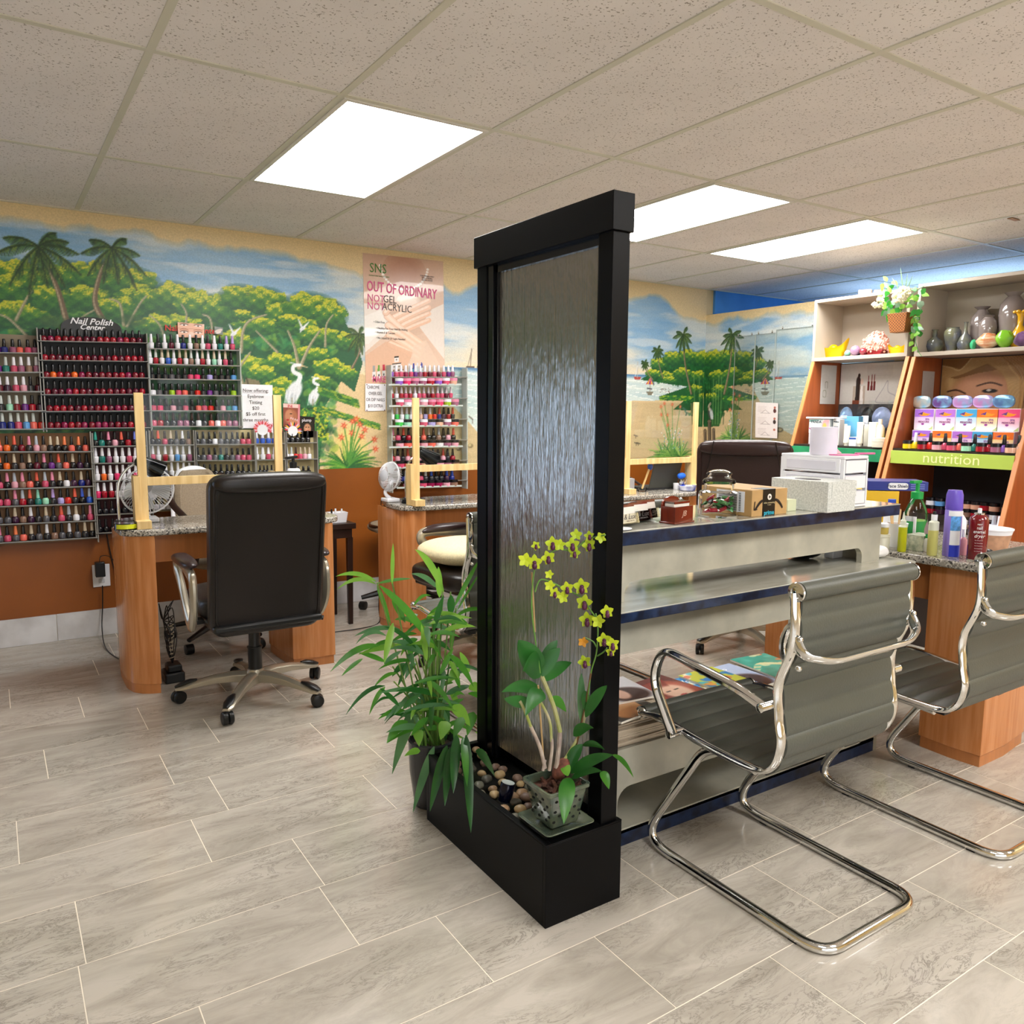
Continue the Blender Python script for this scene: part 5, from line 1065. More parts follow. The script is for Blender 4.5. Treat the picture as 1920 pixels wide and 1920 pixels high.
# ---- clip fans
def fan(lab, loc, rx, rz, R=.118):
    t = thing('desk_fan', lab, 'fan', loc, 0, 'small white clip fans on the desks'); M4 = Matrix.Translation((0, 0, .15)) @ Matrix.Rotation(rz, 4, 'Z') @ Matrix.Rotation(rx, 4, 'X')
    g = G()
    for k in range(56):
        a = 2*PI*k/56; c, s = math.cos(a), math.sin(a); g.tube([(c*.036, s*.036, .047), (c*R*.7, s*R*.7, .042), (c*R*.95, s*R*.95, .022), (c*R, s*R, 0)], .0011, 4, cap=False)
        if k % 2: g.tube([(c*.03, s*.03, -.05), (c*R*.75, s*R*.75, -.042), (c*R, s*R, 0)], .0011, 4, cap=False)
    g.xf(M4); part(g, 'grille_wires', m_white_pl, t, kind='stuff')
    g = G(); g.tube([(R*math.cos(a), R*math.sin(a), 0) for a in np.linspace(0, 2*PI, 48, endpoint=False)], .0045, 8, closed=True); g.xf(M4); part(g, 'guard_ring', m_white_pl, t)
    g = G(); g.lathe([(.0001, .053), (.028, .052), (.036, .048), (.036, .045)], n=28, cap=False); g.xf(M4); part(g, 'centre_badge', mat('badge_grey', '#c4c6cc', .3), t)
    for k in range(4):
        q = G(); a0 = k*PI/2; q.sheet([[(r_*math.cos(a0+da), r_*math.sin(a0+da), .012*math.sin(da*3)) for da in np.linspace(-.45, .45, 5)] for r_ in (.02, .05, .08, R*.88)], .0012); q.xf(M4); part(q, 'blade', mat('fan_blade', '#cfd2d4', .3), t)
    g = G(); g.lathe([(.03, -.055), (.036, -.05), (.036, -.02)], n=20); g.xf(M4); part(g, 'motor', m_white_pl, t)
    part(G().tube(smoothpath([(0, 0, .02), (.03*math.sin(rz), -.03*math.cos(rz)*-1, .06), tuple(M4 @ Vector((0, 0, -.045)))], 5), .011, 8), 'neck', m_white_pl, t)
    part(G().box(-.04, .04, -.05, .05, 0, .022), 'clip_base', m_white_pl, t, .006, seg=3)
    return t
fan('white clip fan on the nearest left desk, seen full face', (.625, 4.15, .766), math.radians(62), math.radians(-22))
fan('white clip fan on the second desk, seen edge on', (1.985, 4.355, .766), math.radians(80), math.radians(-78), .085)
# ---- dark side table with a white basket
m_dwood = mat('dark_stained_wood', '#25140f', .35, var=.15)
st = thing('side_table', 'dark stained wooden side table between the two left desks', 'table', (1.62, 4.66, 0))
part(G().box(-.2, .21, -.15, .2, .595, .63), 'table_top', m_dwood, st, .004); part(G().box(-.18, .19, -.13, .18, .54, .595), 'apron', m_dwood, st)
for x in (-.18, .165):
    for y in (-.12, .15):
        q = G(); w = .035; q.add([(x+dx*f, y+dy*f, z) for z, f in ((0, .75), (.54, 1)) for dx, dy in ((0, 0), (w, 0), (w, w), (0, w))], [(3, 2, 1, 0), (4, 5, 6, 7), (0, 1, 5, 4), (1, 2, 6, 5), (2, 3, 7, 6), (3, 0, 4, 7)]); part(q, 'leg', m_dwood, st, .002)
bk = thing('basket', 'small white plastic basket of bottles on the dark side table', 'basket', (1.74, 4.60, .631))
g = G(); lv = [[(x*s, y*s, z) for x, y in rrect(-.06, .06, -.045, .045, .01, 3)] for z, s in ((0, .85), (.06, 1), (.06, .95), (.004, .8))]; ringed(g, lv); part(g, 'basket_wall', m_white_pl, bk)
for k, (x, y) in enumerate(((-.03, 0), (0, .015), (.03, -.01))):
    bo = thing('small_bottle', 'tiny %s bottle standing in the white basket' % ('black-capped', 'white', 'cream')[k], 'bottle', (1.74+x, 4.60+y, .636)); part(G().lathe([(.011, 0), (.011, .04), (.005, .046)], n=12), 'body', (m_blkpl, m_white_pl, mat('cream_pl', '#d8d0b0', .4))[k], bo); part(G().lathe([(.006, .046), (.005, .075)], n=10), 'cap', (m_blkpl, m_white_pl, m_white_pl)[k], bo)
# ---- socket, adapter, cables
so = thing('wall_socket', 'white wall socket plate low on the orange dado, left of the desk', 'socket', (.58, WY, .315)); so.location = (float(ony(190, 1082, WY)[0]), WY-.001, float(ony(190, 1082, WY)[2])-.055)
part(G().box(-.045, .045, -.007, 0, 0, .13), 'cover_plate', m_white_pl, so, .003)
for z in (.035, .085): part(G().box(-.016, .016, -.009, -.006, z-.013, z+.013), 'receptacle', mat('socket_grey', '#c9c9cc', .4), so, .003)
sx, sy, sz = so.location
ad_ = thing('power_adapter', 'black plug adapter in the white wall socket', 'plug', (sx-.008, sy-.01, sz+.065)); part(G().box(-.025, .025, -.045, 0, 0, .085), 'adapter_body', m_blkpl, ad_, .004)
def cable(lab, pts, r=.0032, m_=None, cat='cable', nm='cable'):
    base = Vector(pts[0]); g = G().tube([p-base for p in smoothpath(pts, 8)], r, 6); return solo(g, nm, m_ or m_blkpl, lab, cat, tuple(base))
cable('thin black cable arching from the adapter to the wall', [(sx-.01, sy-.05, sz+.15), (sx+.0, sy-.05, sz+.185), (sx+.05, sy-.03, sz+.17), (sx+.12, sy-.02, sz+.07), (sx+.2, sy-.02, sz-.02)], .0022)
cable('black power cord hanging from the socket and looping over the floor to the desk', [(sx, sy-.03, sz+.01), (sx-.005, sy-.03, .18), (sx-.02, sy-.08, .05), (sx-.03, sy-.35, .006), (sx+.02, sy-.62, .006), (sx+.10, sy-.72, .006)])
cable('long black cable running down the dado left of the wooden desk leg', [(sx-.005+.03, sy-.006, .73), (sx+.05, sy-.006, .5), (sx+.09, sy-.006, .25), (sx+.13, sy-.012, .05), (sx+.15, sy-.08, .005)])
cable('black cable hanging down beside the second desk leg', [(1.99, 4.50, .76), (1.975, 4.50, .4), (1.96, 4.49, .1), (1.95, 4.47, .006), (1.8, 4.40, .006), (1.5, 4.42, .006)])
# power gear under the left desk
ub = thing('power_strip', 'black power supply box with tangled leads under the left desk', 'power supply', (.68, 4.03, 0)); part(G().box(-.045, .045, -.06, .06, .0, .05), 'housing', m_blkpl, ub, .008); part(G().box(-.03, .035, -.05, .04, .05, .085), 'upper_housing', m_blkpl, ub, .008)
g = G()
for k in range(9): 
    a = rng.random()*6; g.tube(smoothpath([(.0, 0, .08), (.03*math.cos(a), .03*math.sin(a), .14+.02*k), (.02*math.cos(a+2), .04*math.sin(a+2), .20+.025*k), (-.03, .02, .30), (-.045, .02, .38)], 5), .0025, 5)
part(g, 'tangled_leads', m_blkpl, ub, kind='stuff')
g = G(); g.tube([(.012*math.cos(t), .012*math.sin(t), .10+.009*t*.35) for t in np.linspace(0, 60, 240)], .002, 5); part(g, 'coiled_lead', mat('beige_cord', '#b9ac90', .5), ub)
# ================================================================ NAIL POLISH RACKS AND WALL PRINTS
CAPN = {'black': '#17161a', 'white': '#eceaf2', 'silver': '#c9d0cc', 'pink': '#e58aa8', 'lilac': '#b79ad8', 'orange': '#f08050', 'coral': '#e8604a', 'blue': '#3a5ac0', 'teal': '#2f9a88', 'grey': '#b0b8c4', 'striped': '#c9b8a0', 'brown': '#3a2620', 'mint': '#8fd8c0', 'periwinkle': '#6f7fe0'}
BODYN = {'dark red': '#7a1024', 'wine': '#5a1028', 'crimson': '#a01428', 'berry': '#8a1a48', 'scarlet': '#d02a22', 'rose': '#c84a6a', 'hot pink': '#e0306a', 'pale pink': '#e0a0b0', 'coral': '#e8685a', 'orange': '#f06a24', 'navy': '#1c2a7a', 'cobalt': '#2a5ac0', 'sky blue': '#5a9ad8', 'teal': '#1f7a70', 'mint': '#9ad8b8', 'green': '#3ab84a', 'purple': '#6a2a80', 'violet': '#8a5ac0', 'mauve': '#9a5a78', 'plum': '#3a1a38', 'grey': '#55545a', 'charcoal': '#26252a', 'black': '#151418', 'taupe': '#8a6a5a', 'white': '#e6e4ea', 'nude': '#d8a890', 'lime': '#9ac02a', 'lavender': '#a8a0d8'}
capm = {k: mat('cap_'+k, v, .25, var=0, spec=.6) for k, v in CAPN.items()}
bodym = {k: mat('polish_'+k.replace(' ', '_'), v, .12, var=0, coat=.5) for k, v in BODYN.items()}
m_lbl = mat('bottle_label_print', '#d8d6dc', .35, var=.25, scale=300)
def shp(kind):
    b = {'round': [(.36, 0), (.5, .03), (.53, .14), (.52, .32), (.34, .42), (.18, .44)], 'gel': [(.34, 0), (.42, .03), (.5, .36), (.46, .42), (.2, .46)], 'square': [(.46, 0), (.52, .02), (.52, .38), (.44, .42), (.2, .45)], 'slim': [(.36, 0), (.42, .03), (.42, .38), (.3, .47), (.18, .5)]}[kind]
    c = {'round': [(.27, .43), (.29, .47), (.20, .96), (.15, 1)], 'gel': [(.27, .46), (.29, .5), (.21, .95), (.18, 1)], 'square': [(.26, .45), (.28, .48), (.22, .97), (.18, 1)], 'slim': [(.26, .5), (.27, .54), (.18, .96), (.14, 1)]}[kind]
    return b, c
PROTO = {}
for k in ('round', 'gel', 'square', 'slim'):
    b, c = shp(k); PROTO[k] = (G().lathe(b, n=12).mesh('nail_polish_bottle', bodym['black'], True, 60), G().lathe(c, n=10).mesh('cap', capm['black'], True, 60))
JB = G().lathe([(.44, 0), (.48, .03), (.48, .6)], n=14); JBm = JB.mesh('powder_jar', bodym['pale pink'], True, 50); JCm = G().lathe([(.5, .6), (.5, .97), (.46, 1)], n=14).mesh('lid', capm['black'], True, 50)
n_ind = [0]; LIM = 298; rest = G(); rest_m = []; 
def setm(o, m): o.material_slots[0].link = 'OBJECT'; o.material_slots[0].material = m
def bottle(p, w, h, kind, cap, body, label, group, tilt=0, force=False):
    if n_ind[0] >= LIM and not force:
        b, c = shp(kind)
        for prof, m in ((b, bodym[body]), (c, capm[cap])):
            if m not in rest_m: rest_m.append(m)
            rest.lathe([(r*w, z*h) for r, z in prof], tuple(p), 10, rest_m.index(m))
        return
    n_ind[0] += 1; bm_, cm_ = PROTO[kind]
    o = bpy.data.objects.new('nail_polish_bottle', bm_); COL.objects.link(o); o.location = p; o.scale = (w, w, h); o.rotation_euler = (0, tilt, 0)
    o['label'] = label; o['category'] = 'nail polish'; o['group'] = group; setm(o, bodym[body])
    c = bpy.data.objects.new('cap', cm_); COL.objects.link(c); c.parent = o; setm(c, capm[cap])
def jar(p, w, h, lid, body, label, group):
    o = bpy.data.objects.new('powder_jar', JBm); COL.objects.link(o); o.location = p; o.scale = (w, w, h); o['label'] = label; o['category'] = 'jar'; o['group'] = group; setm(o, bodym[body])
    c = bpy.data.objects.new('lid', JCm); COL.objects.link(c); c.parent = o; setm(c, capm[lid])
m_shelf_edge = mat('grey_acrylic_lip', '#8b8882', .2, var=0); m_blkback = mat('black_acrylic_back', '#0e0e10', .15, var=0)
rr = np.random.default_rng(77)
def rack(lab, nm, rows, back, xl, xr, ytop, ybot, capw, bodyw, pitch_w=.92):
    """rows: (x0,y0,x1,y1,n,h,kind,caps,bodies) survey rows; back: colour or None"""
    zt, zb = ony((xl+xr)/2, ytop, WY)[2], ony((xl+xr)/2, ybot, WY)[2]; a, b = ony(xl, (ytop+ybot)/2, WY)[0], ony(xr, (ytop+ybot)/2, WY)[0]
    t = thing('polish_rack', lab, 'rack', ((a+b)/2, WY-.004, zb)); H = zt-zb; W = (b-a)/2
    if back: part(G().box(-W, W, -.006, 0, 0, H), 'back_panel', mat('rack_back_'+nm, back, .5, var=.08), t)
    else: part(G().box(-W, W, -.004, 0, 0, H), 'back_panel', m_clear, t)
    for s in (-W, W): part(G().box(s-.003, s+.003, -.075, -.0, -.01, H), 'side_rail', m_shelf_edge if back else m_acr_edge, t)
    for ri, (x0, y0, x1, y1, n, h, kind, caps, bods) in enumerate(rows):
        Yb = WY-.046; p0, p1 = ony(x0, y0, Yb), ony(x1, y1, Yb); w = (p1[0]-p0[0])/n; sc = (p0[2]-ony(x0, y0+100, Yb)[2])/100
        L = np.array(t.location)
        q0 = np.array((-W, -.042, p0[2]-L[2]-.0035)); q1 = np.array((W, -.042, p1[2]-L[2]-.0035))
        part(G().bar(q0, q1, .075, .004), 'shelf', m_clear if back != '#0e0e10' else m_blkback, t)
        part(G().bar(q0+(0, -.036, .002), q1+(0, -.036, .002), .002, .007), 'shelf_lip', m_shelf_edge, t)
        for i in range(n):
            f = (i+.5)/n; p = p0+(p1-p0)*f; c_ = caps[int(rr.random()*len(caps))] if len(caps) != n else caps[i]; b_ = bods[int(rr.random()*len(bods))] if len(bods) != n else bods[i]
            hh = h*sc*(1+.03*(rr.random()-.5))
            bottle(tuple(p+(rr.normal()*.001, rr.normal()*.002, .0)), min(w*pitch_w, .046), hh, kind, c_, b_, '%s-capped %s nail polish, %s from left, row %s of the %s' % (c_, b_, ordw(i+1), 'ABCDEFG'[ri] if 0 else ordw(ri+1), nm), 'nail polish bottles on the '+nm)
    return t
reds = ['dark red', 'wine', 'crimson', 'dark red', 'berry', 'wine', 'crimson', 'dark red']
mix1 = ['rose', 'mauve', 'purple', 'coral', 'pale pink', 'teal', 'navy', 'sky blue', 'scarlet']
R = []
for k, (y0, y1) in enumerate(((846, 846), (880, 878), (916, 910.5), (948.5, 942.5), (982, 974.5), (1016.5, 1006))):
    xr = 167+k*2.6; caps = [['orange', 'black', 'coral', 'black', 'pink', 'grey', 'black', 'striped', 'striped', 'orange', 'black', 'orange', 'black'], ['orange', 'black', 'striped', 'black', 'striped', 'black', 'pink', 'black', 'coral', 'black', 'striped', 'black', 'black'], ['black', 'pink', 'grey', 'pink', 'black', 'coral', 'grey', 'pink', 'striped', 'black', 'black', 'striped', 'black'],
        ['black', 'black', 'pink', 'grey', 'coral', 'mint', 'black', 'lilac', 'black', 'black', 'coral', 'blue', 'grey'], ['black', 'black', 'striped', 'black', 'white', 'black', 'striped', 'black', 'coral', 'grey', 'striped', 'black', 'pink'], ['pink', 'black', 'orange', 'black', 'striped', 'black', 'white', 'black', 'black', 'white', 'black', 'striped', 'striped']][k]
    bods = [['coral', 'orange', 'charcoal', 'dark red', 'charcoal', 'pale pink', 'taupe', 'charcoal', 'black', 'black', 'coral', 'charcoal', 'coral'], ['black', 'orange', 'charcoal', 'taupe', 'black', 'wine', 'charcoal', 'purple', 'grey', 'coral', 'black', 'plum', 'charcoal'], ['rose', 'black', 'pale pink', 'taupe', 'coral', 'black', 'rose', 'charcoal', 'black', 'white', 'plum', 'navy', 'plum'],
        ['rose', 'rose', 'grey', 'crimson', 'charcoal', 'teal', 'mint', 'charcoal', 'lavender', 'scarlet', 'charcoal', 'black', 'cobalt'], ['grey', 'grey', 'plum', 'taupe', 'plum', 'charcoal', 'grey', 'charcoal', 'rose', 'charcoal', 'white', 'charcoal', 'rose'], ['grey', 'rose', 'grey', 'coral', 'charcoal', 'grey', 'charcoal', 'taupe', 'grey', 'charcoal', 'grey', 'charcoal', 'black']][k]
    R.append((-8, y0+.2, xr, y1, 13, 29, 'round', caps, bods))
rack('clear rack of mixed-colour polish, lowest at far left on brown board', 'low left brown rack', R, '#8a6238', -10, 176, 812, 1017, 0, 0)
A = [(75, 640, 268, 643.6, 15, 25, 'round', ['black'], reds), (77.5, 676, 270, 678.3, 15, 27, 'round', ['black'], reds), (80, 708, 271.7, 709, 15, 26, 'round', ['black'], reds+['orange']), (82.5, 740, 273, 739, 15, 26, 'round', ['black'], reds), (86, 771.5, 275, 770, 15, 26, 'round', ['black'], reds), (88.5, 803, 275, 801.5, 15, 27, 'round', ['black'], reds+['rose'])]
rack('black-backed rack filled with red polish under the arched sign', 'black red-polish rack', A, '#0e0e10', 74, 275, 622, 805, 0, 0)
Bk = [(-12, 661.5, 73, 662.5, 6, 26, 'square', ['black'], ['purple', 'navy', 'mauve', 'coral', 'rose', 'mauve']), (-10, 698, 76, 698, 6, 29, 'square', ['black', 'silver', 'white', 'white', 'white', 'white'], ['purple', 'teal', 'rose', 'mauve', 'taupe', 'mauve']), (-7, 734, 80, 734, 6, 28, 'square', ['white', 'white', 'white', 'white', 'black', 'brown'], ['wine', 'plum', 'rose', 'pale pink', 'charcoal', 'wine']),
      (-5, 770, 83, 770, 6, 29, 'square', ['silver', 'silver', 'silver', 'silver', 'black', 'black'], ['charcoal', 'mint', 'dark red', 'purple', 'crimson', 'plum']), (-2, 804, 86, 804, 6, 30, 'square', ['silver', 'silver', 'silver', 'silver', 'silver', 'brown'], ['navy', 'navy', 'rose', 'sky blue', 'coral', 'scarlet'])]
rack('clear rack cut off at the left edge, beside the red-polish rack', 'far left top rack', Bk, '#8d7f68', -12, 80, 628, 806, 0, 0)
gel = ['white']
E_ = [(172, 836.5, 271, 835, 8, 27, 'round', ['teal', 'black', 'pink', 'black', 'coral', 'black', 'periwinkle', 'black'], ['black', 'teal', 'black', 'pale pink', 'black', 'crimson', 'black', 'lavender']), (173.5, 868, 273, 866.5, 8, 28, 'gel', gel, ['white', 'teal', 'mauve', 'white', 'white', 'rose', 'white', 'white']), (177, 901, 273, 898, 8, 28, 'gel', gel, ['white', 'orange', 'white', 'hot pink', 'white', 'white', 'hot pink', 'white']),
      (178, 934, 275, 930, 8, 28, 'gel', gel, ['hot pink', 'crimson', 'crimson', 'white', 'white', 'white', 'white', 'white']), (180, 964, 275, 960, 8, 24, 'round', ['black'], ['black', 'charcoal']), (182, 998, 275, 993, 8, 24, 'round', ['black'], ['black', 'charcoal'])]
rack('dark-backed rack of white-capped gel polish behind the desk fan', 'rack behind the fan', E_, '#4a1618', 172, 275, 808, 1000, 0, 0)
C_ = [(278, 654, 442, 657, 14, 28, 'gel', ['white', 'black']*6+['lilac', 'lilac'], ['white', 'charcoal', 'white', 'wine', 'white', 'navy', 'white', 'taupe', 'white', 'rose', 'white', 'teal', 'white', 'rose']), (276, 682.5, 438, 686, 15, 28, 'gel', ['white', 'silver', 'striped', 'striped', 'white', 'striped', 'striped', 'silver', 'white', 'striped', 'white', 'striped', 'white', 'striped', 'black'], ['white', 'crimson', 'white', 'cobalt', 'white', 'crimson', 'white', 'taupe', 'white', 'crimson', 'white', 'mint', 'white', 'rose', 'charcoal'])]
dk = ['charcoal', 'black', 'charcoal', 'grey']
C_ += [(279, 710.6, 444, 712.5, 14, 22, 'square', ['black'], dk+['charcoal', 'charcoal', 'rose', 'hot pink', 'black', 'lavender', 'black', 'charcoal', 'charcoal', 'sky blue']), (280.6, 740.6, 444, 741.6, 14, 22, 'square', ['black'], ['white', 'grey', 'charcoal', 'lime', 'rose', 'coral', 'charcoal', 'scarlet', 'charcoal', 'purple', 'grey', 'charcoal', 'charcoal', 'lime']), (281.6, 769.7, 446, 770, 14, 22, 'square', ['black'], ['rose', 'hot pink', 'charcoal', 'pale pink', 'charcoal', 'rose', 'charcoal', 'coral', 'rose', 'scarlet', 'charcoal', 'pale pink', 'teal', 'sky blue']), (282.5, 798.8, 447, 799, 14, 25, 'square', ['black', 'brown'], ['rose', 'crimson', 'charcoal', 'charcoal', 'mauve', 'mauve', 'charcoal', 'white', 'charcoal', 'coral', 'white', 'coral', 'mauve', 'mauve'])]
rack('clear rack with label-stickered gel bottles under the eyes picture', 'rack below the eyes', C_, None, 277, 446, 650, 801, 0, 0)
F_ = [(280.6, 833.4, 359, 833.4, 7, 26, 'round', ['brown', 'coral', 'brown', 'striped', 'black', 'white', 'black'], ['charcoal', 'charcoal', 'rose', 'charcoal', 'grey', 'charcoal', 'taupe']), (281, 864.4, 361, 864, 7, 28, 'gel', gel, ['rose', 'white', 'crimson', 'white', 'sky blue', 'white', 'mauve']), (283, 894, 361.5, 894, 7, 27, 'gel', gel, ['cobalt', 'cobalt', 'grey', 'white', 'white', 'mauve', 'lavender']), (284, 925, 362, 925, 7, 24, 'gel', gel, ['white']), (287, 955, 345, 954, 5, 21, 'square', ['black'], ['white'])]
rack('cream-backed small rack right of the pine post, under the dark gel rack', 'left cream rack', F_, '#c9b98a', 279, 361, 806, 958, 0, 0)
G_ = [(365, 832.5, 472, 832.5, 10, 23, 'square', ['black'], ['charcoal', 'grey', 'charcoal', 'white', 'grey', 'charcoal', 'charcoal', 'grey', 'rose', 'rose']), (366, 862.5, 472, 862.5, 10, 23, 'square', ['black'], ['charcoal', 'grey', 'mauve', 'grey', 'teal', 'charcoal', 'grey', 'mauve', 'rose', 'rose']), (367, 892, 472, 892, 10, 22, 'square', ['black'], dk)]
rack('cream-backed rack of black-capped numbered bottles above the big chair', 'middle cream rack', G_, '#c9b98a', 363, 472, 806, 895, 0, 0)
H_ = [(476, 831.6, 520, 831.2, 4, 22, 'gel', gel, ['cobalt']), (476, 861.6, 520, 861, 4, 23, 'gel', gel, ['white', 'white', 'rose', 'white']), (476, 888, 520, 888, 6, 16, 'square', ['black'], dk)]
rack('cream-backed rack under the nail colour wheels, left of pine post', 'narrow cream rack', H_, '#c9b98a', 474, 528, 810, 892, 0, 0)
I_ = [(533, 829.7, 582, 829.2, 5, 22, 'square', ['black'], ['charcoal', 'black']), (534, 860.6, 584, 860, 6, 22, 'square', ['silver', 'silver', 'brown', 'striped', 'striped', 'striped'], ['white', 'white', 'scarlet', 'rose', 'pale pink', 'white']), (534, 888, 584, 887.5, 5, 14, 'square', ['black'], dk)]
rack('small rack at the right end of the bottle wall, below the plump print', 'right end rack', I_, '#c9b98a', 531, 588, 808, 890, 0, 0)
J_ = [(729, 707, 853, 706.5, 14, 22, 'gel', gel, ['purple', 'rose', 'berry', 'mauve', 'wine', 'crimson', 'violet', 'scarlet', 'charcoal']), (730, 747, 849, 746, 14, 21, 'gel', gel, ['rose', 'wine', 'white', 'crimson', 'mauve']), (731, 786.5, 853, 785.5, 14, 22, 'gel', ['white']*7+['black', 'white', 'black', 'coral', 'black', 'black', 'coral'], ['white', 'green', 'white', 'mint', 'white', 'pale pink', 'nude', 'lavender', 'orange', 'scarlet', 'navy', 'plum', 'crimson', 'charcoal']), (732, 825.8, 854, 824.5, 13, 23, 'round', ['pink', 'black', 'coral', 'black', 'coral', 'black', 'coral', 'striped', 'black', 'grey', 'black', 'black', 'coral'], ['taupe', 'rose', 'black', 'crimson', 'charcoal', 'black', 'coral', 'black', 'black', 'taupe', 'black', 'pale pink', 'black']), (731, 865, 853, 863, 13, 23, 'round', ['black', 'coral', 'brown', 'black'], ['black', 'crimson', 'pale pink', 'charcoal']), (731, 903, 852, 900, 12, 22, 'round', ['black', 'silver', 'blue', 'black'], ['plum', 'charcoal', 'navy', 'rose'])]
rack('clear tiered rack of bottles and dip powder jars over the tall poster', 'tiered poster rack', J_, None, 726, 866, 688, 916, 0, 0)
JR = [(741, 722.5, 857, 721.5, 8, 'pink', ['violet', 'hot pink', 'mauve', 'mauve', 'crimson', 'violet', 'rose', 'nude']), (742, 762, 860, 761, 8, 'pink', ['rose', 'white', 'pale pink', 'pale pink', 'rose', 'hot pink', 'lime', 'mauve']), (741, 799.6, 860, 798.5, 8, 'black', ['green', 'mint', 'pale pink', 'rose', 'lavender', 'nude', 'mauve', 'coral']), (742, 838.6, 860, 837, 8, 'black', ['pale pink', 'coral', 'rose', 'pale pink', 'coral', 'white', 'mauve', 'pale pink']), (743, 877, 861, 874, 8, 'black', ['rose', 'coral', 'rose', 'nude', 'pale pink', 'pale pink', 'mauve', 'taupe']), (756, 914, 858, 911, 7, 'black', ['mauve', 'lavender', 'rose', 'berry', 'berry', 'pale pink', 'taupe'])]
for ri, (x0, y0, x1, y1, n, lid, bods) in enumerate(JR):
    Yj = WY-.10; p0, p1 = ony(x0, y0, Yj), ony(x1, y1, Yj); w = (p1[0]-p0[0])/n
    for i in range(n): jar(tuple(p0+(p1-p0)*((i+.5)/n)), w*.96, .047, 'white' if (ri < 3 and i % 3 == 0) else lid, bods[i], '%s powder jar, %s from left, %s jar row of the tiered poster rack' % (bods[i], ordw(i+1), ordw(ri+1)), 'dip powder jars on the tiered poster rack')
    t = thing('jar_shelf', 'clear shelf strip carrying the %s row of powder jars on the tiered rack' % ordw(ri+1), 'shelf', tuple(p0+(0, 0, -.004)), group='clear jar shelves'); d = p1-p0
    part(G().bar((-.06, .01, 0), (d[0]+.02, .01, d[2]), .05, .003), 'shelf_board', m_clear, t); part(G().bar((-.06, -.026, .006), (d[0]+.02, -.026, d[2]+.006), .0015, .012), 'shelf_lip', m_acr_edge, t)
# ---------------- wall prints
def quadP(c, off=.003, plane='y'):
    P = [ony(x, y, WY-off) if plane == 'y' else onx(x, y, RX-off) for x, y in c]  # lower-left, lower-right, upper-right, upper-left
    return P
def printed(name, label, cat, c, cv, m=None, off=.003, plane='y', th=.0008):
    P = quadP(c, off, plane); base = P[0]; t = thing(name, label, cat, tuple(base))
    def f(U, V):
        u = (U/cv.w)[:, None]; v = (V/cv.h)[:, None]; return (P[0]*(1-u)*(1-v)+P[1]*u*(1-v)+P[2]*u*v+P[3]*(1-u)*v)-base
    cv.build(f, 'printed_face', m or vprint, t); Q = [p-base for p in P]; b = Vector((0, 1, 0)) if plane == 'y' else Vector((1, 0, 0))
    part(G().add([tuple(Vector(q)+b*.0004) for q in Q]+[tuple(Vector(q)+b*(th+.0006)) for q in Q], [(0, 1, 2, 3), (7, 6, 5, 4), (0, 4, 5, 1), (1, 5, 6, 2), (2, 6, 7, 3), (3, 7, 4, 0)]), 'sheet', mat('paper_back', '#d8d4cc', .6), t, smooth=False)
    return t, base
def wtext(t, base, s, px, py, hpx, m, sx=1.0, off=.005, shear=0, plane='y', al='CENTER', bold=0, rz=0):
    p = ony(px, py, WY-off) if plane == 'y' else onx(px, py, RX-off); q = ony(px, py+hpx, WY-off) if plane == 'y' else onx(px, py+hpx, RX-off)
    return text(s, (p[2]-q[2])*1.38, m, t, tuple(p-base), (PI/2, rz, 0) if plane == 'y' else (PI/2, 0, -PI/2), sx=sx, shear=shear, align=al, bold=bold)
ink = lambda c: mat('ink_'+c, '#'+c, .45, var=0)
# big poster
cv = Canvas(.50, .80, .0035, '#d9b8a0'); w, h = .5, .8
n = cv.noise(.3, .3, 3, 9)[..., None]; V = cv.V[..., None]/h; U = cv.U[..., None]/w
cv.a = np.array(hexf('#d6b39b'))*(1-n*.4)+np.array(hexf('#efdccb'))*n*.4
cv.ell(.25, .62, .26, .30, '#c99f84', .7, 0, .8); cv.ell(.25, .70, .12, .12, '#b98569', .8, 0, .8)
for pts in ([(0, .5), (.12, .48), (.2, .36), (0, .2)], [(.5, .5), (.42, .46), (.34, .34), (.5, .1), (.5, .0)]): cv.poly(pts, '#e9e3dc', .8)
cv.poly([(0, .42), (.1, .46), (.14, .36), (.02, .25), (0, .25)], '#ece6df', .85)
for k in range(26):   # pearls
    t_ = k/25; a = PI*(1.05+.9*t_); cv.ell(.25+.15*math.cos(a), .76+.17*math.sin(a), .0085, .0085, '#f1e6da'); cv.ell(.247+.15*math.cos(a), .763+.17*math.sin(a), .003, .003, '#ffffff')
cv.ell(.27, .50, .07, .06, '#f2dccb', .8, 0, .6)
def finger(P, r, c='#e8bd9f'): cv.curve(P, r+.002, '#b98063', .8, r*.7); cv.curve(P, r, c, 1, r*.8); cv.curve([(a-.003, b+.005) for a, b in P], r*.45, '#f3d6c2', .8, r*.3)
for k in range(4): finger([(.16+.02*k, .40-.035*k), (.26, .45-.04*k), (.40-.0*k, .52-.045*k)], .020)
for k in range(4): finger([(.14+.005*k, .42-.06*k), (.22+.01*k, .34-.05*k), (.36-.01*k, .22-.03*k)], .021, '#eec7ab')
finger([(.13, .44), (.16, .47), (.2, .46)], .018); cv.poly([(.0, .18), (.13, .26), (.30, .17), (.2, .0), (0, 0)], '#dcae90', .8); cv.poly([(.30, .22), (.38, .25), (.5, .0), (.25, 0)], '#e3c9b4', .7)
for i, c in enumerate(('#9a9a98', '#5a9a3a', '#c8324a')): x = .05+.03*i; cv.poly([(x-.007, .075), (x+.007, .075), (x+.006, .115), (x-.006, .115)], c); cv.poly([(x-.012, .03), (x+.012, .03), (x+.01, .074), (x-.01, .074)], '#ece8e6'); cv.ell(x, .05, .004, .008, '#333')
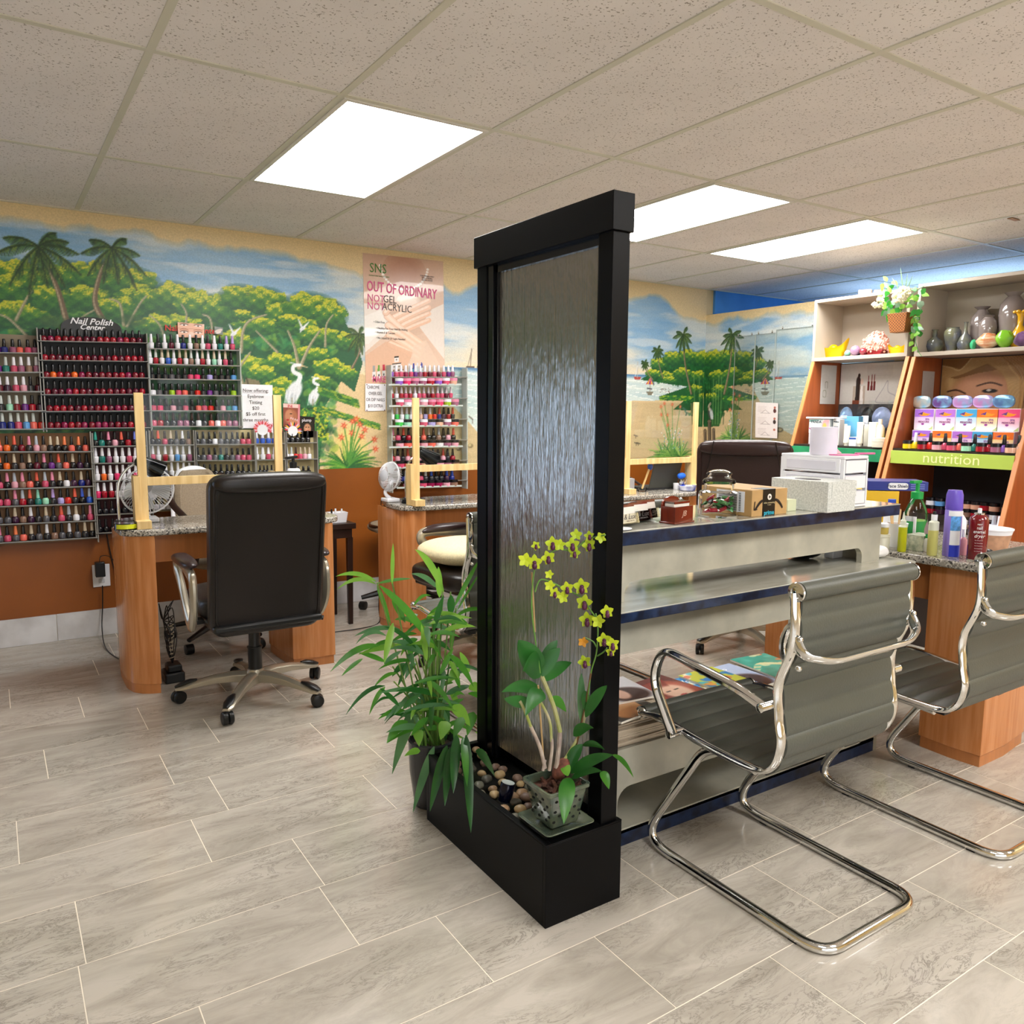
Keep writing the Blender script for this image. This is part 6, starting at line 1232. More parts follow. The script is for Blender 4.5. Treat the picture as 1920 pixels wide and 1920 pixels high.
for (a, b_) in ((.19, .15), (.175, .105), (.205, .105), (.16, .06), (.19, .06), (.22, .06)): cv.poly([(a-.013, b_), (a+.013, b_), (a+.013, b_-.03), (a-.013, b_-.03)], '#e9e1de'); cv.poly([(a-.014, b_), (a+.014, b_), (a+.014, b_+.008), (a-.014, b_+.008)], '#1a1518'); cv.ell(a, b_-.014, .005, .005, '#7a6f6c')
for i, c in enumerate(('#d8d4d8', '#2a3a9a', '#d8d4d8', '#2a3a9a')): x = .27+.026*i; cv.poly([(x-.006, .06), (x+.006, .06), (x+.005, .10), (x-.005, .10)], c); cv.poly([(x-.009, .03), (x+.009, .03), (x+.008, .06), (x-.008, .06)], '#cfe0e4' if i != 1 else '#3aa8c8')
po, pb = printed('poster', 'tall glossy poster of crossed hands and pearls reading OUT OF ORDINARY', 'poster', ((686, 722), (834, 700), (831, 490), (680, 474)), cv)
grn, pk, bk_ = ink('3f7a2a'), ink('d8588c'), ink('4a4240')
wtext(po, pb, 'SNS', 709, 504, 18, grn, .85, bold=.0); wtext(po, pb, 'SIGNATURE NAIL SYSTEMS', 711, 518, 2.6, grn, 1.0)
wtext(po, pb, 'OUT OF ORDINARY', 755, 545, 19, pk, .62, bold=.0015, rz=.03); wtext(po, pb, 'NOT', 705, 560, 14, pk, .85, rz=.03); wtext(po, pb, 'GEL', 731, 562, 14, bk_, .85, rz=.03); wtext(po, pb, 'NOT', 705, 575, 14, pk, .85, rz=.03); wtext(po, pb, 'ACRYLIC', 745, 578, 14, bk_, .8, rz=.03)
for s, x, y in (('Odor Free', 711, 604), ('Healthy For Your Nail By Adding', 735, 617), ('Vitamin E & Calcium', 722, 624), ('No Liquid & UV Light Needed', 733, 635)): wtext(po, pb, '• '+s, x, y, 4.2, bk_, .8)
wtext(po, pb, 'FOR NATURAL NAILS\nSOFT & STRONG\nDIPPING SYSTEM', 801, 522, 2.8, bk_, .8); wtext(po, pb, 'MAKE AN', 719, 712, 12, pk, .62, bold=.001)
def paper(label, c, lines, nm='notice', cat='notice', bg='#efedf2', off=.006, fine=False):
    cv = Canvas(.2, .26, .02, bg); t, b = printed(nm, label, cat, c, cv, off=off); return t, b
t, b = paper('white notice reading CHROME OVER GEL OR DIP NAILS $10 EXTRA', ((685, 771), (723, 770), (724, 720), (685, 719)), None, off=.008)
for i, s in enumerate(('CHROME', 'OVER GEL', 'OR DIP NAILS', '$10 EXTRA')): wtext(t, b, s, 704 if i else 700, 726.5+i*11.6, 6.2, bk_, .72, off=.0095)
for x, y in ((688, 721), (721, 722), (688, 769), (721, 769)): p = ony(x, y, WY-.011)-b; part(G().ball(tuple(p), .0035, 8, 6), 'pin', ink('7a1020'), t)
t, b = paper('white notice reading Now offering Eyebrow Tinting $20, $5 off first three months', ((448, 803), (512, 803), (511, 722), (447, 720)), None, off=.02)
for i, s in enumerate(('Now offering:', 'Eyebrow', 'Tinting', '$20', '$5 off first', 'three months')): wtext(t, b, s, 479.5, 732.5+i*11, 6.6, bk_, .95, off=.022)
p0, p1 = ony(455, 736.5, WY-.022)-b, ony(503, 736.8, WY-.022)-b; part(G().bar(tuple(p0), tuple(p1), .0006, .001), 'underline', bk_, t)
# arched sign and the half-covered red one
sb = ony(172, 618, WY-.01); sg = thing('rack_sign', 'black arched sign reading Nail Polish Center on the red-polish rack', 'sign', tuple(sb))
a = (ony(229, 617, WY-.01)-ony(115, 617, WY-.01))[0]/2; hh = (sb-ony(172, 595, WY-.01))[2]*-1
part(G().prism([(-a, -.04)]+[(-a*math.cos(t), hh*math.sin(t)**.8) for t in np.linspace(0, PI, 25)]+[(a, -.04)], 'y', -.003, .0), 'sign_board', mat('sign_black', '#0b0b0c', .25), sg)
wt = ink('f0eef2'); text('Nail Polish', .047, wt, sg, (0, -.005, hh*.62), shear=.35, sx=1.05, bold=.0008, name='lettering'); text('Center', .040, wt, sg, (0, -.005, hh*.16), shear=.35, sx=1.05, bold=.0008)
rb = ony(355, 620, WY-.01); rs = thing('rack_sign', 'red lettered rack sign mostly hidden by a picture of two eyes', 'sign', tuple(rb)); part(G().box(-.17, .17, -.002, 0, -.06, .028), 'sign_board', m_clear, rs)
red = ink('c8241c')
for s, x, y in (('Nail', 322, 615.5), ('Center', 388, 620.5)): p = ony(x, y, WY-.014)-rb; text(s, .047, red, rs, tuple(p), bold=.0008)
cv = Canvas(.19, .125, .004, '#e9b49a'); 
for v in (.105, .045):
    for u in (.045, .145): cv.ell(u, v, .024, .007, '#f2e6e0'); cv.ell(u, v, .007, .007, '#3a2620'); cv.curve([(u-.028, v+.004), (u, v+.013), (u+.028, v+.004)], .0025, '#5a3022'); cv.curve([(u-.03, v+.02), (u, v+.028), (u+.03, v+.018)], .003, '#b06a4a', .7)
cv.line([(0, .077), (.19, .077)], .001, '#b87a60'); cv.ell(.095, .03, .02, .02, '#f6d8c8', .8)
printed('picture', 'small picture of two pairs of eyes pinned over the red rack sign', 'picture', ((334, 632), (383, 634), (383, 608), (333, 604)), cv, off=.018)
cv = Canvas(.06, .06, .004, '#6f7a74'); cv.ell(.03, .03, .03, .012, '#d8c8c0', 1, .5); cv.ell(.03, .015, .02, .008, '#e0d0c8', 1, .5); printed('picture', 'tiny grey picture of nails right of the red rack sign', 'picture', ((402, 626), (418, 628), (418, 614), (402, 612)), cv, off=.018)
# beauty prints at the right end
cv = Canvas(.13, .17, .0035, '#8a4a3c'); cv.poly([(0, .17), (.13, .17), (.13, .14), (0, .14)], '#e8c4bc'); cv.ell(.06, .07, .05, .06, '#a86a4c'); cv.ell(.045, .08, .03, .045, '#c08060'); cv.ell(.06, .095, .01, .004, '#1a1010'); cv.ell(.035, .05, .012, .006, '#b0242a')
for k in range(4): cv.line([(.07+.014*k, .01), (.06+.016*k, .06-.005*k)], .005, '#c98a6a'); cv.ell(.06+.016*k, .064-.005*k, .004, .008, '#e8c8d0')
cv.poly([(.115, 0), (.13, 0), (.13, .17), (.115, .17)], '#d88a90'); t, b = printed('poster', 'pink-framed beauty print lettered P4 behind the right pine post', 'poster', ((531, 800), (562, 800), (563, 758), (531, 756)), cv, off=.012); wtext(t, b, 'P4', 544, 762.5, 7, ink('c84a58'), 1, off=.014)
cv = Canvas(.12, .17, .0035, '#141214'); cv.ell(.06, .07, .03, .045, '#c08a6a'); cv.ell(.055, .05, .012, .03, '#d09a78'); cv.ell(.05, .085, .006, .003, '#1a1010'); cv.ell(.07, .085, .006, .003, '#1a1010'); cv.ell(.06, .058, .008, .004, '#c02a3a')
t, b = printed('poster', 'black beauty print lettered plump at the right end of the racks', 'poster', ((563, 822), (590, 820), (590, 782), (562, 780)), cv, off=.010); wtext(t, b, 'plump', 575, 788, 6, wt, .9, off=.012)
for (x, y, r_, lb, cols) in ((492, 806, .062, 'fan of red and pink nail colour samples below the eyebrow notice', ('c8384a', 'e87a90', 'd84a3a', 'e8a0b0')), (516, 806, .05, 'nail sample fan half behind the right pine post', ('c8384a', 'e05a70', 'e8a0b0', 'b82a3a')), (549, 808, .06, 'nail sample fan of mixed colours in front of the P4 print', ('e8b03a', 'd8b8c0', 'c8384a', '2a2426'))):
    p = ony(x, y, WY-.05); t = thing('color_sample_fan', lb, 'sample', tuple(p), group='nail colour wheels'); q = G().lathe([(r_*.55, 0), (r_*.55, .002)], n=20); q.xf(Matrix.Rotation(PI/2, 4, 'X')); part(q, 'disc', m_white_pl, t)
    for k in range(17):
        a = math.radians(-15+210*k/16); q = G(); blade(q, (math.cos(a)*r_*.5, -.003, math.sin(a)*r_*.5), (math.cos(a)*r_, -.004, math.sin(a)*r_), r_*.19, 0, .1, n=4, side=(-math.sin(a), 0, math.cos(a))); part(q, 'sample_nail', ink(cols[k % 4]), t)
# white pump bottle with black top at rack end
t = thing('pump_bottle', 'white pump bottle with a green label behind the big black chair', 'bottle', (1.335, 4.14, .7655)); 
part(G().lathe([(.036, 0), (.039, .01), (.039, .215), (.030, .232), (.018, .235)], n=24), 'body', m_white_pl, t); part(G().lathe([(.019, .235), (.019, .265), (.008, .27), (.008, .29)], n=16).bar((-.04, 0, .288), (.02, 0, .294), .03, .012), 'pump', m_blkpl, t)
q = G(); n = 12; q.add([(.0395*math.cos(a), .0395*math.sin(a), z) for a in np.linspace(-2.9, -1.0, n) for z in (.15, .195)], [(2*i, 2*i+2, 2*i+3, 2*i+1) for i in range(n-1)]); part(q, 'green_label', mat('label_green', '#2f9a58', .4), t)
# all remaining far bottles, beyond the count that is built one by one
if rest.v:
    o = part(rest, 'nail_polish_bottles', rest_m, None, label='remaining small polish bottles on the right-hand racks and tiered rack', kind='stuff'); o['category'] = 'nail polish'
# ================================================================ DISPLAY SHELVES ON THE RIGHT PARTITION
m_greige = mat('greige_laminate', '#b3a797', .5, var=.02); m_rust = mat('cherry_laminate', '#a4552c', .35, var=.12, scale=3, stretch=(10, 10, 1)); m_cherry_e = mat('cherry_edge', '#cc8550', .4)
m_shd = mat('dark_shelf_board', '#2a201b', .5); m_ddark = mat('dark_back_panel', '#3a3a3e', .6, var=.1)
def FX(z): return 4.825-.325*(1.66-z)
def shelf_unit(lab, y0, y1, uy0, uy1, band, bandname, z0=1.66, z1=2.075):
    t = thing('display_shelf', lab, 'shelf', (5.34, y0, 0), group='slanted display shelves'); o = lambda x: x-5.34
    T = .022
    up = thing  # upper box
    part(G().box(o(4.82), o(5.135), uy0-y0, uy1-y0, z1-.02, z1), 'upper_top', m_greige, t, .001); part(G().box(o(4.82), o(5.135), uy0-y0, uy1-y0, z0, z0+.024), 'upper_bottom', m_greige, t, .001)
    part(G().box(o(4.82), o(5.135), uy0-y0, uy0-y0+.02, z0+.024, z1-.02), 'upper_side', m_greige, t, .001); part(G().box(o(4.82), o(5.135), uy1-y0-.02, uy1-y0, z0+.024, z1-.02), 'upper_side', m_greige, t, .001)
    part(G().box(o(5.12), o(5.135), uy0-y0+.02, uy1-y0-.02, z0+.024, z1-.02), 'upper_back', m_greige, t)
    for y in (0, y1-y0-T):
        sd = part(G().prism([(o(FX(0)), 0), (o(FX(z0)), z0-.001), (o(5.135), z0-.001), (o(5.135), 0)], 'y', y, y+T), 'slanted_side', m_rust, t, smooth=False)
        g = G(); g.add([(o(FX(z))+d, yy, z) for z in (0, z0-.001) for d, yy in ((-.004, y-.001), (.006, y-.001), (.006, y+T+.001), (-.004, y+T+.001))], [(3, 2, 1, 0), (4, 5, 6, 7), (0, 1, 5, 4), (1, 2, 6, 5), (2, 3, 7, 6), (3, 0, 4, 7)]); part(g, 'side_edge', m_cherry_e, sd, smooth=False)
    w = y1-y0
    part(G().box(o(FX(1.09)), o(5.12), T, w-T, 1.080, 1.095), 'middle_shelf', m_shd, t)
    b = part(G().box(o(FX(1.05))-.006, o(FX(1.05))+.012, T, w-T, 1.005, 1.082), 'header_band', band, t, .001)
    part(G().box(o(FX(.66)), o(5.12), T, w-T, .636, .652), 'lower_shelf', m_shd, t); part(G().box(o(5.12), o(5.135), T, w-T, 0, 1.655), 'back_panel', m_ddark, t)
    part(G().box(o(FX(.3)), o(5.12), T, w-T, .29, .306), 'bottom_shelf', m_greige, t); part(G().box(o(FX(.15)), o(FX(.15))+.02, T, w-T, .0, .29), 'base_front', m_shd, t)
    return t, b
m_gband = mat('emerald_band', '#2f9a66', .35, var=0, col2='#27855a', scale=12); m_lband = mat('lime_band', '#b4cc5a', .35, var=.04)
sl, b1 = shelf_unit('left slanted display shelf with emerald band, gold ingots on top tier', 2.87, 3.575, 2.885, 3.575, m_gband, '')
sr, b2 = shelf_unit('right slanted display shelf with lime band lettered nutrition', 2.10, 2.85, 1.95, 2.84, m_lband, '', 1.655, 2.09)
text('nutrition', .085, mat('ink_cream_lime', '#e9eda8', .5, var=0), b2, (FX(1.05)-5.34-.0075, .36, 1.046), (PI/2, 0, -PI/2), sx=1.1)
def SP(px, py, X): return onx(px, py, X)
def at(px, X, z):      # point of height z in the plane X seen in survey column px
    lo, hi = 1.2, 4.8
    for _ in range(50):
        m_ = (lo+hi)/2; d = np.array((X, m_, z))-CP; u = 960+FPX*(d@cR)/(d@cF)
        if u > px: lo = m_
        else: hi = m_
    y = (lo+hi)/2
    if X > 4.4 and z < 1.0: y = max(y, 2.158)
    return (X, y, z)
def lathe_thing(name, lab, cat, pos, prof, m, h=None, n=24, group=None, parts=(), rz=0, sy=1):
    t = thing(name, lab, cat, pos, rz, group=group); part(G().lathe(prof, n=n, sy=sy), 'body', m, t, ang=50)
    for nm, pf, mm in parts: part(G().lathe(pf, n=n, sy=sy), nm, mm, t, ang=50)
    return t
ZU, ZM, ZL = 1.685, 1.0955, .6525
# --- upper right: vases and stones
m_v1 = mat('olive_blue_glaze', '#8a8a5c', .12, var=0, col2='#4a5068', scale=7, coat=.6); m_v2 = mat('grey_mauve_glaze', '#857a76', .1, var=.08, coat=.6); m_yg = mat('yellow_glaze', '#e0a81c', .15, coat=.4)
vz = [('small round-bellied vase with a black neck, leftmost in the vase row', 1751, 4.96, [(.02, 0), (.034, .008), (.052, .04), (.046, .07), (.02, .092), (.012, .10), (.014, .115), (.012, .13), (.02, .142)], m_v1), ('squat shouldered urn with a dark foot, second in the vase row', 1784, 4.96, [(.026, 0), (.028, .02), (.04, .05), (.05, .10), (.047, .125), (.034, .14), (.036, .146)], m_v1), ('slender drop-shaped vase with a blue neck, third in the vase row', 1808, 4.96, [(.022, 0), (.04, .02), (.045, .045), (.032, .08), (.014, .105), (.009, .13), (.01, .165), (.014, .172)], m_v1),
      ('tall grey glazed vase with flared lip behind the drop-shaped vase', 1836, 5.045, [(.04, 0), (.055, .05), (.062, .15), (.056, .20), (.03, .235), (.024, .245), (.045, .262)], m_v2), ('shorter grey glazed vase in front of the tall grey one', 1849, 4.975, [(.035, 0), (.045, .05), (.05, .13), (.044, .165), (.024, .19), (.034, .20)], m_v2), ('largest grey vase at the right of the upper shelf', 1893, 5.035, [(.05, 0), (.065, .06), (.072, .2), (.066, .26), (.04, .295), (.03, .305), (.05, .325)], m_v2)]
for lb, px, X, pf, m_ in vz: lathe_thing('vase', lb, 'vase', at(px, X, ZU-.004), pf, m_, group='glazed vases on the upper shelf', n=28)
t = lathe_thing('vase', 'yellow bottle vase with ruffled mouth at the right edge', 'vase', at(1909, 4.98, ZU-.004), [(.03, 0), (.05, .03), (.052, .06), (.03, .10), (.014, .13), (.015, .18), (.026, .20)], m_yg, group='glazed vases on the upper shelf')
g = G(); [g.ball((.028*math.cos(a), .028*math.sin(a), .205), (.014, .014, .01), 8, 6) for a in np.linspace(0, 2*PI, 7)[:-1]]; part(g, 'ruffled_mouth', m_yg, t, kind='stuff')
def rock(name, lab, cat, pos, r, m, seed, n=16):
    g = G(); q = np.random.default_rng(seed); a, b, c = q.random(3)*6; g.ball((0, 0, 0), (1, 1, 1), n, 10)
    g.v = [(x*r[0]*(1+.13*math.sin(5*y+a)), y*r[1]*(1+.13*math.sin(4*z+b)), (z+1)*r[2]*(1+.1*math.sin(6*x+c))) for x, y, z in g.v]; return solo(g, name, m, lab, cat, pos)
rock('figurine', 'small bright green jade figurine between vase and orange stone', 'ornament', at(1824, 4.93, ZU-.001), (.02, .018, .028), mat('green_jade', '#3cb07a', .2, coat=.5), 1)
rock('agate', 'orange agate dome with a cream band on the upper shelf', 'ornament', at(1852, 4.93, ZU-.001), (.05, .062, .045), mat('orange_agate', '#c8641c', .15, var=0, col2='#e8d0b0', scale=9, stretch=(1, 1, 5), coat=.6), 2)
rock('jade_stone', 'lime green knobbly jade stone left of the yellow vase', 'ornament', at(1883, 4.93, ZU-.001), (.045, .05, .05), mat('lime_jade', '#7ab82a', .15, coat=.5), 3)
rock('crystal', 'purple crystal chunk at the right edge of upper shelf', 'ornament', at(1915, 4.90, ZU-.001), (.035, .04, .04), mat('purple_crystal', '#6a4a72', .3, var=.3, scale=30), 4)
# --- upper left: ingots, spheres, blossom bonsai
m_gold = mat('gold_ingot', '#e8b80c', .22, .35, var=.1, bump=.4, bscale=70)
def ingot(lab, pos, s):
    t = thing('gold_ingot', lab, 'ornament', pos, group='gold ingots'); g = G(); P = []
    for j in range(9):
        v = j/8; row = []
        for i in range(25):
            a = 2*PI*i/24; wy = .62+.38*v; r = (s*(.5+.5*v**.7)*1.0, s*.42*(.6+.4*v)); row.append((r[1]*math.sin(a), r[0]*math.cos(a), s*(.62*v+.55*v*v*math.cos(a)**4-.0)))
        P.append(row)
    g.grid(P); g.add([P[0][i] for i in range(24)], [tuple(range(24))[::-1]]); part(g, 'hull', m_gold, t)
    q = G(); q.ball((0, 0, s*.5), (s*.28, s*.34, s*.34), 18, 10); part(q, 'dome', m_gold, t); return t
ingot('large shiny gold ingot at left of the upper shelf', at(1562, 4.97, ZU), .115); ingot('small gold ingot at right of the upper left shelf', at(1682, 4.97, ZU), .072)
for k, (px, r, c, nm) in enumerate(((1589, .022, '#8ac0a8', 'mint'), (1603, .034, '#9a7a9a', 'mauve'), (1608, .026, '#2a1a2a', 'black'), (1618, .024, '#8a2a3a', 'dark red'))):
    X = 4.95-.03*(k % 2); solo(G().ball((0, 0, r), r, 20, 12), 'stone_sphere', mat('stone_'+nm.replace(' ', '_'), c, .06, var=.2, coat=.8), '%s polished stone sphere beside the gold ingot' % nm, 'ornament', at(px, X, ZU+.006), group='polished stone spheres')
solo(G().box(-.03, .03, -.10, .08, 0, .006), 'sphere_tray', m_shd, 'dark tray under the polished stone spheres', 'tray', at(1604, 4.94, ZU-.0005))
tb = thing('blossom_bonsai', 'pink blossom ornament tree in a low dark red pot', 'ornament', at(1641, 4.97, ZU)); m_rp = mat('dark_red_pot', '#7a1c20', .25)
part(G().prism([(-.055, 0), (-.075, .035), (.075, .035), (.055, 0)], 'x', -.04, .04), 'pot', m_rp, tb, .003); part(G().tube(smoothpath([(0, 0, .03), (.01, .02, .07), (-.005, -.01, .11)], 5), .006), 'stem', m_bent, tb)
g = G(); q_ = np.random.default_rng(4)
for k in range(260):
    a, b = q_.random()*2*PI, q_.random()*PI*.62; r = (.72+.28*q_.random()); c = (.055*r*math.sin(b)*math.cos(a), .105*r*math.sin(b)*math.sin(a), .055+.105*r*math.cos(b)); g.ball(c, .0075, 5, 4)
g.ball((0, 0, .075), (.045, .085, .075), 12, 8); part(g, 'blossoms', mat('pink_blossom', '#e0a090', .6, var=.2, scale=60), tb, kind='stuff', smooth=False)
# --- hanging basket of artificial flowers at the divider
hb = thing('flower_basket', 'hanging woven basket of cream flowers and ivy between the two shelves', 'plant', at(1688, 4.74, 1.80)); bp0 = np.array(hb.location)
m_wick = bpy.data.materials.new('woven_cane'); m_wick.use_nodes = True; nt = m_wick.node_tree; b = nt.nodes['Principled BSDF']; tc = nt.nodes.new('ShaderNodeTexCoord'); ck = nt.nodes.new('ShaderNodeTexChecker'); ck.inputs['Scale'].default_value = 110; ck.inputs[1].default_value = (*lin('#a5672c'), 1); ck.inputs[2].default_value = (*lin('#6a3a16'), 1); nt.links.new(tc.outputs['Object'], ck.inputs[0]); nt.links.new(ck.outputs[0], b.inputs[0]); b.inputs['Roughness'].default_value = .6
g = G(); g.add([(x*s, y*s, z) for z, s in ((0, .72), (.115, 1)) for x, y in ((-.05, -.065), (.05, -.065), (.05, .065), (-.05, .065))], [(3, 2, 1, 0), (0, 1, 5, 4), (1, 2, 6, 5), (2, 3, 7, 6), (3, 0, 4, 7), (4, 5, 6, 7)]); part(g, 'basket', m_wick, hb, .002, smooth=False)
m_iv = [leafmat('ivy_green', '#3f9a3a', '#2a6f2a'), leafmat('ivy_pale', '#9ac85a', '#6fa83a'), leafmat('ivy_grey', '#8fa890', '#5f7f66')]
q_ = np.random.default_rng(6)
def bl(px, py, X=4.72): return Vector(onx(px, py, X)-bp0)
for k in range(110):
    px, py = 1690+max(-45, min(38, q_.normal()*26)), 560+max(-32, min(32, q_.normal()*16))
    if q_.random() < .35: px, py = 1660+q_.random()*25, 570+q_.random()*22
    if q_.random() < .2: px, py = 1712+q_.random()*10, 590+q_.random()*40
    X = 4.70+q_.random()*.10; c = bl(px, py, X); a = q_.random()*2*PI; L = .035+.025*q_.random(); d = Vector((-.3+.6*q_.random(), math.cos(a), math.sin(a)-.25)).normalized()*L
    g = G(); blade(g, c, c+d, .024+.014*q_.random(), .006, .15, n=4, heart=True); part(g, 'leaf', m_iv[int(q_.random()*3)], hb)
for px, py in ((1688, 500), (1672, 520), (1712, 515), (1740, 533), (1702, 512)):
    g = G(); blade(g, bl(1695, 565), bl(px, py), .010, .01, .2, n=6); part(g, 'blade_leaf', m_iv[2], hb)
g = G(); g.tube([bl(*p) for p in ((1712, 590), (1718, 615), (1716, 640), (1722, 660), (1728, 668))], .0018, 5); part(g, 'ivy_tendril', m_iv[0], hb)
for px, py in ((1715, 625), (1712, 640), (1718, 650)): g = G(); blade(g, bl(px, py), bl(px-8, py+10), .03, 0, .1, n=4, heart=True); part(g, 'leaf', m_iv[1], hb)
m_fl = mat('cream_petals', '#ece6c0', .6, var=.08)
for cx, cy, r in ((1688, 555, .048), (1695, 548, .04), (1648, 568, .034), (1640, 572, .022)):
    c = bl(cx, cy, 4.66)
    g = G()
    for k in range(34): a, b = q_.random()*2*PI, math.acos(2*q_.random()-1); d = Vector((math.sin(b)*math.cos(a), math.sin(b)*math.sin(a), math.cos(b))); g.ball(tuple(c+d*r*.8), (r*.22,)*3, 6, 4)
    part(g, 'flower_head', m_fl, hb, smooth=False)
# --- posters inside the shelves
def inner(label, y0, y1, z0, z1, cv, X=5.118, name='poster'):
    t = thing(name, label, name, (X, (y0+y1)/2, z0)); h = (y1-y0)/2
    cv.build(lambda U, V: np.stack([np.full_like(U, -.0015), h-U/cv.w*2*h, V/cv.h*(z1-z0)], 1), 'printed_face', vprint, t); part(G().box(-.001, 0, -h, h, 0, z1-z0), 'sheet', MATS['paper_back'], t, smooth=False); return t, h
cv = Canvas(.62, .27, .004, '#d3cec6')
for (u, v, w, h_, c) in ((.03, .08, .10, .0, ''),): pass
cv.poly([(.13, .0), (.25, 0), (.25, .12), (.13, .12)], '#b8a898'); cv.ell(.18, .15, .022, .035, '#2a1a1a'); cv.ell(.185, .19, .012, .014, '#1a1010'); cv.poly([(.155, .02), (.2, .02), (.2, .14), (.16, .14)], '#1f1718'); cv.ell(.215, .15, .014, .02, '#e0c8b8'); cv.poly([(.2, 0), (.235, 0), (.225, .12), (.205, .12)], '#eee8e2'); cv.poly([(.13, 0), (.2, 0), (.2, .025), (.13, .025)], '#7a3a22')
for u in (.28, .31, .335): cv.poly([(u-.011, .09), (u+.011, .09), (u+.009, .15), (u-.009, .15)], '#6a2020'); cv.poly([(u-.004, .15), (u+.004, .15), (u+.004, .19+.01*(u > .3)), (u-.004, .19)], '#7a2424')
cv.curve([(.36, .03), (.42, .1), (.46, .15), (.47, .08), (.54, .05), (.52, .01), (.37, .01), (.36, .03)], .0025, '#a9a2a4'); cv.poly([(.55, .1), (.57, .1), (.56, .13)], '#2a2422')
for k in range(9): cv.line([(.26+.0*k, .22-.008*k+.03), (.5, .22-.008*k+.03)], .0006, '#b5aea8')
inner('white product leaflets with red bottles pinned in the left shelf', 3.06, 3.545, 1.37, 1.65, cv)
cv = Canvas(.15, .3, .004, '#167a55'); cv.poly([(0, .3), (.15, .3), (.15, .25), (0, .25)], '#0f5a40'); t, h = inner('green skincare poster lettered skin in white at the left shelf', 2.905, 3.05, 1.37, 1.645, cv, 5.112)
text('skinc', .052, ink('e8efe8'), t, (-.004, .0, .17), (PI/2, 0, -PI/2), sx=.95); text('Repairs', .03, ink('e8efe8'), t, (-.004, -.02, .09), (PI/2, 0, -PI/2), shear=.3)
cv = Canvas(.62, .44, .005, '#6a4430')   # face with fringe
n = cv.noise(.06, .4, 4, 3); cv.a = np.array(hexf('#8a6238'))*(1-n[..., None])+np.array(hexf('#d8b478'))*n[..., None]
cv.ell(.24, .10, .2, .25, '#b07a58'); cv.ell(.22, .12, .15, .2, '#c08a68'); cv.ell(.2, .05, .09, .1, '#cc9a78')
cv.poly([(0, .44), (.42, .44), (.34, .36), (.2, .335), (.08, .30), (0, .33)], '#8a6236')
for k in range(80): f = k/80; cv.curve([(.36-.2*f, .44), (.22-.12*f, .39-.03*f), (.10-.05*f, .33+.05*f), (-.02, .30+.1*f)], .004, ('#a87a42', '#d8b478', '#7a5228', '#e4c890')[k % 4], .6)
for k in range(50): f = k/50; cv.curve([(.18+.16*f, .44), (.29+.08*f, .37-.01*f), (.355+.07*f, .28), (.37+.10*f, .12), (.36+.11*f, 0)], .0045, ('#a87a42', '#d8b478', '#7a5228', '#e4c890')[k % 4], .6)
for k in range(40): u = .42+.004*k; cv.curve([(u-.1, .44), (u, .3), (u+.02*math.sin(k), 0)], .005, ('#a87a42', '#c89a58', '#6a4422', '#e0c088')[k % 4], .7)
cv.ell(.085, .17, .035, .013, '#1f1512'); cv.ell(.08, .175, .012, .006, '#d8ccc0'); cv.curve([(.04, .215), (.09, .225), (.14, .2)], .005, '#3a241a'); cv.ell(.27, .215, .04, .014, '#1f1512'); cv.ell(.265, .22, .014, .006, '#c8bcb0'); cv.curve([(.2, .25), (.27, .27), (.33, .25)], .005, '#3a241a', .8); cv.ell(.155, .05, .02, .01, '#9a6248', .8)
cv.poly([(.47, .0), (.62, 0), (.62, .44), (.47, .44)], '#cfcac6'); cv.poly([(.48, .18), (.585, .18), (.585, .34), (.48, .34)], '#e0dcd8'); cv.ell(.52, .07, .035, .045, '#b88a70'); cv.ell(.545, .085, .03, .05, '#4a3a3c', .9); cv.poly([(.5, .23), (.56, .23), (.56, .27), (.5, .27)], '#b8c8cc')
for u in (.5, .515, .53): cv.line([(u, .29), (u, .33)], .004, '#6a4a58')
inner('large beauty poster of a face under a blond fringe, right shelf', 2.13, 2.82, 1.25, 1.65, cv)
cv = Canvas(.10, .3, .01, '#bdb8b4'); t = thing('leaflet', 'plain white leaflet stuck on the dark side of the right shelf', 'leaflet', (4.93, 2.826, 1.27)); cv.build(lambda U, V: np.stack([U*1.3-.02, np.full_like(U, -.002), V], 1), 'printed_face', vprint, t); part(G().box(-.02, .11, -.001, 0, 0, .3), 'sheet', MATS['paper_back'], t)
# --- middle shelf, left unit
def carton(lab, px, X, z, w, d, h, cols, name='box', cat='box', rz=0, group=None, txts=()):
    """printed carton, face towards -X"""
    p = at(px, X, z); t = thing(name, lab, cat, p, rz, group=group); part(G().box(0, d, -w/2, w/2, 0, h), 'carton', mat('carton_'+cols[0].strip('#'), cols[0], .4, var=.02), t, .0012)
    if len(cols) > 1:
        cv = Canvas(w*.96, h*.96, max(.0025, w/50), cols[0]); cols[1](cv); cv.build(lambda U, V: np.stack([np.full_like(U, -.0012), w*.48-U, V+h*.02], 1), 'printed_face', vprint, t)
    for s, u, v, sz, c in txts: text(s, sz, ink(c), t, (-.002, w/2-u*w, v*h), (PI/2, 0, -PI/2), bold=.0004)
    return t
def panda(cv):
    W, H = cv.w, cv.h; cv.ell(W*.9, H*.5, W*.28, H*.5, '#e8a0a8', .8); cv.ell(W*.78, H*.45, W*.1, H*.3, '#e8c84a', .7); cv.poly([(W*.5, 0), (W, 0), (W, H*.25)], '#3aa05a'); cv.curve([(0, H*.35), (W*.3, H*.12), (W*.6, H*.18)], .004, '#b83a8a'); cv.poly([(0, H*.8), (W*.55, H*.95), (W, H), (0, H)], '#1f6a5a', .5)
carton('white carton lettered PANDA with green swoosh, stacked on a plain one', 1535, 4.70, ZM+.075, .16, .12, .095, ['#e8ecec', panda], txts=(('PANDA', .36, .80, .024, '1f3a4a'),), group='cartons on the left middle shelf')
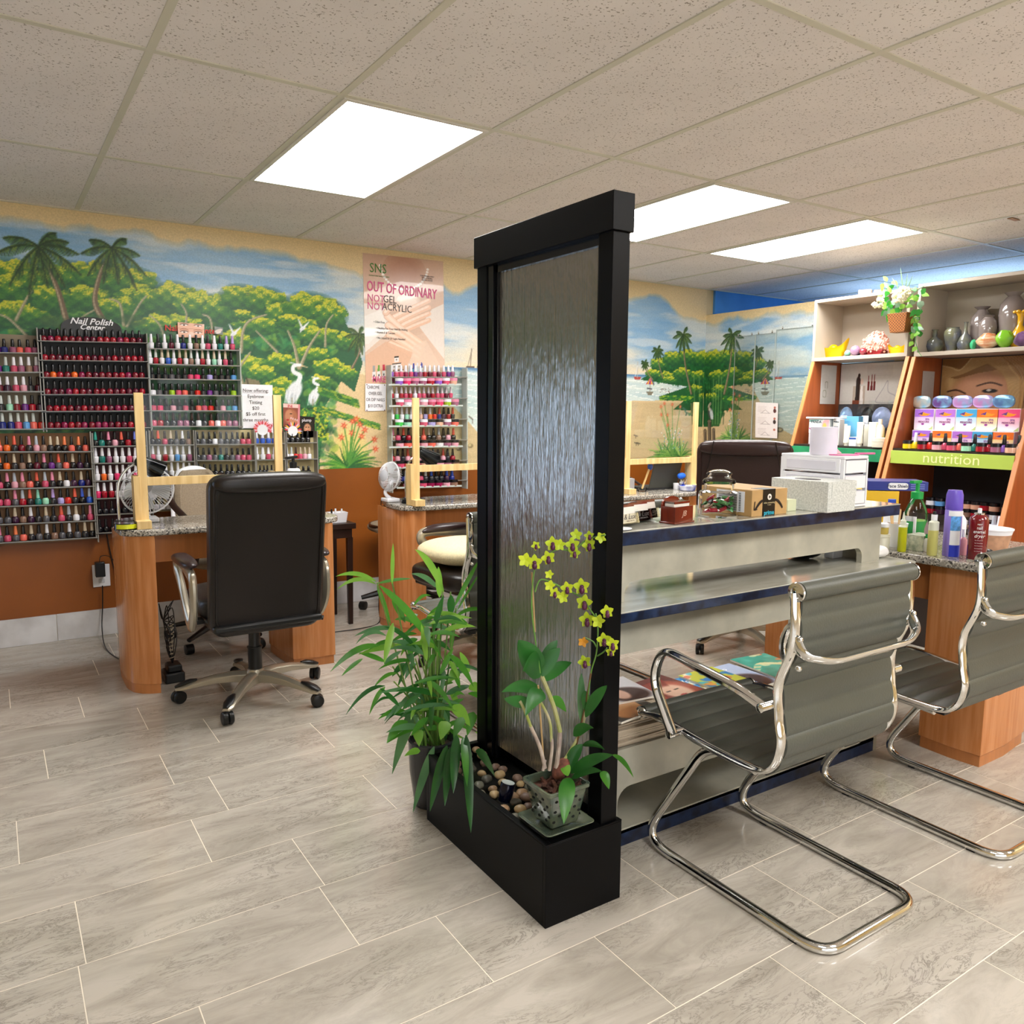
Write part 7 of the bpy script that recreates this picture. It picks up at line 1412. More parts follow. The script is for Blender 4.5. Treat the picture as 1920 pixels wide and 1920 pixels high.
carton('plain white carton beneath the PANDA carton', 1535, 4.70, ZM, .165, .13, .074, ['#cfc8cc'], group='cartons on the left middle shelf')
carton('narrow white carton with a dark photo, right of PANDA carton', 1566, 4.715, ZM, .05, .05, .17, ['#dcdad8', lambda cv: cv.poly([(.006, .06), (.04, .06), (.04, .12), (.006, .12)], '#3a4a5a')], txts=(('PANDA', .5, .9, .012, '1f3a4a'),), group='cartons on the left middle shelf')
solo(G().box(0, .14, -.11, .11, 0, .012), 'foil_tray', m_white_pl, 'flat white tray lying on top of the PANDA carton', 'tray', tuple(np.array(at(1537, 4.69, ZM+.172))), bevel=.003)
m_cr = mat('cream_cosmetic_plastic', '#e9e5d4', .35, var=.02)
def tube_up(lab, px, X, h, w=.042): 
    t = thing('cream_tube', lab, 'tube', at(px, X, ZM), group='cream tubes on the left middle shelf'); part(G().lathe([(w*.36, 0), (w*.36, .018)], n=16), 'cap', m_cr, t)
    g = G(); k = 16; rows_ = []
    for j in range(6): v = j/5; rows_.append([((w*.48*(1-v)+.002*v)*math.sin(a), (w*.48*(1-v)+w*.55*v)*math.cos(a), .018+(h-.018)*v) for a in np.linspace(0, 2*PI, k+1)])
    g.grid(rows_); part(g, 'tube_body', m_cr, t); return t
for lb, px, X, h in (('cream tube standing on its cap, left of the two tall ones', 1581, 4.78, .14), ('wide cream tube lettered in grey in front of shelf middle', 1587, 4.70, .13), ('tall cream tube in the middle of the shelf', 1611, 4.68, .155)): tube_up(lb, px, X, h)
carton('light blue carton behind the cream tubes', 1592, 4.86, ZM, .12, .05, .19, ['#6ab0d8'], group='cartons on the left middle shelf')
carton('small white and blue carton in front of the cream tubes', 1598, 4.655, ZM, .052, .05, .058, ['#e6e8ee', lambda cv: cv.poly([(0, cv.h*.75), (cv.w, cv.h*.75), (cv.w, cv.h), (0, cv.h)], '#3a5aa8')], group='cartons on the left middle shelf')
carton('tall cream carton right of the cream tubes', 1633, 4.69, ZM, .05, .05, .155, ['#ebe7da'], group='cartons on the left middle shelf')
carton('slim cream carton between tube and tall carton', 1622, 4.74, ZM, .03, .04, .14, ['#e0dccc'], group='cartons on the left middle shelf')
lathe_thing('lotion_bottle', 'cream lotion bottle with a narrow cap behind the round jar', 'bottle', at(1648, 4.72, ZM), [(.024, 0), (.027, .01), (.027, .12), (.015, .14)], m_cr, parts=(('cap', [(.012, .14), (.013, .175)], m_cr),)); lathe_thing('cream_jar', 'wide round cream jar at right of the left middle shelf', 'jar', at(1647, 4.655, ZM), [(.037, 0), (.039, .005), (.039, .035)], m_cr, parts=(('lid', [(.041, .036), (.041, .058), (.038, .06)], m_cr),))
t = carton('green and yellow soap pack by the divider on the left shelf', 1669, 4.70, ZM, .055, .05, .12, ['#e8b83a', lambda cv: cv.poly([(0, 0), (cv.w, 0), (cv.w, cv.h*.55), (0, cv.h*.55)], '#4aa82a')], group='cartons on the left middle shelf')
lathe_thing('pump_dispenser', 'green soap dispenser with a clear pump behind the soap pack', 'bottle', at(1673, 4.80, ZM), [(.03, 0), (.032, .01), (.032, .10), (.015, .12)], mat('soap_green', '#4ab03a', .15), parts=(('pump', [(.012, .12), (.012, .15), (.004, .152), (.004, .19)], m_white_pl),))
for k, (px, lb, c, w) in enumerate(((1585, 'clear bag holding a pale blue sock pack with a white label', '#8fb0d8', .10), (1625, 'clear bag with black strap pack and white label', '#1c1a1c', .10), (1652, 'clear bag of lavender face masks', '#a8b4dc', .14), (1680, 'crumpled clear bag of lavender masks by the divider', '#b4bce0', .09))):
    t = thing('clear_bag', lb, 'bag', at(px, 4.97+.03*(k % 2), 1.20), group='clear hanging bags in the left shelf'); g = G(); g.ball((0, 0, .075), (.022, w/2, .075), 14, 9); g.v = [(x*(1+.2*math.sin(z*70+y*40)), y, z) for x, y, z in g.v]; part(g, 'contents', mat('bag_fill_%d' % k, c, .4, var=.25, scale=20), t)
    P = [[(-.026-.006*math.sin(u*60+v*40), u, v) for u in np.linspace(-w*.6, w*.6, 8)] for v in np.linspace(-.01, .19, 8)]; g = G(); g.sheet(P, .0006); part(g, 'clear_film', m_clear, t)
    if k < 2: part(G().box(-.034, -.032, -.03, .02, .03, .09), 'white_label', m_white_pl, t)
solo(G().box(0, .14, -.27, .27, 0, .1), 'carton_stack', mat('brown_black_carton', '#4a3228', .5, var=.5, scale=4), 'dark brown cartons behind the bottles on the left shelf', 'box', (4.965, 3.22, ZM), bevel=.002)
# --- middle shelf, right unit: pedicure kits, pouches, jar and bottle pairs
def spa(c1, c2):
    def f(cv):
        W, H = cv.w, cv.h; t = (cv.V/H)[..., None]; cv.a = np.array(hexf('#efe6ec'))*(1-t)+np.array(hexf(c1))*t; up = (t > .62)*1.0; cv.a = cv.a*(1-up)+np.array(hexf(c2))*up*1.0
        cv.poly([(W*.2, H*.74), (W*.45, H*.86), (W*.6, H*.80), (W*.85, H*.78), (W*.7, H*.68), (W*.4, H*.66)], '#e8902a'); cv.poly([(W*.15, H*.76), (W*.45, H*.88), (W*.4, H*.72)], '#5a3a7a'); cv.ell(W*.45, H*.27, W*.08, H*.05, '#8a3a8a'); cv.poly([(W*.75, 0), (W, 0), (W, H*.2)], '#a8b87a')
    return f
kits = [('#c89ad8', '#a06ad0', 'lilac'), ('#d8a0cc', '#b070cc', 'mauve pink'), ('#8ac4e0', '#4aa0d0', 'sky blue'), ('#f0b84a', '#e8702a', 'orange yellow'), ('#e87aa0', '#e04a78', 'rose pink')]
for k, (a, b, nm) in enumerate(kits):
    carton('%s spa pedicure kit box in the upper row' % nm, 1731+39.5*k, 4.80, ZM+.112, .122, .06, .128, ['#efe6ec', spa(a, b)], name='pedicure_kit', cat='box', group='pedicure kit boxes, upper row', txts=(('SPA', .68, .50, .016, '8a5a9a'), ('PEDICURE', .5, .38, .015, '8a4a7a')))
for k, i in enumerate((0, 3, 1, 2, 3)):
    a, b, nm = kits[i]; carton('%s spa pedicure kit box, %s from left in the lower row' % (nm, ordw(k+1)), 1726+38*k, 4.76, ZM, .118, .09, .111, ['#efe6ec', spa(a, b)], name='pedicure_kit', cat='box', group='pedicure kit boxes, lower row', txts=(('SPA', .68, .50, .016, '8a5a9a'), ('PEDICURE', .5, .38, .015, '8a4a7a')))
for k, (c, nm) in enumerate((('#c8c0b0', 'cream'), ('#6a4a8a', 'dark violet'), ('#b888c0', 'pink'), ('#c08ac0', 'rose'), ('#5a7aa8', 'blue'))):
    t = thing('foil_pouch', '%s foil pouch lying on the pedicure boxes' % nm, 'pouch', at(1731+39*k, 4.81, ZM+.242), group='foil pouches'); g = G(); cushion(g, .03, 0, .04, .12, .05, .075, exp=3, n=12); g.v = [(y*.6+.03, x-.0, z) for x, y, z in g.v]; part(g, 'pouch_body', mat('foil_'+nm.replace(' ', '_'), c, .15, .3, var=0, col2='#7ab8d8', scale=18), t)
prs = [('yellow', 'lime', 'white', '#'), ('crimson', 'scarlet', 'black', ''), ('pale pink', 'rose', 'black', ''), ('rose', 'coral', 'black', ''), ('mint', 'teal', 'black', ''), ('crimson', 'crimson', 'black', ''), ('mauve', 'violet', 'black', ''), ('nude', 'nude', 'black', '')]
bodym['yellow'] = mat('polish_yellow', '#e8c81c', .12, var=0, coat=.5)
for k, (a, b, c, _) in enumerate(prs):
    b = 'yellow' if k == 0 else b; px = 1702+27.6*k; jar(at(px, 4.655, ZM), .062, .050, 'black', a, '%s powder jar, %s pair from the left on the nutrition shelf' % (a, ordw(k+1)), 'powder jars on the nutrition shelf'); bottle(at(px+14, 4.665, ZM), .040, .098, 'round', c, b, '%s polish paired with the %s jar, %s on the nutrition shelf' % (b, a, ordw(k+1)), 'nail polish on the nutrition shelf', force=True)
t = carton('dark printed packet at the right end of the pedicure boxes', 1917, 4.72, ZM, .03, .05, .13, ['#4a5a8a'], group='cartons on the right middle shelf')
# --- lower shelf: stacked powder jars
rz_ = at(1820, 4.75, ZL); solo(G().box(0, .25, -.385, .28, 0, .05), 'shelf_riser', m_shd, 'low dark riser under the stacked powder jars', 'riser', (4.74, 2.52, ZL))
jj = [(1745, 'white', 'crimson'), (1762, 'sky blue', 'plum'), (1796, 'pale pink', 'sky blue'), (1812, 'nude', 'taupe'), (1829, 'nude', 'crimson'), (1846, 'crimson', 'mauve'), (1864, 'nude', 'white'), (1887, 'taupe', 'mauve'), (1903, 'rose', 'wine')]
for px, a, b in jj:
    for lv_, c in ((1, a), (0, b)): jar(at(px, 4.80, ZL+.051+.049*lv_), .058, .048, 'black', c, '%s powder jar, %s of the stack, %s pixels row lower shelf' % (c, 'top' if lv_ else 'bottom', px) if 0 else '%s powder jar at the %s of the %s stack on lower right shelf' % (c, 'top' if lv_ else 'bottom', ordw(jj.index((px, a, b))+1)), 'stacked powder jars')
for px, c, ld, X in ((1803, 'white', 'white', 4.63), (1852, 'nude', 'black', 4.70), (1851-3, 'purple', 'white', 4.58), (1892, 'mauve', 'white', 4.58), (1888, 'orange', 'black', 4.70), (1902, 'scarlet', 'black', 4.70)):
    jar(at(px, X, ZL), .06, .05, ld, c, '%s powder jar with a %s lid in the front lower row' % (c, ld), 'front row powder jars')
for px, c, cp in ((1838, 'white', 'white'), (1862, 'purple', 'grey'), (1875, 'dark red', 'white')): bottle(at(px, 4.60, ZL), .045, .10, 'gel', cp, c, '%s polish bottle with %s cap in the front lower row' % (c, cp), 'front row polish bottles', force=True)
solo(G().box(-.02, .06, -.09, .09, 0, .012), 'wooden_file_block', mat('tan_board', '#b98a60', .6), 'tan board lying before the jar stacks', 'board', at(1812, 4.68, ZL), bevel=.001)
# things on top of the shelves
for px, lb, c in ((1622, 'tan twisted paper scrap on top of the left shelf', '#d8b08a'), (1652, 'small folded brown box on top of the left shelf', '#c8a07a')):
    solo(G().box(-.03, .03, -.04, .04, 0, .022 if px > 1640 else .035), 'paper_scrap', mat('scrap_'+c[1:], c, .7, var=.2), lb, 'scrap', at(px, 4.90, 2.0755), rz=.5, bevel=.002)
# --- clear acrylic sheets and a notice leaning on the partition mural
for lb, x0, x1, yt, yb_ in (('left clear acrylic sheet leaning on the painted partition', 1371, 1407, 632, 829), ('middle clear acrylic sheet on the painted partition', 1408, 1444, 628, 832), ('right large clear acrylic sheet on the painted partition', 1446, 1524, 619, 834)):
    a, b, c, d = onx(x0, yb_, RX-.012), onx(x1, yb_, RX-.012), onx(x1, yt, RX-.012), onx(x0, yt, RX-.012); y0_, y1_ = b[1], a[1]; zb_, zt_ = min(a[2], b[2]), max(c[2], d[2])
    t = thing('acrylic_sheet', lb, 'sheet', (RX-.012, y0_, zb_), group='clear acrylic sheets'); W, H_ = y1_-y0_, zt_-zb_; part(G().box(0, .003, 0, W, 0, H_), 'pane', m_clear, t)
    for q in ((0, .004, -.002, .002, 0, H_), (0, .004, W-.002, W+.002, 0, H_), (0, .004, 0, W, H_-.004, H_), (0, .004, 0, W, 0, .004)): part(G().box(*q), 'edge', m_acr_edge, t)
    for f in (.15, .85): part(G().ball((.0, W*f, H_+.01), (.006, .006, .012), 8, 6), 'hook', m_chrome, t)
cv = Canvas(.18, .27, .0035, '#e8dfdc'); 
for k in range(3):
    b = .19-.085*k
    for j in range(5): cv.line([(.02, b+.05-.01*j), (.02+.07*(1-.1*j), b+.05-.01*j)], .0008, '#b8a8a4')
    cv.line([(.05, b), (.08, b+.025)], .001, '#8a7a78'); cv.line([(.08, b+.025), (.11, b)], .001, '#8a7a78'); cv.line([(.04, b), (.12, b)], .001, '#8a7a78')
    cv.ell(.155, b+.045, .009, .009, '#b86a5a'); cv.ell(.155, b+.02, .012, .016, ('#5a2a2a', '#3a2a2a', '#e8dfdc')[k])
printed('notice', 'white three-part hanger instruction sheet on the painted partition', 'notice', ((1416, 820), (1457, 822), (1459, 756), (1417, 754)), cv, off=.02, plane='x')

cv = Canvas(.17, .27, .004, '#d5d3cc'); cv.curve([(.03, .05), (.03, .09), (.06, .09), (.06, .05), (.03, .05)], .0018, '#9aa08a'); cv.curve([(.05, .11), (.05, .15), (.075, .15), (.075, .11)], .0018, '#8a907a')
t = thing('leaflet', 'white leaflet on the inner side wall of the left shelf', 'leaflet', (4.90, 3.5505, 1.37)); cv.build(lambda U, V: np.stack([U, np.full_like(U, -.0016), V], 1), 'printed_face', vprint, t); part(G().box(0, .17, -.001, -.0002, 0, .27), 'sheet', MATS['paper_back'], t)
# ================================================================ THINGS ON THE COUNTER, DESKS AND FLOOR
ZC = .9672
m_cardp = mat('card_paper', '#e6e0d6', .6); m_mahog = mat('mahogany', '#6a2414', .2, var=.15, coat=.4, scale=12, stretch=(1, 6, 1))
def cards(lab, x, y, rz=0):
    t = thing('card_holder', lab, 'card holder', (x, y, ZC), rz, 'clear business card holders'); s = .0
    g = G(); g.box(-.048, .048, -.022, -.0195, 0, .03); g.box(-.048, .048, .022, .0245, 0, .05); g.box(-.048, .048, -.022, .024, 0, .002); g.box(-.048, -.046, -.022, .024, 0, .04); g.box(.046, .048, -.022, .024, 0, .04); g.xf(Matrix.Rotation(-.25, 4, 'X') @ Matrix.Translation((0, 0, .004))); part(g, 'clear_tray', m_clear, t, kind='stuff')
    g = G(); g.box(-.044, .044, -.012, .014, .004, .056); g.xf(Matrix.Rotation(-.25, 4, 'X') @ Matrix.Translation((0, 0, .004))); st_ = part(g, 'card_stack', m_cardp, t)
    g = G(); g.box(-.044, .044, -.013, .015, .051, .058); g.xf(Matrix.Rotation(-.25, 4, 'X') @ Matrix.Translation((0, 0, .004))); part(g, 'card_edge', m_mahog, t)
    text('& Lux', .022, ink('4a4240'), t, (0, -.0115-.0075, .030), (PI/2-.25, 0, 0), shear=.4); text('NAIL SALON', .006, ink('6a6260'), t, (.01, -.0115-.004, .017), (PI/2-.25, 0, 0))
for k, (x, y) in enumerate(((1.560, 1.775), (1.625, 1.79), (1.665, 1.80))): cards(('leftmost clear holder of business cards beside the water wall', 'middle clear holder of business cards on the upper counter', 'right clear holder of business cards beside the wooden box')[k], x+.02*k, y+.02*k, .15)
cb = thing('card_box', 'polished mahogany card box with an arched back on the upper counter', 'box', (1.755, 1.755, ZC), .15)
part(G().box(-.05, .05, -.03, .03, 0, .006), 'foot', m_mahog, cb, .002); part(G().box(-.045, .045, -.026, -.021, .006, .052).box(-.045, -.04, -.021, .026, .006, .052).box(.04, .045, -.021, .026, .006, .052), 'tray_wall', m_mahog, cb, kind='stuff')
part(G().prism([(-.045, .006)]+[(-.045*math.cos(a), .055+.025*math.sin(a)) for a in np.linspace(0, PI, 12)]+[(.045, .006)], 'y', .022, .028), 'arched_back', m_mahog, cb); part(G().box(-.038, .038, -.016, .018, .008, .066), 'card_stack', m_cardp, cb); text('JB', .024, ink('c8a08a'), cb, (0, -.0267, .03), shear=.3)
part(G().box(-.038, .038, -.018, .019, .060, .0665), 'card_edge', m_mahog, cb)
solo(G().lathe([(.012, 0), (.03, .004), (.031, .006)], n=24), 'saucer', m_white_pl, 'tiny white saucer at the foot of the left card holder', 'dish', (1.50, 1.72, ZC))
# candy jar
m_glass = bpy.data.materials.new('thick_clear_glass'); m_glass.use_nodes = True; nt = m_glass.node_tree
tr = nt.nodes.new('ShaderNodeBsdfTransparent'); tr.inputs[0].default_value = (.97, .98, .97, 1); gl = nt.nodes.new('ShaderNodeBsdfGlossy'); gl.inputs['Roughness'].default_value = .04; fr_ = nt.nodes.new('ShaderNodeFresnel'); fr_.inputs[0].default_value = 1.22; ms = nt.nodes.new('ShaderNodeMixShader')
nt.links.new(fr_.outputs[0], ms.inputs[0]); nt.links.new(tr.outputs[0], ms.inputs[1]); nt.links.new(gl.outputs[0], ms.inputs[2]); nt.links.new(ms.outputs[0], nt.nodes['Material Output'].inputs[0])
cj = thing('candy_jar', 'octagonal clear glass candy jar with a domed lid on the upper counter', 'jar', (1.985, 1.80, ZC), .2)
R_ = .064; P = []
for r, z in ((.92, 0), (1, .006), (1, .072), (.98, .08), (.74, .086), (.72, .104), (.76, .108)): P.append([(R_*r*math.cos(a)*(1.04 if i % 2 == 0 or z > .082 else 1), R_*r*math.sin(a)*(1.04 if i % 2 == 0 or z > .082 else 1), z) for i, a in enumerate(np.linspace(0, 2*PI, 17))])
g = G(); g.grid(P); g.add([P[0][i] for i in range(16)], [tuple(range(16))[::-1]]); part(g, 'glass_body', m_glass, cj, ang=30)
part(G().lathe([(.052, .108), (.054, .113), (.050, .120), (.038, .126), (.036, .133), (.042, .139), (.034, .146), (.018, .152), (.001, .153)], n=32), 'glass_lid', m_glass, cj, ang=60)
cc = [('#2a7a3a', 'green'), ('#8a1c2a', 'red'), ('#1c1816', 'dark brown'), ('#b8a890', 'cream'), ('#3a6a3a', 'dark green'), ('#a83a4a', 'pinkish red')]
qr = np.random.default_rng(12); seen = {}
for k in range(34):
    a = qr.random()*2*PI; r = .043*math.sqrt(qr.random()); z = .008+.045*(k/34)+.006*qr.random(); c, nm = cc[int(qr.random()*6)]; g = G(); q = G(); q.box(-.013, .013, -.007, .007, -.004, .004); q.add([(-.013, -.006, 0), (-.020, -.008, .003), (-.020, .008, -.003), (-.013, .006, 0)], [(0, 1, 2, 3)]); q.add([(.013, -.006, 0), (.020, -.008, .003), (.020, .008, -.003), (.013, .006, 0)], [(0, 1, 2, 3)])
    q.xf(Matrix.Rotation(qr.random()*6, 4, 'Z') @ Matrix.Rotation(qr.random()*1.2-.6, 4, 'X') @ Matrix.Rotation(qr.random()*1.4-.7, 4, 'Y')); g.add(q.v, q.f)
    seen[nm] = seen.get(nm, 0)+1; solo(g, 'wrapped_candy', mat('candy_'+nm.replace(' ', '_'), c, .25, var=.15, scale=80), '%s wrapped candy inside the glass candy jar' % nm, 'candy', (1.985+r*math.cos(a), 1.80+r*math.sin(a), ZC+z+.004), group='%s wrapped candies in the jar' % nm, bevel=.0015)
# streaming-device shipping carton
sb_ = thing('shipping_box', 'brown cardboard shipping box with a black tape band and barcode label', 'box', (2.055, 1.722, ZC))
m_card = mat('brown_cardboard', '#b8935f', .7, var=.06, scale=20); part(G().box(0, .175, 0, .22, 0, .087), 'carton', m_card, sb_, .0015)
part(G().box(.052, .113, -.0012, .0, .0, .087).box(.052, .113, -.001, .05, .0868, .0876), 'black_tape', mat('black_tape', '#14110f', .3), sb_, kind='stuff')
part(G().box(-.0012, 0, .03, .15, .012, .08), 'barcode_label', m_white_pl, sb_)
for k in range(22):
    z = .016+.0027*k; part(G().box(-.0018, -.0011, .045, .14, z, z+.0008+.0008*(k*7 % 3 == 0)), 'barcode_bar', ink('1a1a1e'), sb_)
blk = ink('1f1512'); 
for s in (-1, 1):
    g = G(); P = smoothpath([(.083+s*.030, -.0016, .052), (.083+s*.045, -.0016, .046), (.083+s*.06, -.0016, .033), (.083+s*.068, -.0016, .022)] if s > 0 else [(.050, -.0016, .052), (.036, -.0016, .044), (.024, -.0016, .032), (.014, -.0016, .022)], 5)
    g.tube(P, [.005-.0025*abs(i/len(P)-.3) for i in range(len(P))], 6, sq=(.9, .12) if 0 else None); g.v = [(x, -.0016+(y+.0016)*.1, z) for x, y, z in g.v]; part(g, 'arrow_swoosh', blk, sb_)
g = G(); g.tube([(.014, -.0016, .050), (.010, -.0016, .022), (.026, -.0016, .024)], .002, 6); g.v = [(x, -.0016+(y+.0016)*.1, z) for x, y, z in g.v]; part(g, 'arrow_head', blk, sb_)
q = G(); q.lathe([(.010, 0), (.010, .0006)], n=20); q.xf(Matrix.Translation((.083, -.0018, .062)) @ Matrix.Rotation(PI/2, 4, 'X')); part(q, 'play_ring', m_cardp, sb_); part(G().prism([(.080, .057), (.080, .067), (.088, .062)], 'y', -.0034, -.0026), 'play_triangle', blk, sb_)
text('video streaming', .0085, ink('c8b890'), sb_, (.083, -.0022, .043)); text('+ more', .006, ink('c8b890'), sb_, (.083, -.0022, .036)); text('prime', .021, ink('3ab0c8'), sb_, (.083, -.0022, .010), bold=.0004)
# white speckled boxes and drawer unit
m_spk = mat('speckled_white_board', '#d9dad4', .5, var=0, col2='#b9bcb6', scale=160)
wb_ = thing('tissue_carton', 'large white speckled carton overhanging the counter edge', 'box', (2.362, 1.66, ZC)); part(G().box(0, .155, 0, .235, 0, .105), 'carton', m_spk, wb_, .0015); part(G().box(.02, .156, -.0012, 0, .05, .104), 'front_flap', m_spk, wb_); q = G().prism([(.05+.03*math.cos(a), .12+.05*math.sin(a)) for a in np.linspace(0, 2*PI, 20, endpoint=False)], 'z', .1048, .106); part(q, 'opening', m_shd, wb_)
solo(G().box(0, .045, 0, .06, 0, .04), 'post_it_stack', mat('pale_yellow', '#d8dcb8', .5), 'small pale yellow pad between the brown box and white carton', 'pad', (2.285, 1.76, ZC), bevel=.001)
dr = thing('drawer_unit', 'white plastic three-drawer unit behind the white speckled carton', 'drawers', (2.53, 1.72, ZC)); m_fro = mat('frosted_plastic', '#d5d3dc', .3, var=.05); W, D, Hh = .145, .27, .185
part(G().box(0, W, 0, D, Hh-.012, Hh), 'top', m_white_pl, dr, .003); part(G().box(0, W, 0, D, 0, .01), 'bottom', m_white_pl, dr, .003); 
for x in (0, W-.008):
    for y in (0, D-.014): part(G().box(x, x+.008, y, y+.014, .01, Hh-.012), 'corner_post', m_white_pl, dr)
for k in range(3):
    z = .012+.056*k; d_ = part(G().box(.002, W-.004, .012, D-.014, z, z+.048), 'drawer', m_fro, dr, .003); part(G().box(-.004, .002, .014, D-.016, z, z+.050), 'drawer_front', m_white_pl, d_, .002); part(G().box(-.006, -.003, .03, D-.03, z+.008, z+.042), 'drawer_window', m_fro, d_, .002); part(G().box(.012, W-.012, .0, .003, z, z+.045), 'side_rail', m_white_pl, d_)
rl_ = thing('paper_roll', 'upright white paper roll on top of the drawer unit', 'roll', (2.575, 1.84, ZC+Hh)); part(G().lathe([(.047, 0), (.048, .001), (.048, .1), (.047, .101), (.018, .101), (.018, .06)], n=36), 'paper', mat('lilac_white_paper', '#dcd8e6', .7), rl_, ang=40); part(G().lathe([(.0185, .101), (.017, .101), (.017, .02)], n=20, cap=False), 'core', m_card, rl_)
m_pnk = mat('pink_plastic', '#d86aa0', .3)
pk_ = thing('hand_fan', 'flat pink paddle lying on the drawer unit beside the roll', 'paddle', (2.60, 1.77, ZC+Hh), -.3); part(G().prism([(.045*math.cos(a)*1.3, .04*math.sin(a)) for a in np.linspace(0, 2*PI, 24, endpoint=False)], 'z', 0, .004), 'paddle', m_pnk, pk_, .001); part(G().box(.05, .13, -.008, .008, .002, .009), 'handle', m_pnk, pk_, .002)
q = G().add([(0, 0, 0), (.10, .0, 0), (.0, .0, .06), (0, .003, 0), (.10, .003, 0), (.0, .003, .06)], [(0, 1, 2), (5, 4, 3), (0, 3, 4, 1), (1, 4, 5, 2), (2, 5, 3, 0)]); solo(q, 'folded_card', mat('pale_pink_card', '#e6b8c8', .5), 'pale pink triangular card propped right of the paper roll', 'card', (2.625, 1.865, ZC+Hh), smooth=False)
# lower counter clutter under the slot
g = G(); cushion(g, 0, 0, .03, .17, .12, .06, exp=2.4); g.v = [(x, y, z*(1+.15*math.sin(x*90)+.1*math.sin(y*70))) for x, y, z in g.v]; solo(g, 'plastic_bag', mat('black_film', '#15151a', .15), 'crumpled black plastic bag in the slot of the counter', 'bag', (2.60, 1.93, .7465))
solo(G().box(0, .06, 0, .04, 0, .03), 'white_block', m_white_pl, 'small white box beside the black bag in the counter slot', 'box', (2.70, 1.86, .7465), bevel=.002)
g = G(); cushion(g, 0, 0, .022, .10, .06, .042, exp=2.6); g.v = [(x, y, z*(1+.1*math.sin(x*60))) for x, y, z in g.v]; solo(g, 'rolled_towel', mat('white_towel', '#eceaea', .9, bump=.5, bscale=200), 'small rolled white towel at the right end of the lower counter', 'towel', (2.87, 1.79, .7465), rz=-.3)
# ---------------- bottle desk (far right)
ZD = .7655
m_yel = mat('yellow_oil', '#c9cc1c', .1, trans=.3); m_pyel = mat('pale_yellow_liquid', '#d3cf7a', .12, trans=.25); m_clr_pl = mat('milky_clear_plastic', '#dfe2cf', .2, alpha=.75, var=0)
def squeeze(lab, x, y, r, h, lm, fill, capm_, kind):
    t = thing('squeeze_bottle', lab, 'bottle', (x, y, ZD)); part(G().lathe([(r*.92, 0), (r, .004), (r, h*fill)], n=24, sy=.8), 'liquid_section', lm, t, ang=50); part(G().lathe([(r, h*fill), (r, h*.95), (r*.5, h)], n=24, sy=.8, cap=False), 'upper_body', m_clr_pl, t, ang=50)
    if kind == 'nozzle': part(G().lathe([(r*.55, h), (r*.58, h+.018), (r*.3, h+.022), (.002, h+.05)], n=16), 'nozzle', m_clr_pl, t)
    else: part(G().lathe([(r*.5, h), (r*.52, h+.02), (r*.5, h+.022)], n=16), 'flip_cap', capm_, t); part(G().lathe([(.008, h+.022), (.006, h+.034)], n=10), 'spout', m_blkpl, t)
squeeze('squeeze bottle of bright yellow oil with a pointed nozzle', 2.985, 1.755, .019, .105, m_yel, .92, m_clr_pl, 'nozzle')
squeeze('squeeze bottle of pale yellow liquid with a white cap', 3.005, 1.645, .0215, .135, m_pyel, .72, m_white_pl, 'cap')
sa = thing('sanitizer_bottle', 'big clear sanitizer bottle with green pump, half full of green gel', 'bottle', (3.20, 1.83, ZD)); m_gg = mat('green_gel', '#3aa858', .1, trans=.4)
part(G().lathe([(.055, 0), (.058, .005), (.058, .10)], n=28, sy=.7), 'gel_section', m_gg, sa, ang=50); part(G().lathe([(.058, .10), (.058, .13), (.03, .19), (.02, .195)], n=28, sy=.7, cap=False), 'upper_body', m_clear, sa, ang=60)
m_pg = mat('green_pump_plastic', '#1f9a4a', .25); part(G().lathe([(.024, .19), (.024, .218), (.008, .222), (.008, .255), (.012, .258)], n=20).box(-.045, .014, -.009, .009, .255, .266), 'pump', m_pg, sa, kind=None); part(G().box(-.05, -.045, -.03, .02, .03, .12), 'back_label', m_white_pl, sa)
pc = thing('spray_can', 'tall lavender spray can with a purple cap and blue label', 'spray can', (3.055, 1.60, ZD)); m_lav = mat('lavender_lacquer', '#8a78cc', .2); part(G().lathe([(.029, 0), (.030, .003), (.030, .175), (.027, .18)], n=32), 'can', m_lav, pc, ang=40); part(G().lathe([(.029, .178), (.0305, .182), (.029, .235), (.024, .252), (.002, .253)], n=32), 'cap', mat('purple_cap', '#6a55c0', .25), pc, ang=60)
def arclabel(t, r, z0, z1, a0, a1, m, nm='label'):
    q = G(); n = 14; q.add([(r*math.cos(a), r*math.sin(a), z) for a in np.linspace(a0, a1, n) for z in (z0, z1)], [(2*i, 2*i+2, 2*i+3, 2*i+1) for i in range(n-1)]); part(q, nm, m, t)
arclabel(pc, .0304, .10, .155, -2.9, -1.6, mat('label_sky', '#5a9ad8', .4, var=.3, scale=90), 'blue_label'); arclabel(pc, .0305, .045, .10, -2.9, -1.6, m_white_pl, 'white_label'); arclabel(pc, .0304, .0, .045, -2.9, -1.6, mat('label_royal', '#2a3ab8', .35), 'royal_label'); arclabel(pc, .0306, .155, .175, -3.2, .2, m_white_pl, 'white_collar')
rc = thing('spray_can', 'dark red aerosol can lettered nail enamel dryer in white', 'spray can', (3.045, 1.50, ZD)); part(G().lathe([(.031, 0), (.0325, .003), (.0325, .15), (.029, .16), (.016, .172)], n=36), 'can', mat('dark_red_lacquer', '#6e0c18', .15, coat=.5), rc, ang=40); part(G().lathe([(.0335, 0), (.0335, .005)], n=36), 'base_rim', m_chrome, rc); part(G().lathe([(.017, .170), (.018, .176), (.012, .178)], n=24), 'shoulder_ring', m_chrome, rc); part(G().lathe([(.007, .176), (.007, .192), (.005, .194)], n=14), 'spray_button', m_white_pl, rc)
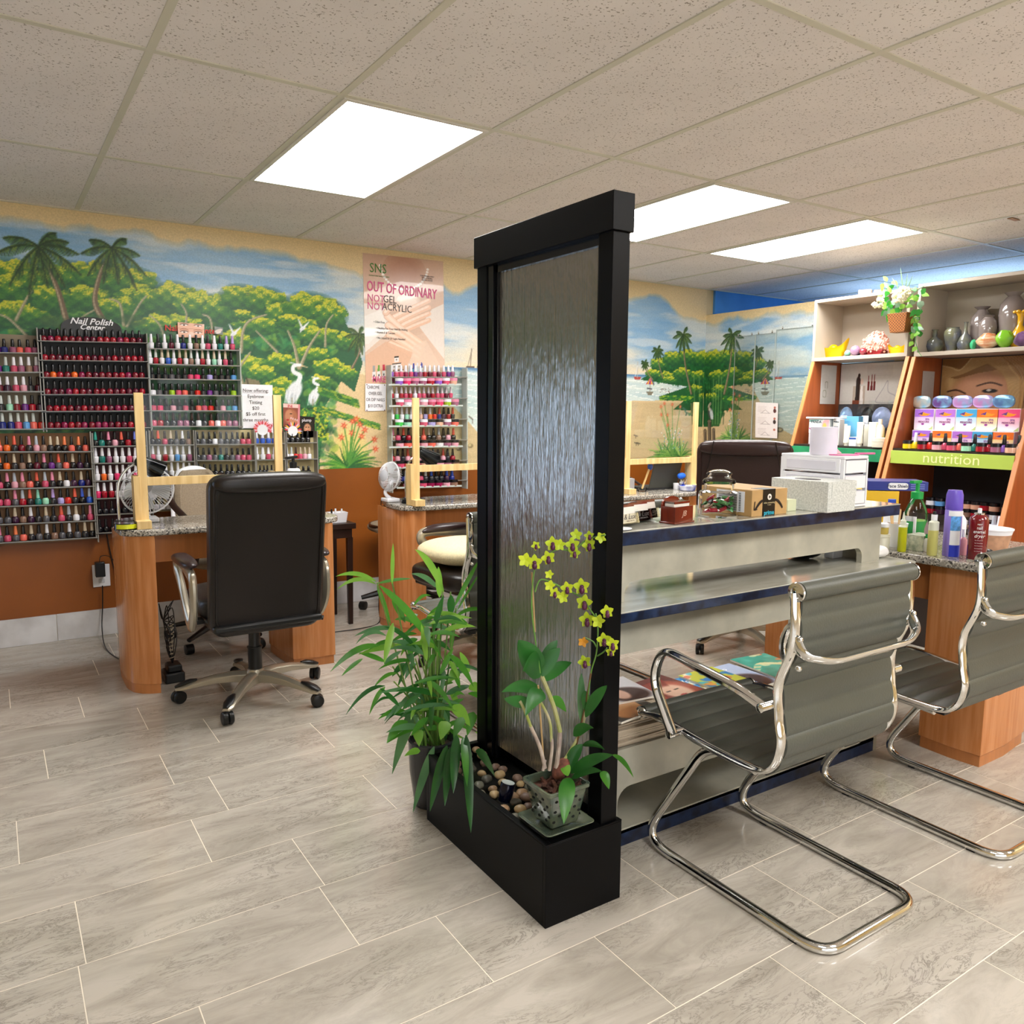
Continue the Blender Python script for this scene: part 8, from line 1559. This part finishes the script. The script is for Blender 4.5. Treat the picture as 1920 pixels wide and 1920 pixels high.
for s, z, sz in (('super', .138, .009), ('nail', .124, .017), ('enamel', .110, .017), ('dryer', .094, .019)): text(s, sz, ink('efe6e6'), rc, (-.0284, -.0186, z), (PI/2, 0, -.99), sx=.8, shear=.35 if s == 'dryer' else 0)
for k in range(5): text('fast drying finish', .005, ink('d8b8bc'), rc, (-.0284, -.0186, .078-.010*k), (PI/2, 0, -.99), sx=.8)
lathe_thing('cream_jar', 'stacked cream salve jars behind the counter corner', 'jar', (2.99, 1.84, ZD), [(.026, 0), (.027, .004), (.027, .045)], m_cr, parts=(('lid', [(.0275, .046), (.0275, .058)], m_cr), ('upper_jar', [(.018, .058), (.02, .062), (.02, .085)], mat('amber_cream', '#c8b05a', .3)), ('upper_lid', [(.021, .086), (.021, .10), (.018, .102)], m_white_pl)))
t = lathe_thing('plastic_cup', 'white plastic cup holding wooden sticks behind the yellow bottle', 'cup', (3.075, 1.835, ZD), [(.03, 0), (.042, .095), (.044, .097), (.040, .095), (.028, .004)], m_white_pl)
for k, (a, h_) in enumerate(((.2, .15), (1.4, .165), (2.7, .14), (4.0, .155))): part(G().bar((.01*math.cos(a), .01*math.sin(a), .01), (.03*math.cos(a), .03*math.sin(a), h_), .012, .002), 'wooden_stick', mat('stick_wood', '#c8a878', .6), t)
fs_ = thing('face_shield_box', 'flat navy blue carton lettered Face Shield', 'box', (3.56, 2.16, .951), -.75); part(G().box(-.13, .13, -.09, .09, 0, .042), 'carton', mat('navy_carton', '#1c2a80', .35), fs_, .001); q = G().prism(rrect(-.045, .045, .006, .036, .014, 5), 'y', -.0915, -.0903); part(q, 'white_panel', m_white_pl, fs_); text('Face Shield', .021, ink('14184a'), fs_, (0, -.092, .021), bold=.0003)
for k in range(3): part(G().box(.055, .115, -.0908, -.0902, .010+.009*k, .0125+.009*k), 'print_line', ink('8a98d8'), fs_)
yb2 = thing('yellow_carton', 'yellow and white carton under the Face Shield carton', 'box', (3.47, 2.20, ZD), -.75); part(G().box(-.08, .10, -.06, .08, 0, .183), 'carton', mat('yellow_carton', '#e0b41c', .4), yb2, .001); part(G().box(-.081, .101, -.0812, -.07, .075, .105), 'white_stripe', m_white_pl, yb2)
tk = thing('tissue_box', 'patterned green-grey box with a white bunny ear clip between the bottles', 'box', (3.09, 1.74, ZD)); part(G().box(-.045, .045, -.035, .035, 0, .062), 'carton', mat('leaf_pattern_board', '#8f9a86', .5, var=0, col2='#c8cbb8', scale=60), tk, .001)
for s in (-1, 1): q = G(); blade(q, (.0, -.02, .06), (.016+s*.014, -.02, .115), .018, 0, .1, n=6, heart=True); part(q, 'bunny_ear', mat('ear_grey_pink', '#b8a0a0', .7), tk)
lathe_thing('small_bottle', 'small white bottle with green cap before the patterned box', 'bottle', (3.06, 1.695, ZD), [(.014, 0), (.015, .003), (.015, .045), (.008, .055)], m_white_pl, parts=(('cap', [(.009, .055), (.009, .07)], m_pg),))
lathe_thing('polish_remover', 'white bottle with blue cap behind the sanitizer bottle', 'bottle', (3.22, 1.95, ZD), [(.028, 0), (.03, .004), (.03, .13), (.014, .15)], m_white_pl, parts=(('cap', [(.016, .15), (.016, .175)], mat('blue_cap', '#3a5ac8', .3)),))
lathe_thing('glass_bottle', 'small pink glass bottle between the lavender and red cans', 'bottle', (3.11, 1.585, ZD), [(.014, 0), (.015, .003), (.015, .06), (.006, .07)], mat('pink_glass', '#c88a94', .1), parts=(('cap', [(.007, .07), (.006, .10)], m_white_pl),))
lathe_thing('lotion_pump', 'white lotion bottle rising behind the lavender can', 'bottle', (3.22, 1.66, ZD), [(.022, 0), (.024, .004), (.024, .12), (.012, .14)], m_white_pl, parts=(('pump', [(.010, .14), (.010, .155), (.004, .157), (.004, .175)], m_white_pl),))
tub = thing('powder_tub', 'white-rimmed tub of tan powder behind the right grey chair', 'tub', (3.36, 1.60, ZD)); part(G().lathe([(.055, 0), (.068, .062)], n=36), 'powder_section', mat('tan_powder', '#b98e70', .6, var=.15, scale=40), tub); part(G().lathe([(.068, .062), (.072, .078), (.075, .08), (.075, .085), (.068, .085)], n=36), 'rim', m_white_pl, tub)
lathe_thing('small_jar', 'little pink jar left of the powder tub', 'jar', (3.235, 1.60, ZD), [(.019, 0), (.02, .003), (.02, .02)], mat('pink_jar', '#d8a8a8', .4), parts=(('lid', [(.021, .021), (.021, .031)], m_white_pl),))
pn_ = thing('marker_pen', 'blue marker pen lying before the powder tub', 'pen', (3.15, 1.48, ZD+.006), .3); q = G().lathe([(.003, -.05), (.006, -.045), (.006, .02)], n=12); q.xf(Matrix.Rotation(PI/2, 4, 'Y')); part(q, 'barrel', mat('pen_white', '#d8dae6', .3), pn_); q = G().lathe([(.0065, .018), (.0065, .05), (.004, .052)], n=12); q.xf(Matrix.Rotation(PI/2, 4, 'Y')); part(q, 'pen_cap', mat('pen_blue', '#2430a0', .3), pn_)
for k, (x, y, c, nm) in enumerate(((3.17, 1.55, '#3a1a20', 'dark maroon'), (3.20, 1.53, '#241c1c', 'black'), (3.21, 1.56, '#c8c84a', 'lime'))):
    g = G(); cushion(g, 0, 0, .012, .045, .02, .02, exp=2.4, n=8); solo(g, 'hair_clip', mat('clip_'+nm.replace(' ', '_'), c, .4), '%s small clip in the clutter beside the red can' % nm, 'clip', (x, y, ZD+.001), rz=k)
# ---------------- third desk, right of the water wall
D3 = .7655
lp = thing('laptop', 'dark grey laptop standing open on the third desk', 'laptop', (3.96, 4.22, D3), .1); part(G().box(-.15, .15, -.10, .10, 0, .015), 'keyboard_base', m_ddark, lp, .003); q = G().box(-.15, .15, -.004, .004, 0, .20); q.xf(Matrix.Translation((0, -.10, .012)) @ Matrix.Rotation(.25, 4, 'X')); part(q, 'screen_lid', mat('laptop_lid', '#4a4c48', .4), lp, .004)
bw = thing('supply_bowl', 'small blue and white bowl beside the pine post on the third desk', 'bowl', (4.05, 3.96, D3)); part(G().lathe([(.045, 0), (.055, .004), (.062, .035), (.058, .036), (.05, .008)], n=28), 'bowl', mat('cobalt_bowl', '#22389a', .2, var=0, col2='#d8dae8', scale=14), bw)
for k in range(3): part(G().ball((-.03+.02*k, -.02, .03), (.012, .012, .012), 10, 8), 'cotton_ball', mat('cotton_cream', '#e0cfa8', .9), bw)
cu_ = lathe_thing('steel_cup', 'steel cup with a blue brush on the third desk', 'cup', (4.09, 4.05, D3), [(.024, 0), (.025, .002), (.027, .07), (.024, .07), (.022, .005)], m_chrome); g = G(); cushion(g, -.01, 0, .095, .075, .04, .045, exp=2.2, n=10); part(g, 'brush_bristles', mat('bright_blue_bristles', '#1c6ae0', .6, bump=.8, bscale=300), cu_)
lathe_thing('white_dispenser', 'white dispenser bottle beside the steel cup', 'bottle', (4.15, 4.05, D3), [(.018, 0), (.02, .003), (.02, .07), (.01, .08)], m_white_pl, parts=(('cap', [(.011, .08), (.010, .105)], m_white_pl),))
lathe_thing('pill_bottle', 'short white-capped pot in front of the steel cup', 'pot', (4.04, 4.06, D3), [(.018, 0), (.019, .003), (.019, .03)], m_white_pl, parts=(('cap', [(.02, .031), (.02, .045)], m_white_pl),))
tb2 = thing('tissue_dispenser', 'white tissue stack with a raised corner at the left of the third desk', 'tissue', (3.70, 4.22, D3)); part(G().box(-.06, .06, -.04, .04, 0, .08), 'box', m_white_pl, tb2, .003); part(G().add([(-.04, 0, .08), (.04, 0, .08), (-.01, 0, .17), (-.04, .02, .08), (.04, .02, .08), (-.01, .005, .17)], [(0, 1, 2), (5, 4, 3), (0, 3, 4, 1), (1, 4, 5, 2), (2, 5, 3, 0)]), 'tissue_sheet', m_white_pl, tb2)
br_ = thing('dust_brush', 'wooden nail brush with a blue head standing on the third desk', 'brush', (3.76, 4.06, D3)); part(G().tube([(-.04, 0, .02), (.02, 0, .15)], .007, 8), 'handle', m_pine, br_); g = G(); g.ball((.03, 0, .17), (.022, .014, .026), 12, 8); part(g, 'brush_head', mat('denim_blue', '#3a5aa8', .6), br_); part(G().lathe([(.03, 0), (.03, .03), (.028, .03), (.028, .004)], n=20).xf(Matrix.Translation((-.04, 0, 0))), 'brush_stand', m_clear, br_)
# ---------------- waste bin
bn = thing('waste_bin', 'white waste bin with a pinkish clear liner beside the bottle desk', 'bin', (3.86, 2.42, 0)); part(G().lathe([(.10, 0), (.105, .004), (.13, .30), (.12, .30), (.10, .01)], n=32), 'bin', m_white_pl, bn)
g = G(); P = [[((.133+.012*math.sin(a*7+z*30))*math.cos(a), (.133+.012*math.sin(a*7+z*30))*math.sin(a), z) for a in np.linspace(0, 2*PI, 49)] for z in np.linspace(.05, .34, 8)]; g.grid(P); part(g, 'liner', mat('pinkish_liner', '#e0b8a8', .2, alpha=.55, var=0), bn)
solo(G().box(0, .09, -.012, .012, 0, .004), 'ceiling_tape', mat('brown_tape', '#a8815a', .6), 'short strip of brown tape stuck on the ceiling at far right', 'tape', tuple(onz(1893, 410, CEIL-.003)))
